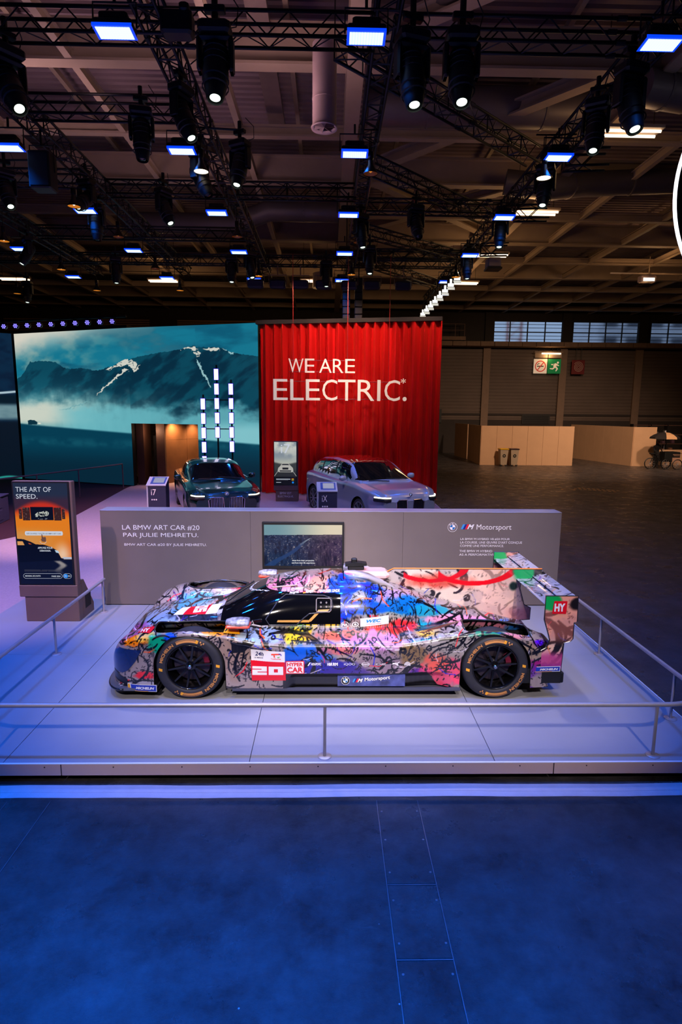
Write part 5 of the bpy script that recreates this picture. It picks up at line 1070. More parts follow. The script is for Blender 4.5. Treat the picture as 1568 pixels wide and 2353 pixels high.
J = [((0, 0, .86), .13), ((0, 0, 1.05), .12), ((0, -.02, 1.28), .15), ((0, -.03, 1.40), .06), ((0, -.05, 1.50), .09), ((0, -.05, 1.58), .085),
     ((.17, -.03, 1.30), .055), ((.21, -.12, 1.08), .045), ((.17, -.30, 1.0), .035), ((-.17, -.03, 1.30), .055), ((-.22, -.1, 1.06), .045), ((-.18, -.28, .98), .035),
     ((.09, 0, .80), .085), ((.10, -.02, .45), .06), ((.10, .02, .08), .04), ((.10, -.12, .04), .04), ((-.09, 0, .80), .085), ((-.10, -.02, .45), .06), ((-.10, .02, .08), .04), ((-.10, -.12, .04), .04)]
ED_ = [(0, 1), (1, 2), (2, 3), (3, 4), (4, 5), (2, 6), (6, 7), (7, 8), (2, 9), (9, 10), (10, 11), (0, 12), (12, 13), (13, 14), (14, 15), (0, 16), (16, 17), (17, 18), (18, 19)]
me = bpy.data.meshes.new('body'); me.from_pydata([j[0] for j in J], ED_, []); po = bpy.data.objects.new('body', me); link(po, pz); me.materials.append(mat('dark_clothes', (20, 18, 22), .9, var=.15, vs_=6))
sk = po.modifiers.new('skin', 'SKIN')
for i, j in enumerate(J): me.skin_vertices[0].data[i].radius = (j[1], j[1] * .85)
me.skin_vertices[0].data[0].use_root = True; po.modifiers.new('sub', 'SUBSURF').levels = 1; po.modifiers['sub'].render_levels = 1
MB().lathe([(0.0, .09), (.05, .07), (.07, 0), (.06, -.06), (.02, -.09), (0, -.09)], 10, 'z', (0, -.105, 1.53)).build('face', mat('skin_tone', (150, 104, 84), .6), pz, smooth=True)
# ================================================================== ROAD CARS
def sinterp(x, pts, w=0.04):
    xs = np.array([p[0] for p in pts]); ys = np.array([p[1] for p in pts]); s = 0
    for k in (-1.5, -.75, 0, .75, 1.5): s = s + np.interp(x + k * w, xs, ys) * {1.5: .1, .75: .25, 0: .3}[abs(k)]
    return s
def road_car(name, label, loc, rz, spec, paint, roofm):
    """front of the car towards -y, centred on the Empty; a body shell lofted over stations, glass as its own part"""
    c = thing(name, label, 'car', loc, rz); Lh, Wh, Hh = spec['L'] / 2, spec['W'] / 2, spec['H']; wr = spec['wr']; ax = (spec['axf'], spec['axr'])
    N, Mt = 300, 150
    y = -Lh * np.cos(np.linspace(0, PI, N)) * 0.5 + np.linspace(-Lh, Lh, N) * 0.5
    belt = sinterp(y, spec['belt'], .06); roof = sinterp(y, spec['roof'], .06); rw = sinterp(y, spec['roofw'], .05)
    plan = Wh * (1 - spec.get('pr', .30) * np.clip((np.abs(y) - (Lh - .75)) / .75, 0, 1) ** 2.4) 
    bot = np.full(N, .20) + .10 * np.clip((np.abs(y) - (Lh - .35)) / .35, 0, 1)
    for a in ax:
        r = wr + .045; dd = np.clip(r * r - (y - a) ** 2, 0, None); bot = np.maximum(bot, np.where(np.abs(y - a) < r, wr + np.sqrt(dd), 0))
    t = np.linspace(-1, 1, Mt * 2 + 1)
    sgn = np.sign(t); q = np.abs(t)
    nb = 40; side = np.linspace(0, 1, nb)
    # half section from centre to bottom: top across (v), corner, side
    vs1 = np.linspace(0, 1, 70); ang = np.linspace(0, PI / 2, 10)[1:]; sd = np.linspace(0, 1, 22)[1:]
    rows = []
    for i in range(N):
        W_, b, rf, rwi, bo = plan[i], belt[i], roof[i], rw[i], bot[i]; R = .10; pts = []
        vflat = W_ - R
        for v in vs1 * vflat:
            base = b - .05 * (v / W_) ** 2 + .03 * math.exp(-((v / W_ - .78) / .12) ** 2)
            g = 0.0
            if rf > b + .02:
                e = v / (rwi + .22 * (rf - b) / .5 + .02)
                g = (rf - b) * (max(0, 1 - e ** spec.get('pw', 6.0)) ** .55)
                g += 0
            pts.append((v, base + g))
        z0 = pts[-1][1]
        for a in ang: pts.append((vflat + R * math.sin(a), z0 - R * (1 - math.cos(a))))
        zs_ = z0 - R
        for s in sd:
            z = zs_ + (max(bo, .18) - zs_) * s if bo < zs_ - .01 else zs_ - .005 * s
            h = z; bulge = .018 * math.sin(min(1, max(0, (h - .2) / .6)) * PI) - .035 * (1 - min(1, (h - .15) / .35)) if h < .8 else 0
            crease = -.02 * math.exp(-((h - .48) / .10) ** 2)
            pts.append((vflat + R + bulge + crease, z))
        rows.append(pts)
    H_ = np.array(rows)                                     # N, K, 2
    K = H_.shape[1]; P = np.zeros((N, 2 * K - 1, 3)); P[:, :K, 0] = -H_[:, ::-1, 0]; P[:, :K, 2] = H_[:, ::-1, 1]; P[:, K - 1:, 0] = H_[:, :, 0]; P[:, K - 1:, 2] = H_[:, :, 1]; P[:, :, 1] = y[:, None]
    ctr = (P[:-1, :-1] + P[1:, 1:]) / 2; n_ = np.cross(P[1:, :-1] - P[:-1, :-1], P[:-1, 1:] - P[:-1, :-1]); n_ /= np.maximum(np.linalg.norm(n_, axis=2, keepdims=True), 1e-9)
    yc, xc, zc = ctr[..., 1], np.abs(ctr[..., 0]), ctr[..., 2]; bl = np.interp(yc, y, belt); rf = np.interp(yc, y, roof); rwc = np.interp(yc, y, rw)
    frac = (zc - bl) / np.maximum(rf - bl, .05); green = (rf > bl + .06) & (zc > bl + .05)
    y0, y1, y2, y3 = spec['ws']                              # windscreen base, top; rear glass top, base
    mi = np.zeros(yc.shape, int)
    wsl = green & (yc < y1 + .10 * (xc / .6) ** 2) & (xc < rwc + .20 * (1 - frac) - .055) & (frac > .05)
    rgl = green & (yc > y2) & (xc < rwc - .04)
    top = green & (frac > .86) & (yc > y1) & (yc < y2) & (xc < rwc - .02)
    sidew = green & (~wsl) & (~rgl) & (~top) & (frac > .10) & (frac < .84) & (yc > y0 + .35 + .55 * frac) & (yc < y3 - .45 - .25 * frac) & (np.abs(n_[..., 0]) > .35)
    mi[wsl | rgl | sidew] = 1; mi[top] = 2
    for py in spec['pillars']: mi[sidew & (np.abs(yc - py) < .05)] = 3
    grid_mesh('body_shell', P, None, [paint, mat('car_glass', (10, 14, 18), .04, spec=.8, coat=1.0), roofm, BLACKP], c, smooth=True, midx=mi)
    MB().box(-Wh + .12, Wh - .12, -Lh + .2, Lh - .2, .16, .5).build('underbody', BLACKP, c)
    MB().prism([(H_[0, k, 0], H_[0, k, 1]) for k in range(K)] + [(-H_[0, k, 0], H_[0, k, 1]) for k in range(K - 1, -1, -1)], -Lh - .01, -Lh + .01, 'y').build('front_panel', paint, c)
    MB().prism([(H_[-1, k, 0], H_[-1, k, 1]) for k in range(K)] + [(-H_[-1, k, 0], H_[-1, k, 1]) for k in range(K - 1, -1, -1)], Lh - .01, Lh + .01, 'y').build('rear_panel', paint, c)
    # wheels
    ALLOY = mat('alloy_spokes', (150, 150, 156), .3, .8)
    for a in ax:
        for s in (-1, 1):
            w_ = part_empty('wheel', c, (s * (Wh - .02), a, wr)); w_.rotation_euler = (0, 0, PI / 2 * s)
            MB().lathe([(wr - .09, .0), (wr - .03, -.012), (wr, .03), (wr, .2), (wr - .06, .24)], 36, 'y').build('tyre', BLACKP, w_, smooth=True, auto=40)
            m2 = MB()
            for k in range(10):
                t0 = 2 * PI * k / 10; m2.bar((.05 * math.cos(t0), .0, .05 * math.sin(t0)), ((wr - .1) * math.cos(t0 + .12), .005, (wr - .1) * math.sin(t0 + .12)), .03, .03)
            m2.lathe([(0, -.01), (.06, -.01), (.07, .03)], 16, 'y').lathe([(wr - .12, .0), (wr - .085, .0), (wr - .085, .1)], 36, 'y'); m2.build('rim', ALLOY, w_); MB().lathe([(0, .09), (wr - .1, .09)], 24, 'y').build('brake_disc', BLACK, w_)
    # lamps, grille, mirrors, trim
    fy = -Lh; HL = mat('car_headlamp', (0, 0, 0), emit=(255, 244, 224), es=2.4); CH = mat('chrome_trim', (215, 210, 220), .12, 1.0)
    hz = spec['hz']
    def front(x): return -Lh + .75 - .75 * (min(1, max(0, (Wh - abs(x))) / (Wh * spec.get('pr', .30))) ** (1 / 2.4)) if abs(x) > Wh * (1 - spec.get('pr', .3)) else -Lh
    for s in (-1, 1):
        hb_ = MB(); xs2 = np.linspace(.56, Wh - .10, 7)
        hb_.path([(s * x, front(x) - .012 - .0 * x, hz + .03 * (x - .4)) for x in xs2], .016, 8); hb_.build('headlamp', HL, c)
        hb2 = MB(); hb2.path([(s * x, front(x) - .004, hz - .055 + .02 * (x - .4)) for x in xs2], .045, 8); hb2.build('lamp_housing', BLACKP, c)
        mr = part_empty('door_mirror', c, (s * (Wh + .07), y0 + .55, belt[int(N * .4)] + .08)); mr.rotation_euler = (0, 0, -.2 * s)
        MB().lathe([(0, -.13), (.05, -.12), (.085, -.05), (.085, .03), (.07, .07), (0, .075)], 16, 'x').build('mirror_shell', paint, mr, smooth=True).scale = (.95, .8, .85)
        MB().bar((-s * .14, 0, -.07), (0, 0, -.05), .06, .03).build('mirror_arm', CH, mr)
    gr = part_empty('radiator_grille', c)
    for s in (-1, 1):
        x0, x1, z0, z1 = spec['grille']; q = [(s * x0, z0), (s * (x0 + .03), z1), (s * (x1 - .08), z1 + .01), (s * x1, z1 - .06), (s * (x1 - .02), z0 + .05), (s * (x1 - .10), z0)]
        m3 = MB(); m3.prism(q if s > 0 else q[::-1], fy - .012, fy + .01, 'y'); m3.build('opening', BLACK, gr)
        MB().path([(a, fy - .018, b) for a, b in q], .012, 6, closed=True).build('chrome_surround', CH, gr); m4_ = MB()
        for k in range(8): x = x0 + .05 + (x1 - x0 - .12) * k / 7; m4_.box(min(s * x, s * (x + .012)), max(s * x, s * (x + .012)), fy - .02, fy - .01, z0 + .02, z1)
        m4_.build('vertical_bars', CH, gr)
    a_, b_, c2 = MB(), MB(), MB(); ef = lambda x, z, d=0.0: (x, fy + .02 - d - .02 + .10 * (z - spec['ez']) * 2, z); roundel(a_, b_, c2, 0, spec['ez'], .05, ef, .012)
    e = part_empty('round_emblem', c); a_.build('white_ring', WHT_L, e); b_.build('black_band', BLACK, e); c2.build('blue_quarters', BLU, e)
    tr = MB()
    for s in (-1, 1):      # bright window line
        ys = np.linspace(y0 + .45, y3 - .4, 24); tr.path([(s * (np.interp(q, y, plan) - .10), q, np.interp(q, y, belt) + .035) for q in ys], .010, 5)
        arc_ = []
        for q in ys:
            rr2, bb2, rr3 = np.interp(q, y, roof), np.interp(q, y, belt), np.interp(q, y, rw); k_ = .86
            arc_.append((s * (rr3 + .01), q, bb2 + (rr2 - bb2) * .80))
    if spec.get('chrome', True): tr.build('window_trim', CH, c)
    wp = MB(); wp.tube((-.55, y0 + .06, np.interp(y0 + .06, y, roof) + .015), (.05, y0 + .02, np.interp(y0, y, roof) + .035), .012, 5); wp.tube((.0, y0 + .1, np.interp(y0 + .1, y, roof) + .02), (.6, y0 + .06, np.interp(y0 + .06, y, roof) + .02), .012, 5); wp.build('wipers', BLACKP, c)
    return c
PG = mat('dark_green_paint', (8, 40, 40), .25, .35, coat=1.0); PS = mat('silver_blue_paint', (148, 156, 182), .3, .35, coat=1.0)
road_car('sedan', 'large dark green sedan behind the low wall, left of the i7 kiosk', (-3.43, 17.86, S0), math.radians(18),
    dict(L=5.39, W=1.95, H=1.54, wr=.36, axf=-1.70, axr=1.51, pr=.22, pw=6, belt=[(-2.7, .70), (-2.62, .86), (-2.3, .95), (-1.2, 1.03), (0, 1.03), (1.5, 1.06), (2.4, 1.08), (2.7, .95)],
         roof=[(-2.7, .6), (-1.35, .95), (-1.28, 1.06), (-.45, 1.47), (-.1, 1.53), (.5, 1.54), (1.1, 1.50), (1.6, 1.38), (2.2, 1.14), (2.4, 1.0), (2.7, .6)], roofw=[(-2.7, .70), (-1.3, .74), (-.4, .60), (.4, .60), (1.6, .58), (2.3, .66), (2.7, .66)],
         ws=(-1.30, -.48, 1.25, 2.2), pillars=(.15, 1.05), hz=.80, grille=(.06, .46, .40, .76), ez=.86), PG, PG)
road_car('sport_utility_car', 'silver-blue electric car angled in front of the red curtain', (1.03, 17.03, S0), math.radians(24),
    dict(L=4.95, W=1.97, H=1.70, wr=.385, axf=-1.55, axr=1.45, pr=.28, pw=6, belt=[(-2.48, .72), (-2.4, .90), (-2.1, 1.03), (-1.2, 1.13), (0, 1.13), (1.4, 1.17), (2.3, 1.15), (2.48, 1.0)],
         roof=[(-2.48, .6), (-1.45, 1.02), (-1.32, 1.15), (-.45, 1.60), (-.1, 1.67), (.6, 1.70), (1.5, 1.64), (1.95, 1.52), (2.25, 1.2), (2.4, 1.0), (2.48, .6)], roofw=[(-2.48, .72), (-1.3, .78), (-.4, .62), (.6, .60), (1.9, .58), (2.4, .66)],
         ws=(-1.35, -.48, 1.9, 2.3), pillars=(.12, 1.10), hz=.86, grille=(.07, .40, .36, .80), ez=.93, chrome=False), PS, mat('black_glass_roof', (16, 10, 12), .05, coat=1.0))
# seats seen through the sedan's windscreen are left to the dark glass
# ================================================================== RACE CAR   local frame: x along (nose at -x), v across (near side -1), h up
CX, CY = 0.16, 6.83
rc = thing('race_car', 'low race car painted all over with bright abstract splashes and black ink strokes', 'race car', (CX, CY, S0))
FX, RX, WR = -1.570, 1.578, 0.348
fen = [(-2.45, .36), (-2.40, .47), (-2.3, .585), (-2.1, .675), (-1.9, .735), (-1.6, .765), (-1.3, .75), (-1.1, .69), (-.9, .635), (-.5, .605), (0, .59), (.6, .61), (.9, .66), (1.15, .725), (1.4, .77), (1.65, .765), (1.9, .71), (2.05, .64), (2.14, .60)]
cen = [(-2.45, .36), (-2.38, .52), (-2.2, .61), (-2.0, .665), (-1.6, .715), (-1.35, .755), (-1.2, .83), (-1.0, .925), (-.85, .985), (-.7, 1.03), (-.5, 1.065), (-.25, 1.085), (0, 1.09), (.2, 1.085), (.45, 1.02), (.8, .90), (1.2, .76), (1.6, .64), (2.14, .50)]
dck = [(-2.45, .36), (-2.38, .45), (-2.2, .54), (-1.9, .575), (-1.5, .585), (-1.2, .60), (-.9, .615), (0, .62), (.6, .61), (1.0, .60), (1.5, .56), (2.14, .49)]
wgc = [(-2.45, .50), (-1.9, .46), (-1.5, .46), (-1.2, .56), (-.9, .60), (-.5, .60), (0, .60), (.3, .57), (.6, .50), (1.0, .38), (1.5, .24), (2.14, .16)]
def Ff(x): return sinterp(x, fen)
def Cf(x): return sinterp(x, cen)
def Df(x): return sinterp(x, dck)
def Gf(x): return sinterp(x, wgc)
def Wplan(x):
    x = np.asarray(x, float); u = np.clip((-2.05 - x) / .40, 0, 1); w = 1.0 - .40 * (1 - np.sqrt(1 - u ** 2))
    return w - .03 * np.clip((x - 1.9) / .25, 0, 1)
def Top(x, v):
    x = np.asarray(x, float); v = np.abs(np.asarray(v, float)); D = Df(x); F = Ff(x); C = Cf(x); G = Gf(x)
    fb = D + (F - D) * np.exp(-np.clip((.80 - v) / .23, 0, 9) ** 4) + .012 * np.exp(-((v - .80) / .15) ** 2)
    r = np.clip(v / G, 0, 1); p = np.interp(x, [-1.6, -1.1, .4, 1.2], [4, 3.2, 3.2, 2.2]); g = D + (C - D) * np.power(np.maximum(0, 1 - r ** p), np.interp(x, [-1.5, -1.1, .3, 1.2], [.8, .55, .55, .8]))
    fb = fb - .045 * sstep(.74, .95, v) * np.maximum(sstep(.6, .3, np.abs(x - FX)), sstep(.6, .3, np.abs(x - RX)))
    k = .025; return np.maximum(fb, g) + k * np.exp(-np.abs(fb - g) / k) * .35 * (r < 1)
def RCf(x):
    x = np.asarray(x, float); return .085 - .052 * np.maximum(sstep(.52, .36, np.abs(x - FX)), sstep(.50, .36, np.abs(x - RX)))
RC_ = .085
def side_v(x, h):
    x = np.asarray(x, float); h = np.asarray(h, float); W = Wplan(x)
    W = W - .055 * sstep(.29, .22, h) * sstep(-.60, -.48, x) * sstep(1.12, .95, x)          # lower undercut
    W = W - .10 * sstep(-1.12, -1.02, x) * sstep(-.70, -.95, x) * sstep(.50, .40, h + .5 * (x + .9)) * 0
    W = W - .045 * np.exp(-((x - .95) / .28) ** 2) * sstep(.6, .35, h) - .04 * np.exp(-((x + .95) / .16) ** 2) * sstep(.25, .5, h)
    return W
def Bot(x):
    b = np.full(np.shape(x), .125)
    for a in (FX, RX):
        r = .366; b = np.where(np.abs(x - a) < r, np.maximum(b, WR + np.sqrt(np.maximum(0, r * r - (x - a) ** 2))), b)
    return np.minimum(b, .712)
NX = 860
xs = np.concatenate([np.linspace(-2.45, -2.3, 26)[:-1], np.linspace(-2.3, 2.14, NX)]); NX = len(xs)
W = Wplan(xs); B_ = Bot(xs); RCx = RCf(xs)
nside, ncor, ntop = 76, 12, 165
rows = []
tt = np.linspace(0, 1, ntop); cang_ = np.linspace(PI / 2, 0, ncor + 1)[:-1]
vflat = W - RCx
edge = Top(xs, vflat); zs_ = edge - RCx
half = []          # from bottom up to the centre, near side
for s in np.linspace(0, 1, nside)[:-1]:
    h = np.minimum(B_, zs_ - .004) + (zs_ - np.minimum(B_, zs_ - .004)) * s; half.append((side_v(xs, h), h))
for a in cang_: half.append((vflat + RCx * np.sin(a), edge - RCx + RCx * np.cos(a)))
for t in tt: v = vflat * (1 - t); half.append((v, Top(xs, v)))
Hh = np.array([[a, b] for a, b in half])          # K,2,NX
K = len(half); P = np.zeros((NX, 2 * K - 1, 3)); P[:, :, 0] = xs[:, None]
P[:, :K, 1] = -Hh[:, 0].T; P[:, :K, 2] = Hh[:, 1].T; P[:, K - 1:, 1] = Hh[::-1, 0].T; P[:, K - 1:, 2] = Hh[::-1, 1].T
# ---- paint: generic abstract splashes in car coordinates (x, w = h + v/3)
def uv(px, py): return (px - 787) / 221.6, (1608 - py) / 213.0
PATCH = [  # px, py, rx, ry, colour, strength   (px,py are only a drawing scale: 221.6 units per metre)
 (330, 1425, 60, 30, (176, 190, 205), 1), (400, 1378, 60, 30, (120, 188, 206), .9), (470, 1345, 45, 22, (206, 184, 214), .9), (525, 1345, 42, 22, (226, 48, 104), 1), (560, 1338, 22, 16, (250, 110, 90), .9),
 (290, 1455, 30, 25, (196, 120, 170), .8), (322, 1474, 34, 12, (246, 160, 30), 1), (345, 1465, 24, 12, (240, 215, 150), .8), (372, 1482, 26, 24, (0, 168, 140), 1), (398, 1466, 16, 14, (10, 110, 220), .9), (345, 1552, 30, 9, (226, 60, 70), .8), (330, 1575, 60, 14, (200, 195, 200), 1),
 (505, 1450, 34, 12, (246, 170, 40), 1), (470, 1395, 60, 22, (225, 225, 228), .8), (540, 1500, 40, 60, (176, 160, 152), .9), (430, 1420, 60, 12, (40, 44, 60), .8),
 (680, 1345, 110, 30, (240, 178, 196), 1), (740, 1340, 50, 24, (248, 192, 172), .9), (800, 1312, 26, 10, (250, 200, 190), .8),
 (790, 1370, 40, 70, (20, 100, 210), 1), (840, 1365, 52, 34, (8, 84, 214), 1), (862, 1400, 44, 24, (30, 120, 210), .9), (830, 1370, 22, 16, (196, 188, 176), .9), (910, 1372, 50, 20, (196, 176, 206), .9), (950, 1395, 60, 26, (28, 130, 180), .9), (1010, 1405, 50, 18, (70, 170, 180), .8), (885, 1420, 60, 12, (190, 186, 176), .9),
 (600, 1462, 60, 22, (190, 205, 218), .9), (675, 1458, 36, 26, (232, 214, 90), .9), (690, 1440, 30, 8, (40, 140, 70), .8), (740, 1436, 40, 8, (240, 200, 30), .8), (750, 1426, 36, 6, (226, 30, 60), .8), (800, 1462, 80, 12, (250, 150, 130), .9), (885, 1450, 60, 14, (240, 96, 80), .8), (940, 1440, 34, 16, (245, 90, 100), .9), (1000, 1432, 28, 12, (30, 170, 190), .9), (980, 1455, 30, 14, (240, 214, 120), .8),
 (700, 1505, 62, 26, (58, 128, 204), .95), (780, 1492, 60, 12, (226, 150, 150), .7), (730, 1535, 110, 20, (70, 66, 160), .9), (800, 1545, 60, 14, (90, 70, 150), .8), (860, 1478, 70, 26, (214, 176, 214), .9), (880, 1520, 60, 30, (164, 150, 164), .8), (945, 1505, 40, 26, (150, 132, 100), .9), (962, 1550, 40, 18, (110, 50, 160), .9), (1015, 1545, 56, 36, (226, 120, 150), .85), (1000, 1520, 30, 26, (220, 140, 120), .8), (1030, 1478, 60, 30, (186, 182, 180), .9), (1060, 1560, 20, 14, (240, 120, 150), .9),
 (1050, 1425, 70, 12, (244, 190, 206), .9), (1150, 1432, 60, 14, (246, 186, 206), .9), (1120, 1456, 40, 10, (20, 150, 120), .8), (1180, 1458, 40, 10, (226, 180, 186), .9), (1210, 1440, 26, 20, (90, 160, 220), .9), (1238, 1480, 18, 10, (120, 40, 220), .9), (1215, 1500, 40, 22, (190, 176, 160), .9), (1230, 1528, 40, 14, (170, 40, 140), .9), (1200, 1540, 40, 20, (120, 60, 170), .6)]
def paint(x, w, seed, dens=1.0, base=(182, 172, 170), patches=PATCH, xr=(-2.45, 2.3), wr_=(0.1, 1.9), strokes=True, ns=150, thick=.9):
    A = np.ones(x.shape + (3,)) * np.array(base, float); n1 = fbm(x * 5 + 3, w * 6, 4, seed); n2 = fbm(x * 16, w * 16, 4, seed + 9)
    A = mixc(A, (168, 160, 164), sstep(.5, .62, n1) * .6)
    for px, py, rx, ry, c, s in patches:
        a, b = uv(px, py); d = np.sqrt(((x - a) / (rx / 221.6)) ** 2 + ((w - b) / (ry / 213.)) ** 2); f = sstep(1.15, .65, d + .9 * (n2 - .5) + .5 * (n1 - .5)); A = mixc(A, c, f * s)
    n3 = vnoise(x * 70, w * 70, seed + 3); A = mixc(A, (28, 26, 34), sstep(.60, .74, n2) * sstep(.3, .8, n3) * .75)
    if not strokes: return A
    rs = np.random.RandomState(seed)
    def stroke(pts, wd, c, f0=1.0):
        nonlocal A
        pts = np.array(pts); lo = pts.min(0) - .06; hi = pts.max(0) + .06
        m = (x > lo[0]) & (x < hi[0]) & (w > lo[1]) & (w < hi[1])
        if not m.any(): return
        X, Y = x[m], w[m]; best = np.full(X.shape, 9.0)
        for i in range(len(pts) - 1):
            p, q = pts[i], pts[i + 1]; d = q - p; L2 = max(d.dot(d), 1e-9); t = np.clip(((X - p[0]) * d[0] + (Y - p[1]) * d[1]) / L2, 0, 1)
            tw = wd * (.55 + .45 * math.sin(PI * (i + .5) / (len(pts) - 1))); best = np.minimum(best, np.hypot(X - p[0] - t * d[0], Y - p[1] - t * d[1]) / tw)
        f = sstep(1.15, .75, best) * f0; A[m] = A[m] * (1 - f[:, None]) + np.array(c, float) * f[:, None]
    INK = (16, 15, 20)
    for k in range(int(ns * dens)):
        cx, cy = rs.uniform(*xr), rs.uniform(*wr_); ty = rs.randint(5); L = rs.uniform(.04, .14) * (2.6 if rs.rand() < .16 else 1); a = rs.uniform(0, 2 * PI); cu = rs.uniform(-2.5, 2.5) if ty < 3 else rs.uniform(-8, 8)
        n = 9; pts = []; X, Y = cx, cy; th = a
        for i in range(n): pts.append((X, Y)); X += L / n * 2 * math.cos(th); Y += L / n * 2 * math.sin(th); th += cu / n * (1 + .5 * math.sin(i * 2.1 + k))
        stroke(pts, rs.uniform(.005, .014) * thick * (1.8 if L > .2 else 1), INK, .96)
    for k in range(int(ns * 1.1 * dens)):      # clusters of short dashes
        cx, cy = rs.uniform(*xr), rs.uniform(*wr_); a = rs.uniform(0, PI)
        for j in range(rs.randint(2, 6)): ox, oy = cx + rs.normal(0, .03), cy + rs.normal(0, .03); L = rs.uniform(.008, .03); stroke([(ox, oy), (ox + L * math.cos(a), oy + L * math.sin(a))], rs.uniform(.003, .007), INK, .9)
    for k in range(int(ns * .22 * dens)):      # coloured thin strokes
        cx, cy = rs.uniform(*xr), rs.uniform(*wr_); a = rs.uniform(0, 2 * PI); L = rs.uniform(.08, .25); c = [(226, 30, 50), (30, 60, 190), (246, 240, 250), (110, 30, 150), (240, 130, 40)][rs.randint(5)]
        stroke([(cx, cy), (cx + L * .5 * math.cos(a), cy + L * .5 * math.sin(a)), (cx + L * math.cos(a + .3), cy + L * math.sin(a + .3))], rs.uniform(.003, .008), c, .8)
    return A
Xg = P[..., 0]; Wg_ = P[..., 2] + (P[..., 1] + 1) / 3.0
colr = paint(Xg, Wg_, 5, 1.0, ns=760); _g = colr.mean(-1, keepdims=True); colr = 255 * (np.clip(_g + (colr - _g) * 1.35, 0, 255) / 255) ** 1.5
# black painted areas: undercut recess and bottom strip
hh, vv_ = P[..., 2], P[..., 1]
rec = (hh < .285) & (Xg > -.62) & (Xg < 1.0 - (hh - .12) * .8) & (np.abs(vv_) > .85)
colr = np.where(rec[..., None], np.array([14, 13, 16.]), colr)
tri_ = (np.abs(vv_) > .8) & (hh > .50) & (hh < .64) & (Xg > -1.14) & (Xg < -.90) & ((hh - .50) > .9 * (Xg + 1.02)) & (hh < .62)
colr = np.where(tri_[..., None], np.array([12, 12, 16.]), colr)
def livery_mat(name):
    m = bpy.data.materials.new(name); m.use_nodes = True; nt = m.node_tree; L = nt.links; b = nt.nodes['Principled BSDF']
    a = nt.nodes.new('ShaderNodeAttribute'); a.attribute_name = 'paint'; tc = nt.nodes.new('ShaderNodeTexCoord')
    vo = nt.nodes.new('ShaderNodeTexVoronoi'); vo.inputs['Scale'].default_value = 150; vo.inputs['Randomness'].default_value = 0.15; L.new(tc.outputs['Object'], vo.inputs['Vector'])
    r = nt.nodes.new('ShaderNodeValToRGB'); r.color_ramp.elements[0].position = .18; r.color_ramp.elements[1].position = .42; L.new(vo.outputs['Distance'], r.inputs['Fac'])
    n = nt.nodes.new('ShaderNodeTexNoise'); n.inputs['Scale'].default_value = 3.2; n.inputs['Detail'].default_value = 4; L.new(tc.outputs['Object'], n.inputs['Vector'])
    r2 = nt.nodes.new('ShaderNodeValToRGB'); r2.color_ramp.elements[0].position = .42; r2.color_ramp.elements[1].position = .58; L.new(n.outputs['Fac'], r2.inputs['Fac'])
    mu = nt.nodes.new('ShaderNodeMath'); mu.operation = 'MULTIPLY'; inv = nt.nodes.new('ShaderNodeMath'); inv.operation = 'SUBTRACT'; inv.inputs[0].default_value = 1.0; L.new(r.outputs['Color'], inv.inputs[1]); L.new(inv.outputs[0], mu.inputs[0]); L.new(r2.outputs['Color'], mu.inputs[1])
    m3 = nt.nodes.new('ShaderNodeMath'); m3.operation = 'MULTIPLY'; m3.inputs[1].default_value = .4; L.new(mu.outputs[0], m3.inputs[0])
    mx = nt.nodes.new('ShaderNodeMix'); mx.data_type = 'RGBA'; L.new(m3.outputs[0], mx.inputs[0]); L.new(a.outputs['Color'], mx.inputs[6]); mx.inputs[7].default_value = rgb(60, 56, 66)
    L.new(mx.outputs[2], b.inputs['Base Color']); b.inputs['Roughness'].default_value = .28; b.inputs['Coat Weight'].default_value = .8; b.inputs['Coat Roughness'].default_value = .05; b.inputs['Specular IOR Level'].default_value = .4
    return m
LIV = livery_mat('splashed_livery'); GLS = mat('race_glass', (8, 9, 14), .05, spec=.7, coat=1.0); CARB = mat('carbon_fibre', (26, 26, 30), .3, coat=.6, var=.3, vs_=60)
ctr = (P[:-1, :-1] + P[1:, 1:]) / 2; cx_, cv, ch = ctr[..., 0], ctr[..., 1], ctr[..., 2]; av = np.abs(cv)
D_c = Df(cx_); C_c = Cf(cx_); isf = (av < Gf(cx_)) & (ch > D_c + .03)
mi = np.zeros(cx_.shape, int)
wsr = -.97 + .36 * np.clip(av / .45, 0, 1) ** 2.0                      # rear edge of the visor band
glass = isf & (cx_ > -1.30 - .10 * (1 - (av / .5) ** 2) + .1) & (cx_ > -1.36 + .35 * (av / .55) ** 3) & (cx_ < wsr)
sideb = (av > .36) & (av < .66) & (ch < .985 + .0 * cx_) & (ch > .635) & (cx_ > -1.12) & (cx_ < -.02)
mi[isf & (cx_ > -1.34) & (cx_ < -.02) & ((cx_ < wsr) | ((ch < .975) & (ch > .62)))] = 1
def hole(cx, x0, x1, v0, v1, sk=.06):
    a = np.abs(cx_ - (x0 + x1) / 2) / ((x1 - x0) / 2); b = np.abs(av - (v0 + v1) / 2 - 0 * cx_) / ((v1 - v0) / 2); return (a ** 3.5 + b ** 4.5) < 1
HF = (-1.95, -1.20, .62, .955); HR = (1.26, 1.95, .65, .955)
hol = ((hole(0, *HF)) | (hole(0, *HR))) & (ch > .5)
body = grid_mesh('bodywork', P, lin(np.clip(colr, 0, 255)), [LIV, GLS], rc, smooth=True, keep=~hol, midx=mi)
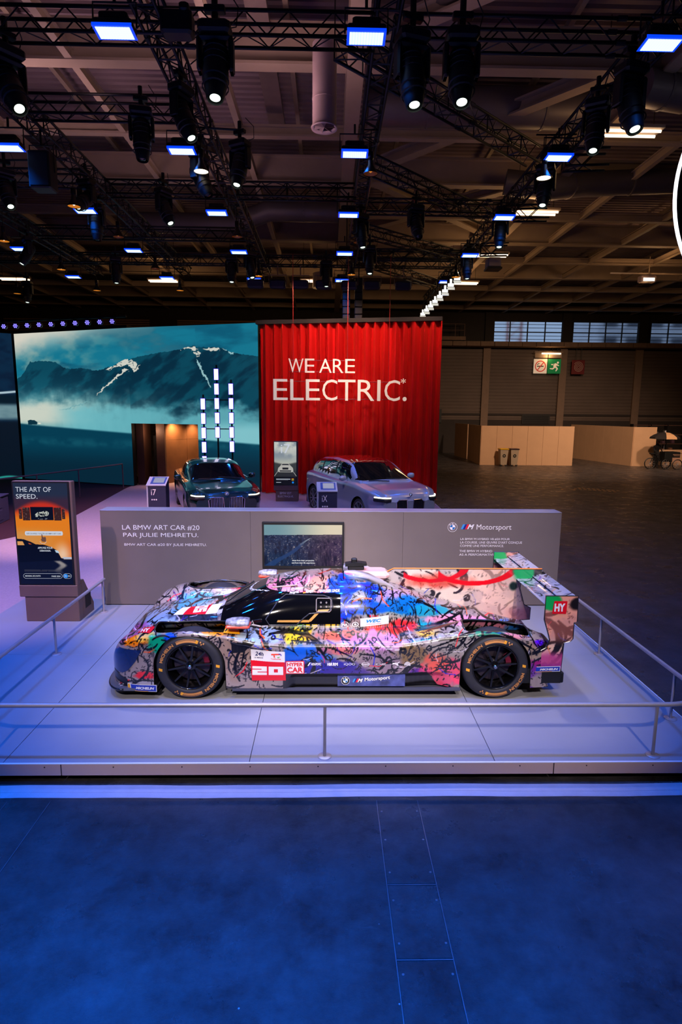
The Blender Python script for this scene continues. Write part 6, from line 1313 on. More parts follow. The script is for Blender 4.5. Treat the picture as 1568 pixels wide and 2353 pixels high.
# rims of the wheel-top openings
for (x0, x1, v0, v1), nm in ((HF, 'front'), (HR, 'rear')):
    for s in (-1, 1):
        pts = []
        for t in np.linspace(0, 2 * PI, 49)[:-1]:
            c_, s_ = math.cos(t), math.sin(t); x = (x0 + x1) / 2 + (x1 - x0) / 2 * abs(c_) ** (2 / 3.5) * np.sign(c_); v = (v0 + v1) / 2 + (v1 - v0) / 2 * abs(s_) ** (2 / 4.5) * np.sign(s_)
            pts.append((x, s * v, float(Top(x, min(v, .90))) - (.02 if v > .9 else 0.0)))
        MB().path(pts, .010, 6, closed=True).build('louvre_rim', CARB, rc, smooth=True)
MB().prism([(-P[0, K - 1 - i, 1] * 1, P[0, K - 1 - i, 2]) for i in range(K)] + [(P[0, i, 1], P[0, i, 2]) for i in range(K)], -2.452, -2.448, 'x').build('nose_face', CARB, rc)
MB().prism([(-P[-1, K - 1 - i, 1], P[-1, K - 1 - i, 2]) for i in range(K)] + [(P[-1, i, 1], P[-1, i, 2]) for i in range(K)], 2.138, 2.142, 'x').build('tail_face', BLACK, rc)
# wheel housings, inner blocks
for a in (FX, RX):
    for s in (-1, 1):
        m_ = MB(); th = np.linspace(-.25, PI + .25, 26)
        m_.box(a - .42, a + .42, min(s * .60, s * .57), max(s * .60, s * .57), .10, .60)
        V = []; 
        for t in th:
            if .42 < t < PI - .42: continue
        lo = [t for t in th if t <= .55]; hi = [t for t in th if t >= PI - .55]
        for seg in (lo, hi):
            V = []
            for t in seg: V += [(a + .385 * math.cos(t), s * .955, WR + .385 * math.sin(t)), (a + .385 * math.cos(t), s * .58, WR + .385 * math.sin(t))]
            if len(seg) > 1: m_.add(V, [(2 * i, 2 * i + 1, 2 * i + 3, 2 * i + 2) for i in range(len(seg) - 1)])
        m_.build('wheel_housing', BLACKP, rc)
MB().box(-2.2, 2.05, -.56, .56, .10, .40).build('underbody', BLACKP, rc)
# flat floor and side blade
fl_ = MB(); fl_.box(-1.14, 1.22, -.985, .985, .085, .105).box(-1.14, 1.22, -.995, -.98, .095, .125).box(-1.14, 1.22, .98, .995, .095, .125); fl_.build('floor_plank', mat('grey_floor_edge', (84, 86, 104), .35, .3), rc)
MB().box(-1.1, 1.18, -.80, .80, .045, .085).build('floor_block', BLACK, rc)
# front splitter with rounded corners
sp_ = []
for t in np.linspace(0, PI / 2, 14): sp_.append((-2.25 - .24 * math.sin(t) ** .9 * 1.0, -(1.0 - .42 * (1 - math.cos(t)))))
poly = [(-1.93, -1.0)] + sp_ + [(a, -b) for a, b in sp_[::-1]] + [(-1.93, 1.0)]
MB().prism(poly, .098, .125, 'z').build('front_splitter', mat('striped_carbon', (92, 92, 100), .2, coat=.8), rc)
sc2 = MB()
for k in range(34):      # light reflections ribs of the weave as fine ridges
    x = -2.45 + .0155 * k; 
nb_ = MB()
for k in range(46):
    t = k / 45.0; v = -.95 + 1.86 * t; nb_.add([(-2.27 - .19 * (1 - abs(v) ** 4), v, .1262), (-2.27 - .19 * (1 - abs(v) ** 4), v + .014, .1262), (-2.20, v + .10, .1262), (-2.20, v + .088, .1262)], [(0, 1, 2, 3)])
nb_.build('weave_stripes', mat('silver_stripe', (225, 225, 235), .3, .2), rc)
MB().path([(a, b, .111) for a, b in poly[1:-1]], .013, 6).build('splitter_lip', CARB, rc, smooth=True)
MB().bbox(-2.36, -1.93, -.9, .9, .02, .098, .02).build('splitter_block', BLACK, rc)

# ---- surface mapping helpers
def fside(x, h, d=0.0): return (x, -(float(side_v(x, h)) + .003 + d), h)
def ftop(x, v, d=0.0): return (x, v, float(Top(x, v)) + .004 + d)
_gc = {}
def fus(x, h, d=0.0):
    lo, hi = .05, float(Gf(x)) - .0005
    for _ in range(18):
        m = (lo + hi) / 2
        if float(Top(x, m)) > h: lo = m
        else: hi = m
    return (x, -(lo + .005 + d), h)
def patch(mb, fn, poly, nx=14, ny=10, d=0.0, m=0):
    """conforming patch: quad poly (4 corners) subdivided"""
    p = np.array(poly, float); g = []
    for j in range(ny + 1):
        for i in range(nx + 1):
            u, v = i / nx, j / ny; q = (p[0] * (1 - u) + p[1] * u) * (1 - v) + (p[3] * (1 - u) + p[2] * u) * v; g.append(fn(q[0], q[1], d))
    F = [(j * (nx + 1) + i, j * (nx + 1) + i + 1, (j + 1) * (nx + 1) + i + 1, (j + 1) * (nx + 1) + i) for j in range(ny) for i in range(nx)]
    return mb.add(g, F, m)
DR = mat('decal_red', (226, 14, 34), .3, coat=.5, var=.01); DWH = mat('decal_white', (238, 236, 242), .3, coat=.5, var=.01); DK = mat('decal_black', (16, 16, 20), .3, var=.01); DBL = mat('decal_blue', (14, 50, 176), .3, coat=.5, var=.01); DYE = mat('decal_yellow', (250, 176, 30), .3, var=.01); DNAVY = mat('decal_navy', (26, 28, 90), .35, var=.01); DOR = mat('decal_orange', (250, 74, 40), .3, coat=.5, var=.01)
def X_(px): return (px - 787) / 221.6
def H_y(py): return (1608 - py) / 213.0
# number plate: white upper field, red lower field, 20
npn = part_empty('number_panel', rc)
m_ = MB(); patch(m_, fside, [(X_(578), H_y(1519)), (X_(655), H_y(1521)), (X_(655), H_y(1497)), (X_(577), H_y(1494.5))]); m_.build('white_field', DWH, npn)
m_ = MB(); patch(m_, fside, [(X_(580), H_y(1563)), (X_(657), H_y(1563)), (X_(655), H_y(1521)), (X_(577), H_y(1518.5))]); m_.build('red_field', DR, npn)
def blk20(mb, fn, x0, y0, W_, H_, d):      # square-shouldered 2 and 0
    def q(a, b, c, e): patch(mb, fn, [(x0 + a * W_, y0 + b * H_), (x0 + c * W_, y0 + b * H_), (x0 + c * W_, y0 + e * H_), (x0 + a * W_, y0 + e * H_)], 3, 3, d)
    q(0, .72, .47, 1); q(.30, .5, .47, .72); q(0, .40, .47, .62); q(0, .2, .17, .40); q(0, 0, .47, .30)
    q(.53, 0, .70, 1); q(.83, 0, 1, 1); q(.70, 0, .83, .30); q(.70, .70, .83, 1)
m_ = MB(); blk20(m_, fside, X_(581), H_y(1550), X_(651) - X_(581), .089, .002); m_.build('white_numerals', DWH, npn)
m_ = MB(); put_text(m_, '24h', fside, X_(587), H_y(1508), .088, .042, bold=.02, shear=.2, off=.003); put_text(m_, 'LE MANS', fside, X_(585), H_y(1513.5), .092, .012, bold=.02, off=.003); m_.build('navy_event_lettering', DNAVY, npn)
m_ = MB(); patch(m_, fside, [(X_(624), H_y(1505)), (X_(645), H_y(1504)), (X_(644), H_y(1501)), (X_(624), H_y(1502))], 3, 1, .003); patch(m_, fside, [(X_(630), H_y(1510)), (X_(633), H_y(1510)), (X_(632), H_y(1505)), (X_(629), H_y(1505))], 1, 2, .003); put_text(m_, 'TotalEnergies', fside, X_(623), H_y(1515.5), .105, .016, bold=.02, off=.003); m_.build('red_fuel_mark', DOR, npn)
m_ = MB(); put_disc(m_, X_(643), H_y(1505), .020, fside, .004, r0=.012, a0=-.3, a1=2.2, n=12); m_.build('blue_fuel_mark', DBL, npn)
m_ = MB(); put_disc(m_, X_(640), H_y(1506.5), .020, fside, .004, r0=.012, a0=-2.2, a1=-.6, n=12); m_.build('green_fuel_mark', mat('decal_green', (110, 190, 60), .3), npn)
hc = part_empty('class_badge', rc)
m_ = MB(); patch(m_, fside, [(X_(656.5), H_y(1548)), (X_(699), H_y(1547.5)), (X_(699), H_y(1517.5)), (X_(656.5), H_y(1518.5))], d=.0005); m_.build('red_edge', DR, hc)
m_ = MB(); patch(m_, fside, [(X_(658.5), H_y(1546)), (X_(697), H_y(1546)), (X_(697), H_y(1519.5)), (X_(658.5), H_y(1520))], d=.0015); m_.build('white_field', DWH, hc)
m_ = MB(); put_text(m_, 'HYPER', fside, X_(660), H_y(1530), .162, .040, bold=.035, off=.003); put_text(m_, 'CAR', fside, X_(660), H_y(1544.5), .162, .058, bold=.035, off=.003); m_.build('red_lettering', DR, hc)
# row of white sponsor marks
sm_ = part_empty('sponsor_row', rc); m_ = MB(); hy = H_y(1529)
put_text(m_, 'AKRAPOVIC', fside, X_(714), hy + .004, .105, .028, bold=.03, off=.001); patch(m_, fside, [(X_(706), hy), (X_(709), hy), (X_(714), hy + .036), (X_(711), hy + .036)], 1, 2, .001)
put_text(m_, 'H&R', fside, X_(751), hy, .055, .034, bold=.05, off=.001); put_text(m_, 'RM', fside, X_(764), hy, .050, .034, bold=.05, off=.001)
put_text(m_, 'iQOO', fside, X_(789), hy + .002, .115, .028, bold=.0, off=.001)
put_disc(m_, X_(838), hy + .017, .042, fside, .001, r0=.036, sy=.52); put_text(m_, 'RAVENOL', fside, X_(831), hy + .008, .064, .016, bold=.03, off=.001)
put_disc(m_, X_(867), hy + .018, .024, fside, .001, r0=.018, sy=.5); patch(m_, fside, [(X_(873), hy + .008), (X_(884), hy + .008), (X_(884), hy + .014), (X_(873), hy + .014)], 2, 1, .001); patch(m_, fside, [(X_(876), hy + .020), (X_(884), hy + .024), (X_(884), hy + .030), (X_(874), hy + .022)], 2, 1, .001)
for q in ([(899, 0.012), (905, .016), (913, .026), (909, .032), (900, .030)], [(905, .016), (912, -.004), (914, -.004), (912, .022)], [(909, .028), (915, .042), (917, .040), (912, .022)]): put_poly(m_, [(X_(a), hy + b) for a, b in q], fside, .001)
for k in range(9): t0 = PI * (1.02 - k * 1.04 / 8) ; t1 = t0 - PI * .09; put_poly(m_, [(X_(934), hy - .002), (X_(934) + .034 * math.cos(t0), hy + .004 + .036 * math.sin(t0)), (X_(934) + .034 * math.cos(t1), hy + .004 + .036 * math.sin(t1))], fside, .001)
m_.build('white_marks', DWH, sm_)
# series marks below the door
m_ = MB(); put_disc(m_, X_(794), H_y(1440), .038, fus, .0, r0=.033) if False else None
fsh = lambda a, b, d=0.0: fus(a, b - .05, d)      # lies on the side pod top near the edge
put_text(m_, 'FIA', fsh, X_(786), .700, .062, .028, bold=.05); put_disc(m_, X_(793), .714, .044, fsh, .001, r0=.039, sy=.75); put_disc(m_, X_(818), .714, .036, fsh, .001, r0=.026, sy=.75); put_disc(m_, X_(818), .714, .014, fsh, .001, sy=.75); patch(m_, fsh, [(X_(805), .695), (X_(806), .695), (X_(806), .735), (X_(805), .735)], 1, 4)
m_.build('round_series_marks', DWH, rc)
wc = part_empty('series_banner', rc)
m_ = MB(); patch(m_, fsh, [(X_(830), .685), (X_(900), .70), (X_(900), .788), (X_(830), .775)], d=.001); m_.build('white_field', DWH, wc)
m_ = MB(); put_text(m_, 'WEC', fsh, X_(845), .728, .165, .034, bold=.04, shear=.3, off=.004); m_.build('blue_lettering', mat('decal_cyan_blue', (30, 140, 200), .3), wc)
m_ = MB(); put_text(m_, 'FIA WORLD ENDURANCE CHAMPIONSHIP', fsh, X_(845), .708, .165, .008, off=.004); m_.build('small_red_lettering', DR, wc)
# lower name board standing proud of the recess
nb = part_empty('name_board', rc); fb = lambda a, b, d=0.0: (a, -(.975 + d + .002), b)
def curve_b(a): return .015 * ((a - X_(775)) / .6) ** 2
g = MB(); 
for i in range(16):
    x0, x1 = X_(775) + (X_(930) - X_(775)) * i / 16, X_(775) + (X_(930) - X_(775)) * (i + 1) / 16; z0t, z1t = .258 - .0 + .030 * math.sin((x0 - X_(775)) * 4.0 + 4.4) * .3 + .0, .258 + .030 * math.sin((x1 - X_(775)) * 4.0 + 4.4) * .3
    g.add([(x0, -.977, .135), (x1, -.977, .135), (x1, -.977, z1t), (x0, -.977, z0t), (x0, -.93, .135), (x1, -.93, .135), (x1, -.93, z1t), (x0, -.93, z0t)], [(0, 1, 2, 3), (3, 2, 6, 7), (4, 7, 6, 5)] + ([(0, 3, 7, 4)] if i == 0 else []) + ([(1, 5, 6, 2)] if i == 15 else []))
bm = g.build('board', mat('board_paint', (70, 80, 150), .3, coat=.6, var=.6, vs_=9), nb)
a_, b_, c2 = MB(), MB(), MB(); roundel(a_, b_, c2, X_(793), .198, .044, fb, .002); a_.build('white_ring', WHT_L, nb); b_.build('black_band', BLACK, nb); c2.build('blue_quarters', BLU, nb)
m4 = [MB() for _ in range(4)]; m_mark(fb, X_(809), .180, .040, m4, .002)
for q, (nm, mm) in enumerate((('light_blue_stripe', LBLUE), ('navy_stripe', NAVY), ('red_stripe', REDM), ('white_m_letter', WHT_L))): m4[q].build(nm, mm, nb)
m_ = MB(); ff2 = lambda a, b, d=0.0: fb(a, b + (a - X_(835)) * .10, d); put_text(m_, 'Motorsport', ff2, X_(837), .178, .262, .050, bold=.02, off=.003); m_.build('white_lettering', WHT_L, nb)
# tyre maker boards
def tyre_board(x0, x1, z0, z1, fn, tilt=0.0):
    t = part_empty('blue_sponsor_board', rc); f = lambda a, b, d=0.0: fn(a, b + (a - x0) * tilt, d)
    m_ = MB(); patch(m_, f, [(x0, z0), (x1, z0), (x1, z1), (x0, z1)], 10, 4, .001); m_.build('white_edge', DWH, t)
    e = .006; m_ = MB(); patch(m_, f, [(x0 + .045, z0 + e), (x1 - e, z0 + e), (x1 - e, z1 - e), (x0 + .035, z1 - e)], 10, 4, .002); m_.build('blue_field', DBL, t)
    m_ = MB(); patch(m_, f, [(x0 + .003, z0 + .012), (x0 + .032, z0 + .012), (x0 + .026, z1 - e), (x0 + .003, z1 - e)], 2, 3, .002); patch(m_, f, [(x0 + .03, z0 + .002), (x0 + (x1 - x0) * .72, z0 + .002), (x0 + (x1 - x0) * .72, z0 + .007), (x0 + .03, z0 + .007)], 6, 1, .003); m_.build('yellow_band', DYE, t)
    m_ = MB(); put_text(m_, 'MICHELIN', f, x0 + (x1 - x0) * .30, z0 + (z1 - z0) * .30, (x1 - x0) * .62, (z1 - z0) * .38, bold=.05, shear=.25, off=.004); m_.build('white_lettering', DWH, t)
tyre_board(X_(296), X_(364), H_y(1587), H_y(1571), lambda a, b, d=0.0: (a, -(float(side_v(a, b)) + .006 + d), b), -.03)
# ---- headlight glass and intake
def fwrap(x, h, d=0.0): p = fside(x, h, d); return (p[0] - .004 - d, p[1] - .002, p[2])
m_ = MB(); g = []
NXh, NYh = 24, 14
for j in range(NYh + 1):
    for i in range(NXh + 1):
        u, v = i / NXh, j / NYh; h = .27 + .27 * v; xa = -2.449 + .02 * v; xb = np.interp(h, [.27, .31, .42, .53, .54], [-2.27, -2.20, -2.11, -2.05, -2.04]); x = xa + (xb - xa) * u ** 1.4
        hmax = float(Top(x, float(Wplan(x)) - RC_)) - RC_ + .05; h2 = min(h, hmax); dv = 0.0
        if h2 > hmax - .05: dv = RC_ * (1 - math.sqrt(max(0, 1 - ((h2 - (hmax - .05)) / RC_) ** 2)))
        g.append((x - .004, -(float(side_v(x, h2)) + .005 - dv), h2))
m_.add(g, [(j * (NXh + 1) + i, j * (NXh + 1) + i + 1, (j + 1) * (NXh + 1) + i + 1, (j + 1) * (NXh + 1) + i) for j in range(NYh) for i in range(NXh)])
HG = mat('blue_headlight_glass', (22, 36, 84), .06, coat=1.0, var=.3, vs_=4); hlp = m_.build('headlight', HG, rc, smooth=True)
g2 = [(a, -b, c) for a, b, c in g]; MB().add(g2, [tuple(reversed(f)) for f in m_.f]).build('headlight', HG, rc, smooth=True)
m_ = MB(); patch(m_, fside, [(-2.42, .16), (-2.20, .15), (-2.22, .215), (-2.43, .27)], 10, 6, .002); m_.build('corner_intake', DK, rc)
# ---- side window, frame, amber strut, vents
m_ = MB(); wpts = [(-.79, .66), (-.83, .72), (-.70, .90), (-.62, .955), (-.20, .955), (-.12, .93), (-.105, .85), (-.16, .80), (-.36, .78), (-.42, .735), (-.50, .66)]
m_.path([fus(a, b, .004) for a, b in wpts], .007, 6, closed=True).build('window_frame', mat('dark_grey_seal', (60, 60, 66), .3), rc)
m_ = MB(); patch(m_, fus, [(-.71, .690), (-.36, .690), (-.37, .715), (-.70, .712)], 12, 2, .001); patch(m_, fus, [(-.39, .690), (-.34, .700), (-.24, .800), (-.275, .805)], 4, 6, .001); patch(m_, fus, [(-.27, .800), (-.14, .800), (-.14, .825), (-.265, .82)], 6, 2, .001); m_.build('amber_strut', mat('amber_panel', (206, 150, 70), .4), rc)
m_ = MB(); m_.path([fus(a, b, .006) for a, b in [(-.275, .80), (-.14, .80), (-.125, .815), (-.125, .915), (-.14, .93), (-.275, .93), (-.285, .915), (-.285, .815)]], .006, 6, closed=True); m_.build('air_vent_frame', mat('grey_plastic', (140, 132, 130), .4), rc)
m_ = MB(); [put_disc(m_, -.235 + .06 * i, .85 + .04 * j, .009, fus, .004, n=8, r0=.004) for i in range(2) for j in range(2)]; m_.build('air_vent_nozzles', MATS['grey_plastic'], rc)
m_ = MB(); m_.path([fus(a, b, .004) for a, b in [(-.98, .66), (-.88, .645)]], .010, 6); m_.path([fus(a, b, .003) for a, b in [(-1.0, .655), (-.975, .70), (-.955, .655)]], .007, 6, closed=True); put_disc(m_, -.865, .645, .012, fus, .008, n=10); m_.build('tow_key', mat('beige_metal', (190, 176, 160), .4), rc)
m_ = MB(); m_.path([(-.78, -.30, float(Top(-.78, -.30)) + .01), (-.50, -.34, float(Top(-.50, -.34)) + .01)], .010, 6); m_.build('roof_tow_handle', MATS['beige_metal'], rc)
m_ = MB(); sig = [(-.58, .645), (-.565, .66), (-.555, .65), (-.54, .662), (-.53, .652), (-.515, .656), (-.50, .652), (-.49, .668), (-.485, .652), (-.46, .658), (-.44, .655), (-.425, .668), (-.42, .654), (-.36, .652)]
m_.path([fus(a, b, .004) for a, b in sig], .0022, 4); m_.path([fus(a, b, .004) for a, b in [(-.33, .662), (-.32, .668), (-.325, .655), (-.31, .655), (-.29, .66), (-.27, .657), (-.255, .668), (-.25, .655)]], .0022, 4); m_.build('white_signature', DWH, rc)
# louvres below the door
lv = MB()
for k in range(16): a = -1.06 + .05 * k; lv.path([fus(a, .632, .002), fus(a + .03, .660, .002)] if False else [ftop(a, -.66, .003), ftop(a + .035, -.60, .003)], .006, 4)
lv.build('door_louvres', BLACK, rc)
# driver names along the roof edge
m_ = MB(); fr_ = lambda a, b, d=0.0: (a, -(.445 - b * .9), float(Top(a, -(.445 - b * .9))) + .004 + d)
put_text(m_, 'RAST', fr_, -.40, .0, .085, .034, bold=.03, off=.001); put_text(m_, 'VAN DER LINDE', fr_, -.255, .0, .225, .034, bold=.03, off=.001); put_text(m_, 'FRIJNS', fr_, -.58, .0, .10, .030, bold=.03, off=.001); m_.build('driver_names', DWH, rc)
m_ = MB(); patch(m_, fr_, [(-.432, 0), (-.405, 0), (-.405, .011), (-.432, .011)], 2, 1, .001); m_.build('flag_gold', DYE, rc); m_ = MB(); patch(m_, fr_, [(-.432, .011), (-.405, .011), (-.405, .021), (-.432, .021)], 2, 1, .001); m_.build('flag_red', DR, rc); m_ = MB(); patch(m_, fr_, [(-.432, .021), (-.405, .021), (-.405, .031), (-.432, .031)], 2, 1, .001); m_.build('flag_black', DK, rc)
# visor lettering across the windscreen top
m_ = MB()
def fv(a, b, d=0.0):      # a along v, b backwards
    v = a; x = -1.03 + .42 * min(1, abs(v) / .45) ** 2 - b; return (x, v, float(Top(x, v)) + .004 + d)
put_text(m_, 'Motorsport', lambda a, b, d=0.0: fv(-(a), -(b - .06) if False else (.06 - b), d), -.16, 0, .50, .06, bold=.02); m_.build('visor_lettering', DWH, rc)
# windscreen wiper
MB().path([(-1.42, -.08, float(Top(-1.42, -.08)) + .02), (-1.25, .05, float(Top(-1.25, .05)) + .02), (-1.05, .22, float(Top(-1.05, .22)) + .02)], .010, 6).build('wiper', BLACKP, rc)
# nose number banner (seen lengthwise) and small marks
nn = part_empty('nose_number', rc)
def fn_(a, b, d=0.0): return (a, b, float(Top(a, b)) + .004 + d)
m_ = MB(); patch(m_, fn_, [(-1.90, -.30), (-1.40, -.36), (-1.36, -.14), (-1.84, -.10)], 16, 8); m_.build('white_field', DWH, nn)
m_ = MB(); patch(m_, fn_, [(-1.79, -.315), (-1.53, -.345), (-1.49, -.13), (-1.74, -.11)], 16, 8, .0015); m_.build('red_field', DR, nn)
m_ = MB(); blk20(m_, lambda a, b, d=0.0: fn_(-1.70 + .15 * b / .15 + .02, -.30 + .17 * (a) / .24, d), 0, 0, .24, .15, .003); m_.build('white_numerals', DWH, nn)
fm = MB(); patch(fm, lambda a, b, d=0.0: fn_(a, b, d), [(-1.66, .12), (-1.47, .12), (-1.46, .19), (-1.66, .19)], 6, 3, .001); fm.build('black_field', DK, nn); fm = MB(); blk20(fm, fn_, -1.655, .13, .10, .05, .003); fm.build('small_numerals', DWH, nn)
fm = MB(); patch(fm, fn_, [(-2.12, -.88), (-1.98, -.93), (-1.95, -.82), (-2.08, -.78)], 6, 4, .001); fm.build('red_badge', DR, nn); fm = MB(); put_text(fm, 'HY', lambda a, b, d=0.0: fn_(-2.09 + a, -.885 + b * 1.3 - .2 * a, d), 0, 0, .09, .055, bold=.04, off=.003); fm.build('badge_lettering', DWH, nn)
# ---- mirrors
for s in (-1, 1):
    mr = part_empty('mirror', rc, (-1.08 if s < 0 else -.95, s * .90, .80 if s < 0 else .83))
    MB().lathe([(0, -.13), (.035, -.12), (.055, -.06), (.06, .02), (.055, .10), (.05, .115), (0, .115)], 18, 'x').build('mirror_shell', mat('mottled_mirror_paint', (160, 160, 176), .3, coat=.6, var=.7, vs_=26), mr, smooth=True).scale = (1, 1.5, .85)
    MB().bbox(-.12, .125, -.088, .088, -.045, -.012, .012).build('orange_edge', DOR, mr); MB().bar((.02, -s * .10, -.11), (0, 0, -.04), .05, .02).build('mirror_arm', DOR if s < 0 else BLACK, mr)
m_ = MB(); patch(m_, lambda a, b, d=0.0: ftop(a, b, d), [(-1.23, -.93), (-1.06, -.93), (-1.08, -.84), (-1.22, -.84)], 5, 4, .002); m_.build('amber_side_panel', DYE, rc)
# ---- roof intake pods and camera
rp = part_empty('roof_intake', rc)
for s in (-1, 1):
    m_ = MB(); V = []; F = []; n = 16; st_ = [(.02, .055, 1.095), (.05, .070, 1.095), (.15, .075, 1.09), (.30, .070, 1.065), (.45, .045, 1.015), (.60, .010, .955)]
    for x, r, z in st_:
        for k in range(n): t = 2 * PI * k / n; V.append((x, s * .17 + r * 1.15 * math.cos(t), z + r * math.sin(t) * .9))
    for j in range(len(st_) - 1): F += [(j * n + k, j * n + (k + 1) % n, (j + 1) * n + (k + 1) % n, (j + 1) * n + k) for k in range(n)]
    m_.add(V, F); me_ = m_.build('pod', LIV, rp, smooth=True); a = me_.data.color_attributes.new('paint', 'FLOAT_COLOR', 'POINT'); V = np.array(V)
    cc = paint(V[:, 0][None], (V[:, 2] + (V[:, 1] + 1) / 3)[None], 5)[0]; c4 = np.ones((len(V), 4), np.float32); c4[:, :3] = lin(cc); a.data.foreach_set('color', c4.reshape(-1))
    MB().lathe([(0, .035), (.048, .03), (.058, .012), (.066, .018)], 16, 'x', (0, s * .17, 1.095)).build('mouth', BLACK, rp)
MB().bbox(.06, .55, -.14, .14, 1.02, 1.125, .04).build('centre_fairing', mat('pink_fairing', (236, 190, 184), .3, coat=.6, var=.15, vs_=8), rp)
cp = part_empty('roof_camera', rc, (.14, 0, 1.12)); MB().bbox(-.07, .12, -.05, .05, 0, .055, .012).prism([(-.1, .05), (.15, .06), (.15, .085), (.03, .10), (-.1, .08)], -.055, .055, 'y').bbox(-.03, .04, -.03, .03, .08, .14, .012).build('housing', BLACKP, cp)

# ---- shark fin, end plates, wing with their own paint sheets
def sheet(name, poly, y0, th, base, patches, seed, parent, n=10, extra=None, mats=None):
    """vertical sheet cut to poly, finely meshed so that it can carry paint; both faces and the edge"""
    pl = np.array(poly); lo, hi = pl.min(0), pl.max(0); st = .0085; nx, nz = int((hi[0] - lo[0]) / st) + 1, int((hi[1] - lo[1]) / st) + 1
    jj, ii = np.mgrid[0:nz + 1, 0:nx + 1]; Xq = lo[0] + (hi[0] - lo[0]) * ii / nx; Zq = lo[1] + (hi[1] - lo[1]) * jj / nz
    Xc, Zc = (Xq[:-1, :-1] + Xq[1:, 1:]) / 2, (Zq[:-1, :-1] + Zq[1:, 1:]) / 2; keep = inpoly(Xc, Zc, [tuple(q) for q in poly])
    A = paint(Xq, Zq, seed, base=base, patches=patches, xr=(lo[0], hi[0]), wr_=(lo[1], hi[1]), ns=n, thick=1.9)
    if extra is not None: A = extra(A, Xq, Zq)
    o = None
    for s in (-1, 1):
        Pq = np.zeros(Xq.shape + (3,)); Pq[..., 0] = Xq; Pq[..., 1] = y0 + s * th / 2; Pq[..., 2] = Zq
        grid_mesh('painted_face', Pq, lin(np.clip(A, 0, 255)), LIV, parent, keep=keep)
    MB().path([(a, y0, b) for a, b in poly], th * .62, 6, closed=True).build('edge', mats or CARB, parent)
fin = part_empty('dorsal_fin', rc)
FP = [(.40, 1.02), (.57, 1.105), (.575, 1.11), (.61, 1.13), (2.36, 1.13), (2.36, 1.03), (2.12, .985), (2.11, .90), (2.17, .70), (2.25, .66), (2.25, .52), (2.0, .50), (1.6, .60), (1.0, .78)]
def fpaint(A, X, Z):
    n = fbm(X * 9, Z * 9, 4, 70); A = mixc(A, (226, 70, 50), sstep(.55, .0, np.hypot((X - 1.15) / .75, (Z - .98) / .16) - .5 + .5 * n) * .8); A = mixc(A, (238, 190, 170), sstep(1.4, 1.9, X + .2 * n) * .7)
    for cx, cz, r1, r2, wd, c in ((1.55, 1.22, .52, .26, .030, (236, 8, 26)), (1.05, 1.16, .40, .17, .024, (225, 12, 30))):
        d = np.abs(np.hypot((X - cx) / r1, (Z - cz) / r2) - 1) * min(r1, r2); A = mixc(A, c, sstep(wd, wd * .8, d + .01 * (n - .5)) * (X > cx - r1 * .8))
    A = mixc(A, (14, 40, 36), sstep(.07, .03, np.hypot(X - 2.03, (Z - .93)) + .05 * (n - .5))); A = mixc(A, (10, 176, 92), sstep(.14, .09, np.hypot((X - 2.14) / 1.1, (Z - 1.10)) + .06 * (n - .5))); A = mixc(A, (30, 26, 28), sstep(2.24, 2.28, X + .05 * (n - .5)))
    return mixc(A, (216, 120, 130), sstep(.72, .60, Z) * sstep(1.8, 2.2, X) * .8)
sheet('fin', FP, 0.0, .012, (246, 224, 206), [], 41, fin, n=44, extra=fpaint)
MB().path([(.42, 0, 1.045), (.61, 0, 1.137), (2.36, 0, 1.137)], .008, 6).build('orange_fin_edge', mat('orange_edge_paint', (250, 130, 40), .4), fin)
def epaint(A, X, Z):
    n = fbm(X * 9, Z * 9, 4, 75); A = mixc(A, (232, 132, 112), sstep(.55, .7, Z) * .55); A = mixc(A, (190, 60, 130), sstep(.56, .44, Z + .06 * (n - .5)) * .9); A = mixc(A, (14, 170, 80), sstep(.13, .09, np.hypot((X - 2.12) / 1.0, (Z - 1.05) / .9) + .05 * (n - .5))); A = mixc(A, (24, 20, 22), sstep(.09, .05, np.hypot((X - 2.38), (Z - 1.03)) + .03 * (n - .5)))
    A = mixc(A, (140, 30, 140), sstep(.40, .34, Z)); return A
EP = [(2.06, 1.11), (2.39, 1.11), (2.395, .84), (2.365, .83), (2.365, .655), (2.345, .63), (2.275, .61), (2.265, .33), (1.95, .31), (1.95, .48), (2.10, .56), (2.13, .64), (2.10, .74), (2.06, .86)]
for s in (-1, 1):
    ep = part_empty('wing_end_plate', rc); sheet('plate', EP, s * .975, .014, (246, 200, 172), [], 51 + s, ep, n=26, extra=epaint)
    if s < 0:
        fe = lambda a, b, d=0.0: (a, -.985 - d, b); m_ = MB(); patch(m_, fe, [(2.13, .925), (2.275, .925), (2.28, 1.06), (2.145, 1.06)], 2, 2, .001); m_.build('red_badge', DR, ep); m_ = MB(); put_text(m_, 'HY', fe, 2.15, .95, .11, .085, bold=.05, off=.003); m_.build('badge_lettering', DWH, ep)
    MB().box(1.85, 2.27, min(s * .98, s * .80), max(s * .98, s * .80), .17, .325).build('diffuser_side', BLACKP, ep); MB().bbox(2.26, 2.30, min(s * .985, s * .93), max(s * .985, s * .93), .17, .29, .01).build('rear_skid', BLACK, ep)
tyre_board(1.95, 2.255, .292, .352, lambda a, b, d=0.0: (a, -.986 - d, b), .03)
MB().box(1.9, 2.2, -.8, .8, .12, .30).build('diffuser', BLACKP, rc)
wg = part_empty('rear_wing', rc)
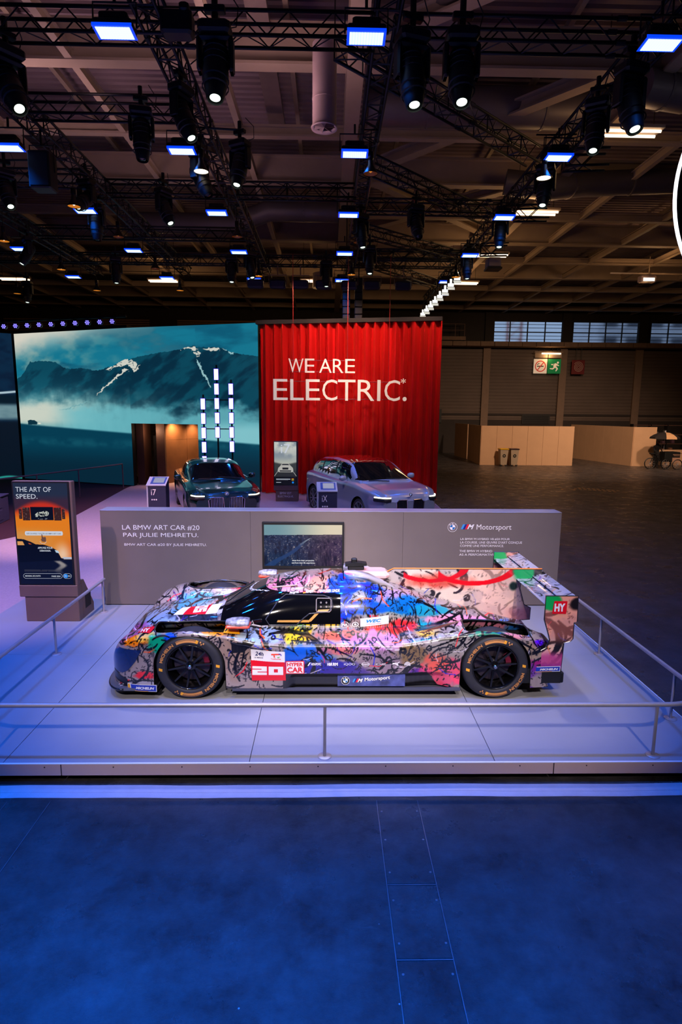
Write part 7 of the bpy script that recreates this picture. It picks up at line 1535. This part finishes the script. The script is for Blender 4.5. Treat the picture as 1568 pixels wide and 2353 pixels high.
def airfoil(x0, z0, x1, z1, t, n=10):
    up = []; lo = []; L = math.hypot(x1 - x0, z1 - z0); ux, uz = (x1 - x0) / L, (z1 - z0) / L
    for i in range(n + 1):
        c = i / n; th = t * (1.48 * math.sqrt(c) - .63 * c - 1.76 * c ** 2 + 1.42 * c ** 3 - .51 * c ** 4) * 2; x, z = x0 + ux * c * L, z0 + uz * c * L - .10 * L * math.sin(PI * c)
        up.append((x - uz * th * .5, z + ux * th * .5)); lo.append((x + uz * th * .5, z - ux * th * .5))
    return up, lo
for nm, ar in (('main_plane', (2.06, 1.015, 2.28, 1.04, .03)), ('flap', (2.25, 1.05, 2.385, 1.10, .02))):
    up, lo_ = airfoil(*ar); n = len(up); yv = np.linspace(-.965, .965, 190); Pq = np.zeros((190, 24, 3)); cc = np.linspace(0, n - 1, 24)
    for c_, q in enumerate(cc): Pq[:, c_, 0] = np.interp(q, range(n), [u[0] for u in up]); Pq[:, c_, 2] = np.interp(q, range(n), [u[1] for u in up])
    Pq[:, :, 1] = yv[:, None]; Ac = paint(Pq[..., 0] + 0 * Pq[..., 1], Pq[..., 1], 61, base=(170, 170, 182), patches=[], xr=(2.0, 2.4), wr_=(-.97, .97), ns=42); grid_mesh(nm, Pq, lin(np.clip(Ac, 0, 255)), LIV, wg, smooth=True)
    MB().prism([tuple(q) for q in (lo_ + up[::-1])], -.965, .965, 'y').build(nm + '_underside', CARB, wg).location = (0, 0, -.002)

# ---- wheels
def race_wheel(x, s, proto=None):
    if proto is not None: return copy_of(proto, rc, (x, s * 1.0, WR), (0, 0, 0 if s < 0 else PI))
    w_ = part_empty('wheel', rc, (x, s * 1.0, WR)); R = WR
    MB().lathe([(.235, .030), (.245, .004), (.262, -.004), (.30, -.008), (.325, .0), (.338, .015), (.346, .04), (R, .09), (R, .23), (.342, .29), (.31, .325), (.24, .33)], 72, 'y').build('tyre', mat('tyre_rubber', (38, 38, 46), .62, var=.12, vs_=20), w_, smooth=True)
    MB().lathe([(.236, .03), (.243, .008), (.236, .000), (.229, .008), (.226, .05), (.215, .09), (.20, .14), (.205, .24), (.235, .31)], 64, 'y').build('rim', mat('satin_black_rim', (22, 22, 26), .25, .6, coat=.5), w_, smooth=True)
    sp0 = MB(); L = .225
    sp0.add([(-.012, .045, .05), (.012, .045, .05), (.008, .022, L), (-.008, .022, L), (-.010, .085, .05), (.010, .085, .05), (.006, .055, L), (-.006, .055, L)], [(0, 1, 2, 3), (0, 3, 7, 4), (1, 5, 6, 2), (3, 2, 6, 7), (4, 7, 6, 5)])
    o0 = sp0.build('spoke', MATS['satin_black_rim'], w_)
    for k in range(10):
        o = o0 if k == 0 else copy_of(o0, w_); o.rotation_euler = (0, k * PI / 5 + .16, 0)
    hb_ = MB(); hb_.lathe([(0, .03), (.02, .028), (.026, .03), (.03, .045), (.055, .05), (.065, .06), (.065, .1), (.0, .1)], 24, 'y'); hb_.build('hub', MATS['satin_black_rim'], w_, smooth=True, auto=30)
    MB().lathe([(0, .004), (.016, .004), (.022, .012), (.024, .035)], 12, 'y').build('centre_nut', mat('steel_nut', (170, 170, 176), .25, 1.0), w_)
    MB().lathe([(.07, .14), (.19, .14), (.19, .17), (.07, .17)], 48, 'y').build('brake_disc', mat('disc_grey', (70, 60, 72), .4, .6), w_); MB().lathe([(0, .2), (.23, .2)], 40, 'y').build('inner_shield', BLACK, w_)
    MB().lathe([(.135, .10), (.19, .10), (.19, .15), (.135, .15), (.135, .10)], 10, 'y', a0=-.15, a1=.75).build('brake_caliper', mat('purple_red_caliper', (130, 30, 60), .35, .3), w_)
    AM = mat('amber_tyre_print', (206, 140, 76), .6, var=.05, vs_=20); AY = mat('yellow_tyre_print', (246, 170, 40), .6)
    def arc_fn(a0): return lambda a, b, d=0.0: ((.262 + b) * math.cos(a0 - a / .29), -.0075 - .002 - d + (.004 if b > .045 else 0), (.262 + b) * math.sin(a0 - a / .29))
    for r0 in (0.0, PI):
        m_ = MB(); f = arc_fn(2.95 + r0); put_text(m_, 'MICHELIN', f, .0, .013, .235, .032, bold=.03, off=.001); m_.build('tyre_lettering', AM, w_)
        m_ = MB(); f = arc_fn(2.02 + r0)
        for i in range(22): patch(m_, f, [(.0 + .0105 * i, .012), (.0105 * (i + 1), .012), (.0105 * (i + 1), .046), (.0105 * i, .046)], 1, 1, .001)
        for a, b, h in ((.245, .03, .046), (.261, .012, .03), (.277, .03, .046)): patch(m_, f, [(a, b), (a + .013, b), (a + .013, h), (a, h)], 1, 1, .001)
        m_.build('amber_band', AM, w_)
        m_ = MB(); f = arc_fn(3.18 + r0); patch(m_, f, [(-.03, .014), (.0, .010), (.010, .046), (-.016, .05)], 2, 2, .001); m_.build('yellow_flash', AY, w_)
        m_ = MB(); f = arc_fn(1.30 + r0); patch(m_, f, [(-.01, .014), (.012, .010), (.02, .04), (.0, .05)], 2, 2, .001); m_.build('yellow_flash', AY, w_)
    return w_
wp = race_wheel(FX, -1)
wr2 = race_wheel(RX, -1, wp); race_wheel(FX, 1, wp); race_wheel(RX, 1, wp)
# blue brake wrap behind the front wheel
MB().prism([(-1.21, .10), (-1.13, .12), (-1.13, .24), (-1.17, .26), (-1.20, .20)], -.93, -.90, 'y').build('blue_strut_cover', mat('blue_plastic', (0, 90, 190), .4), rc)
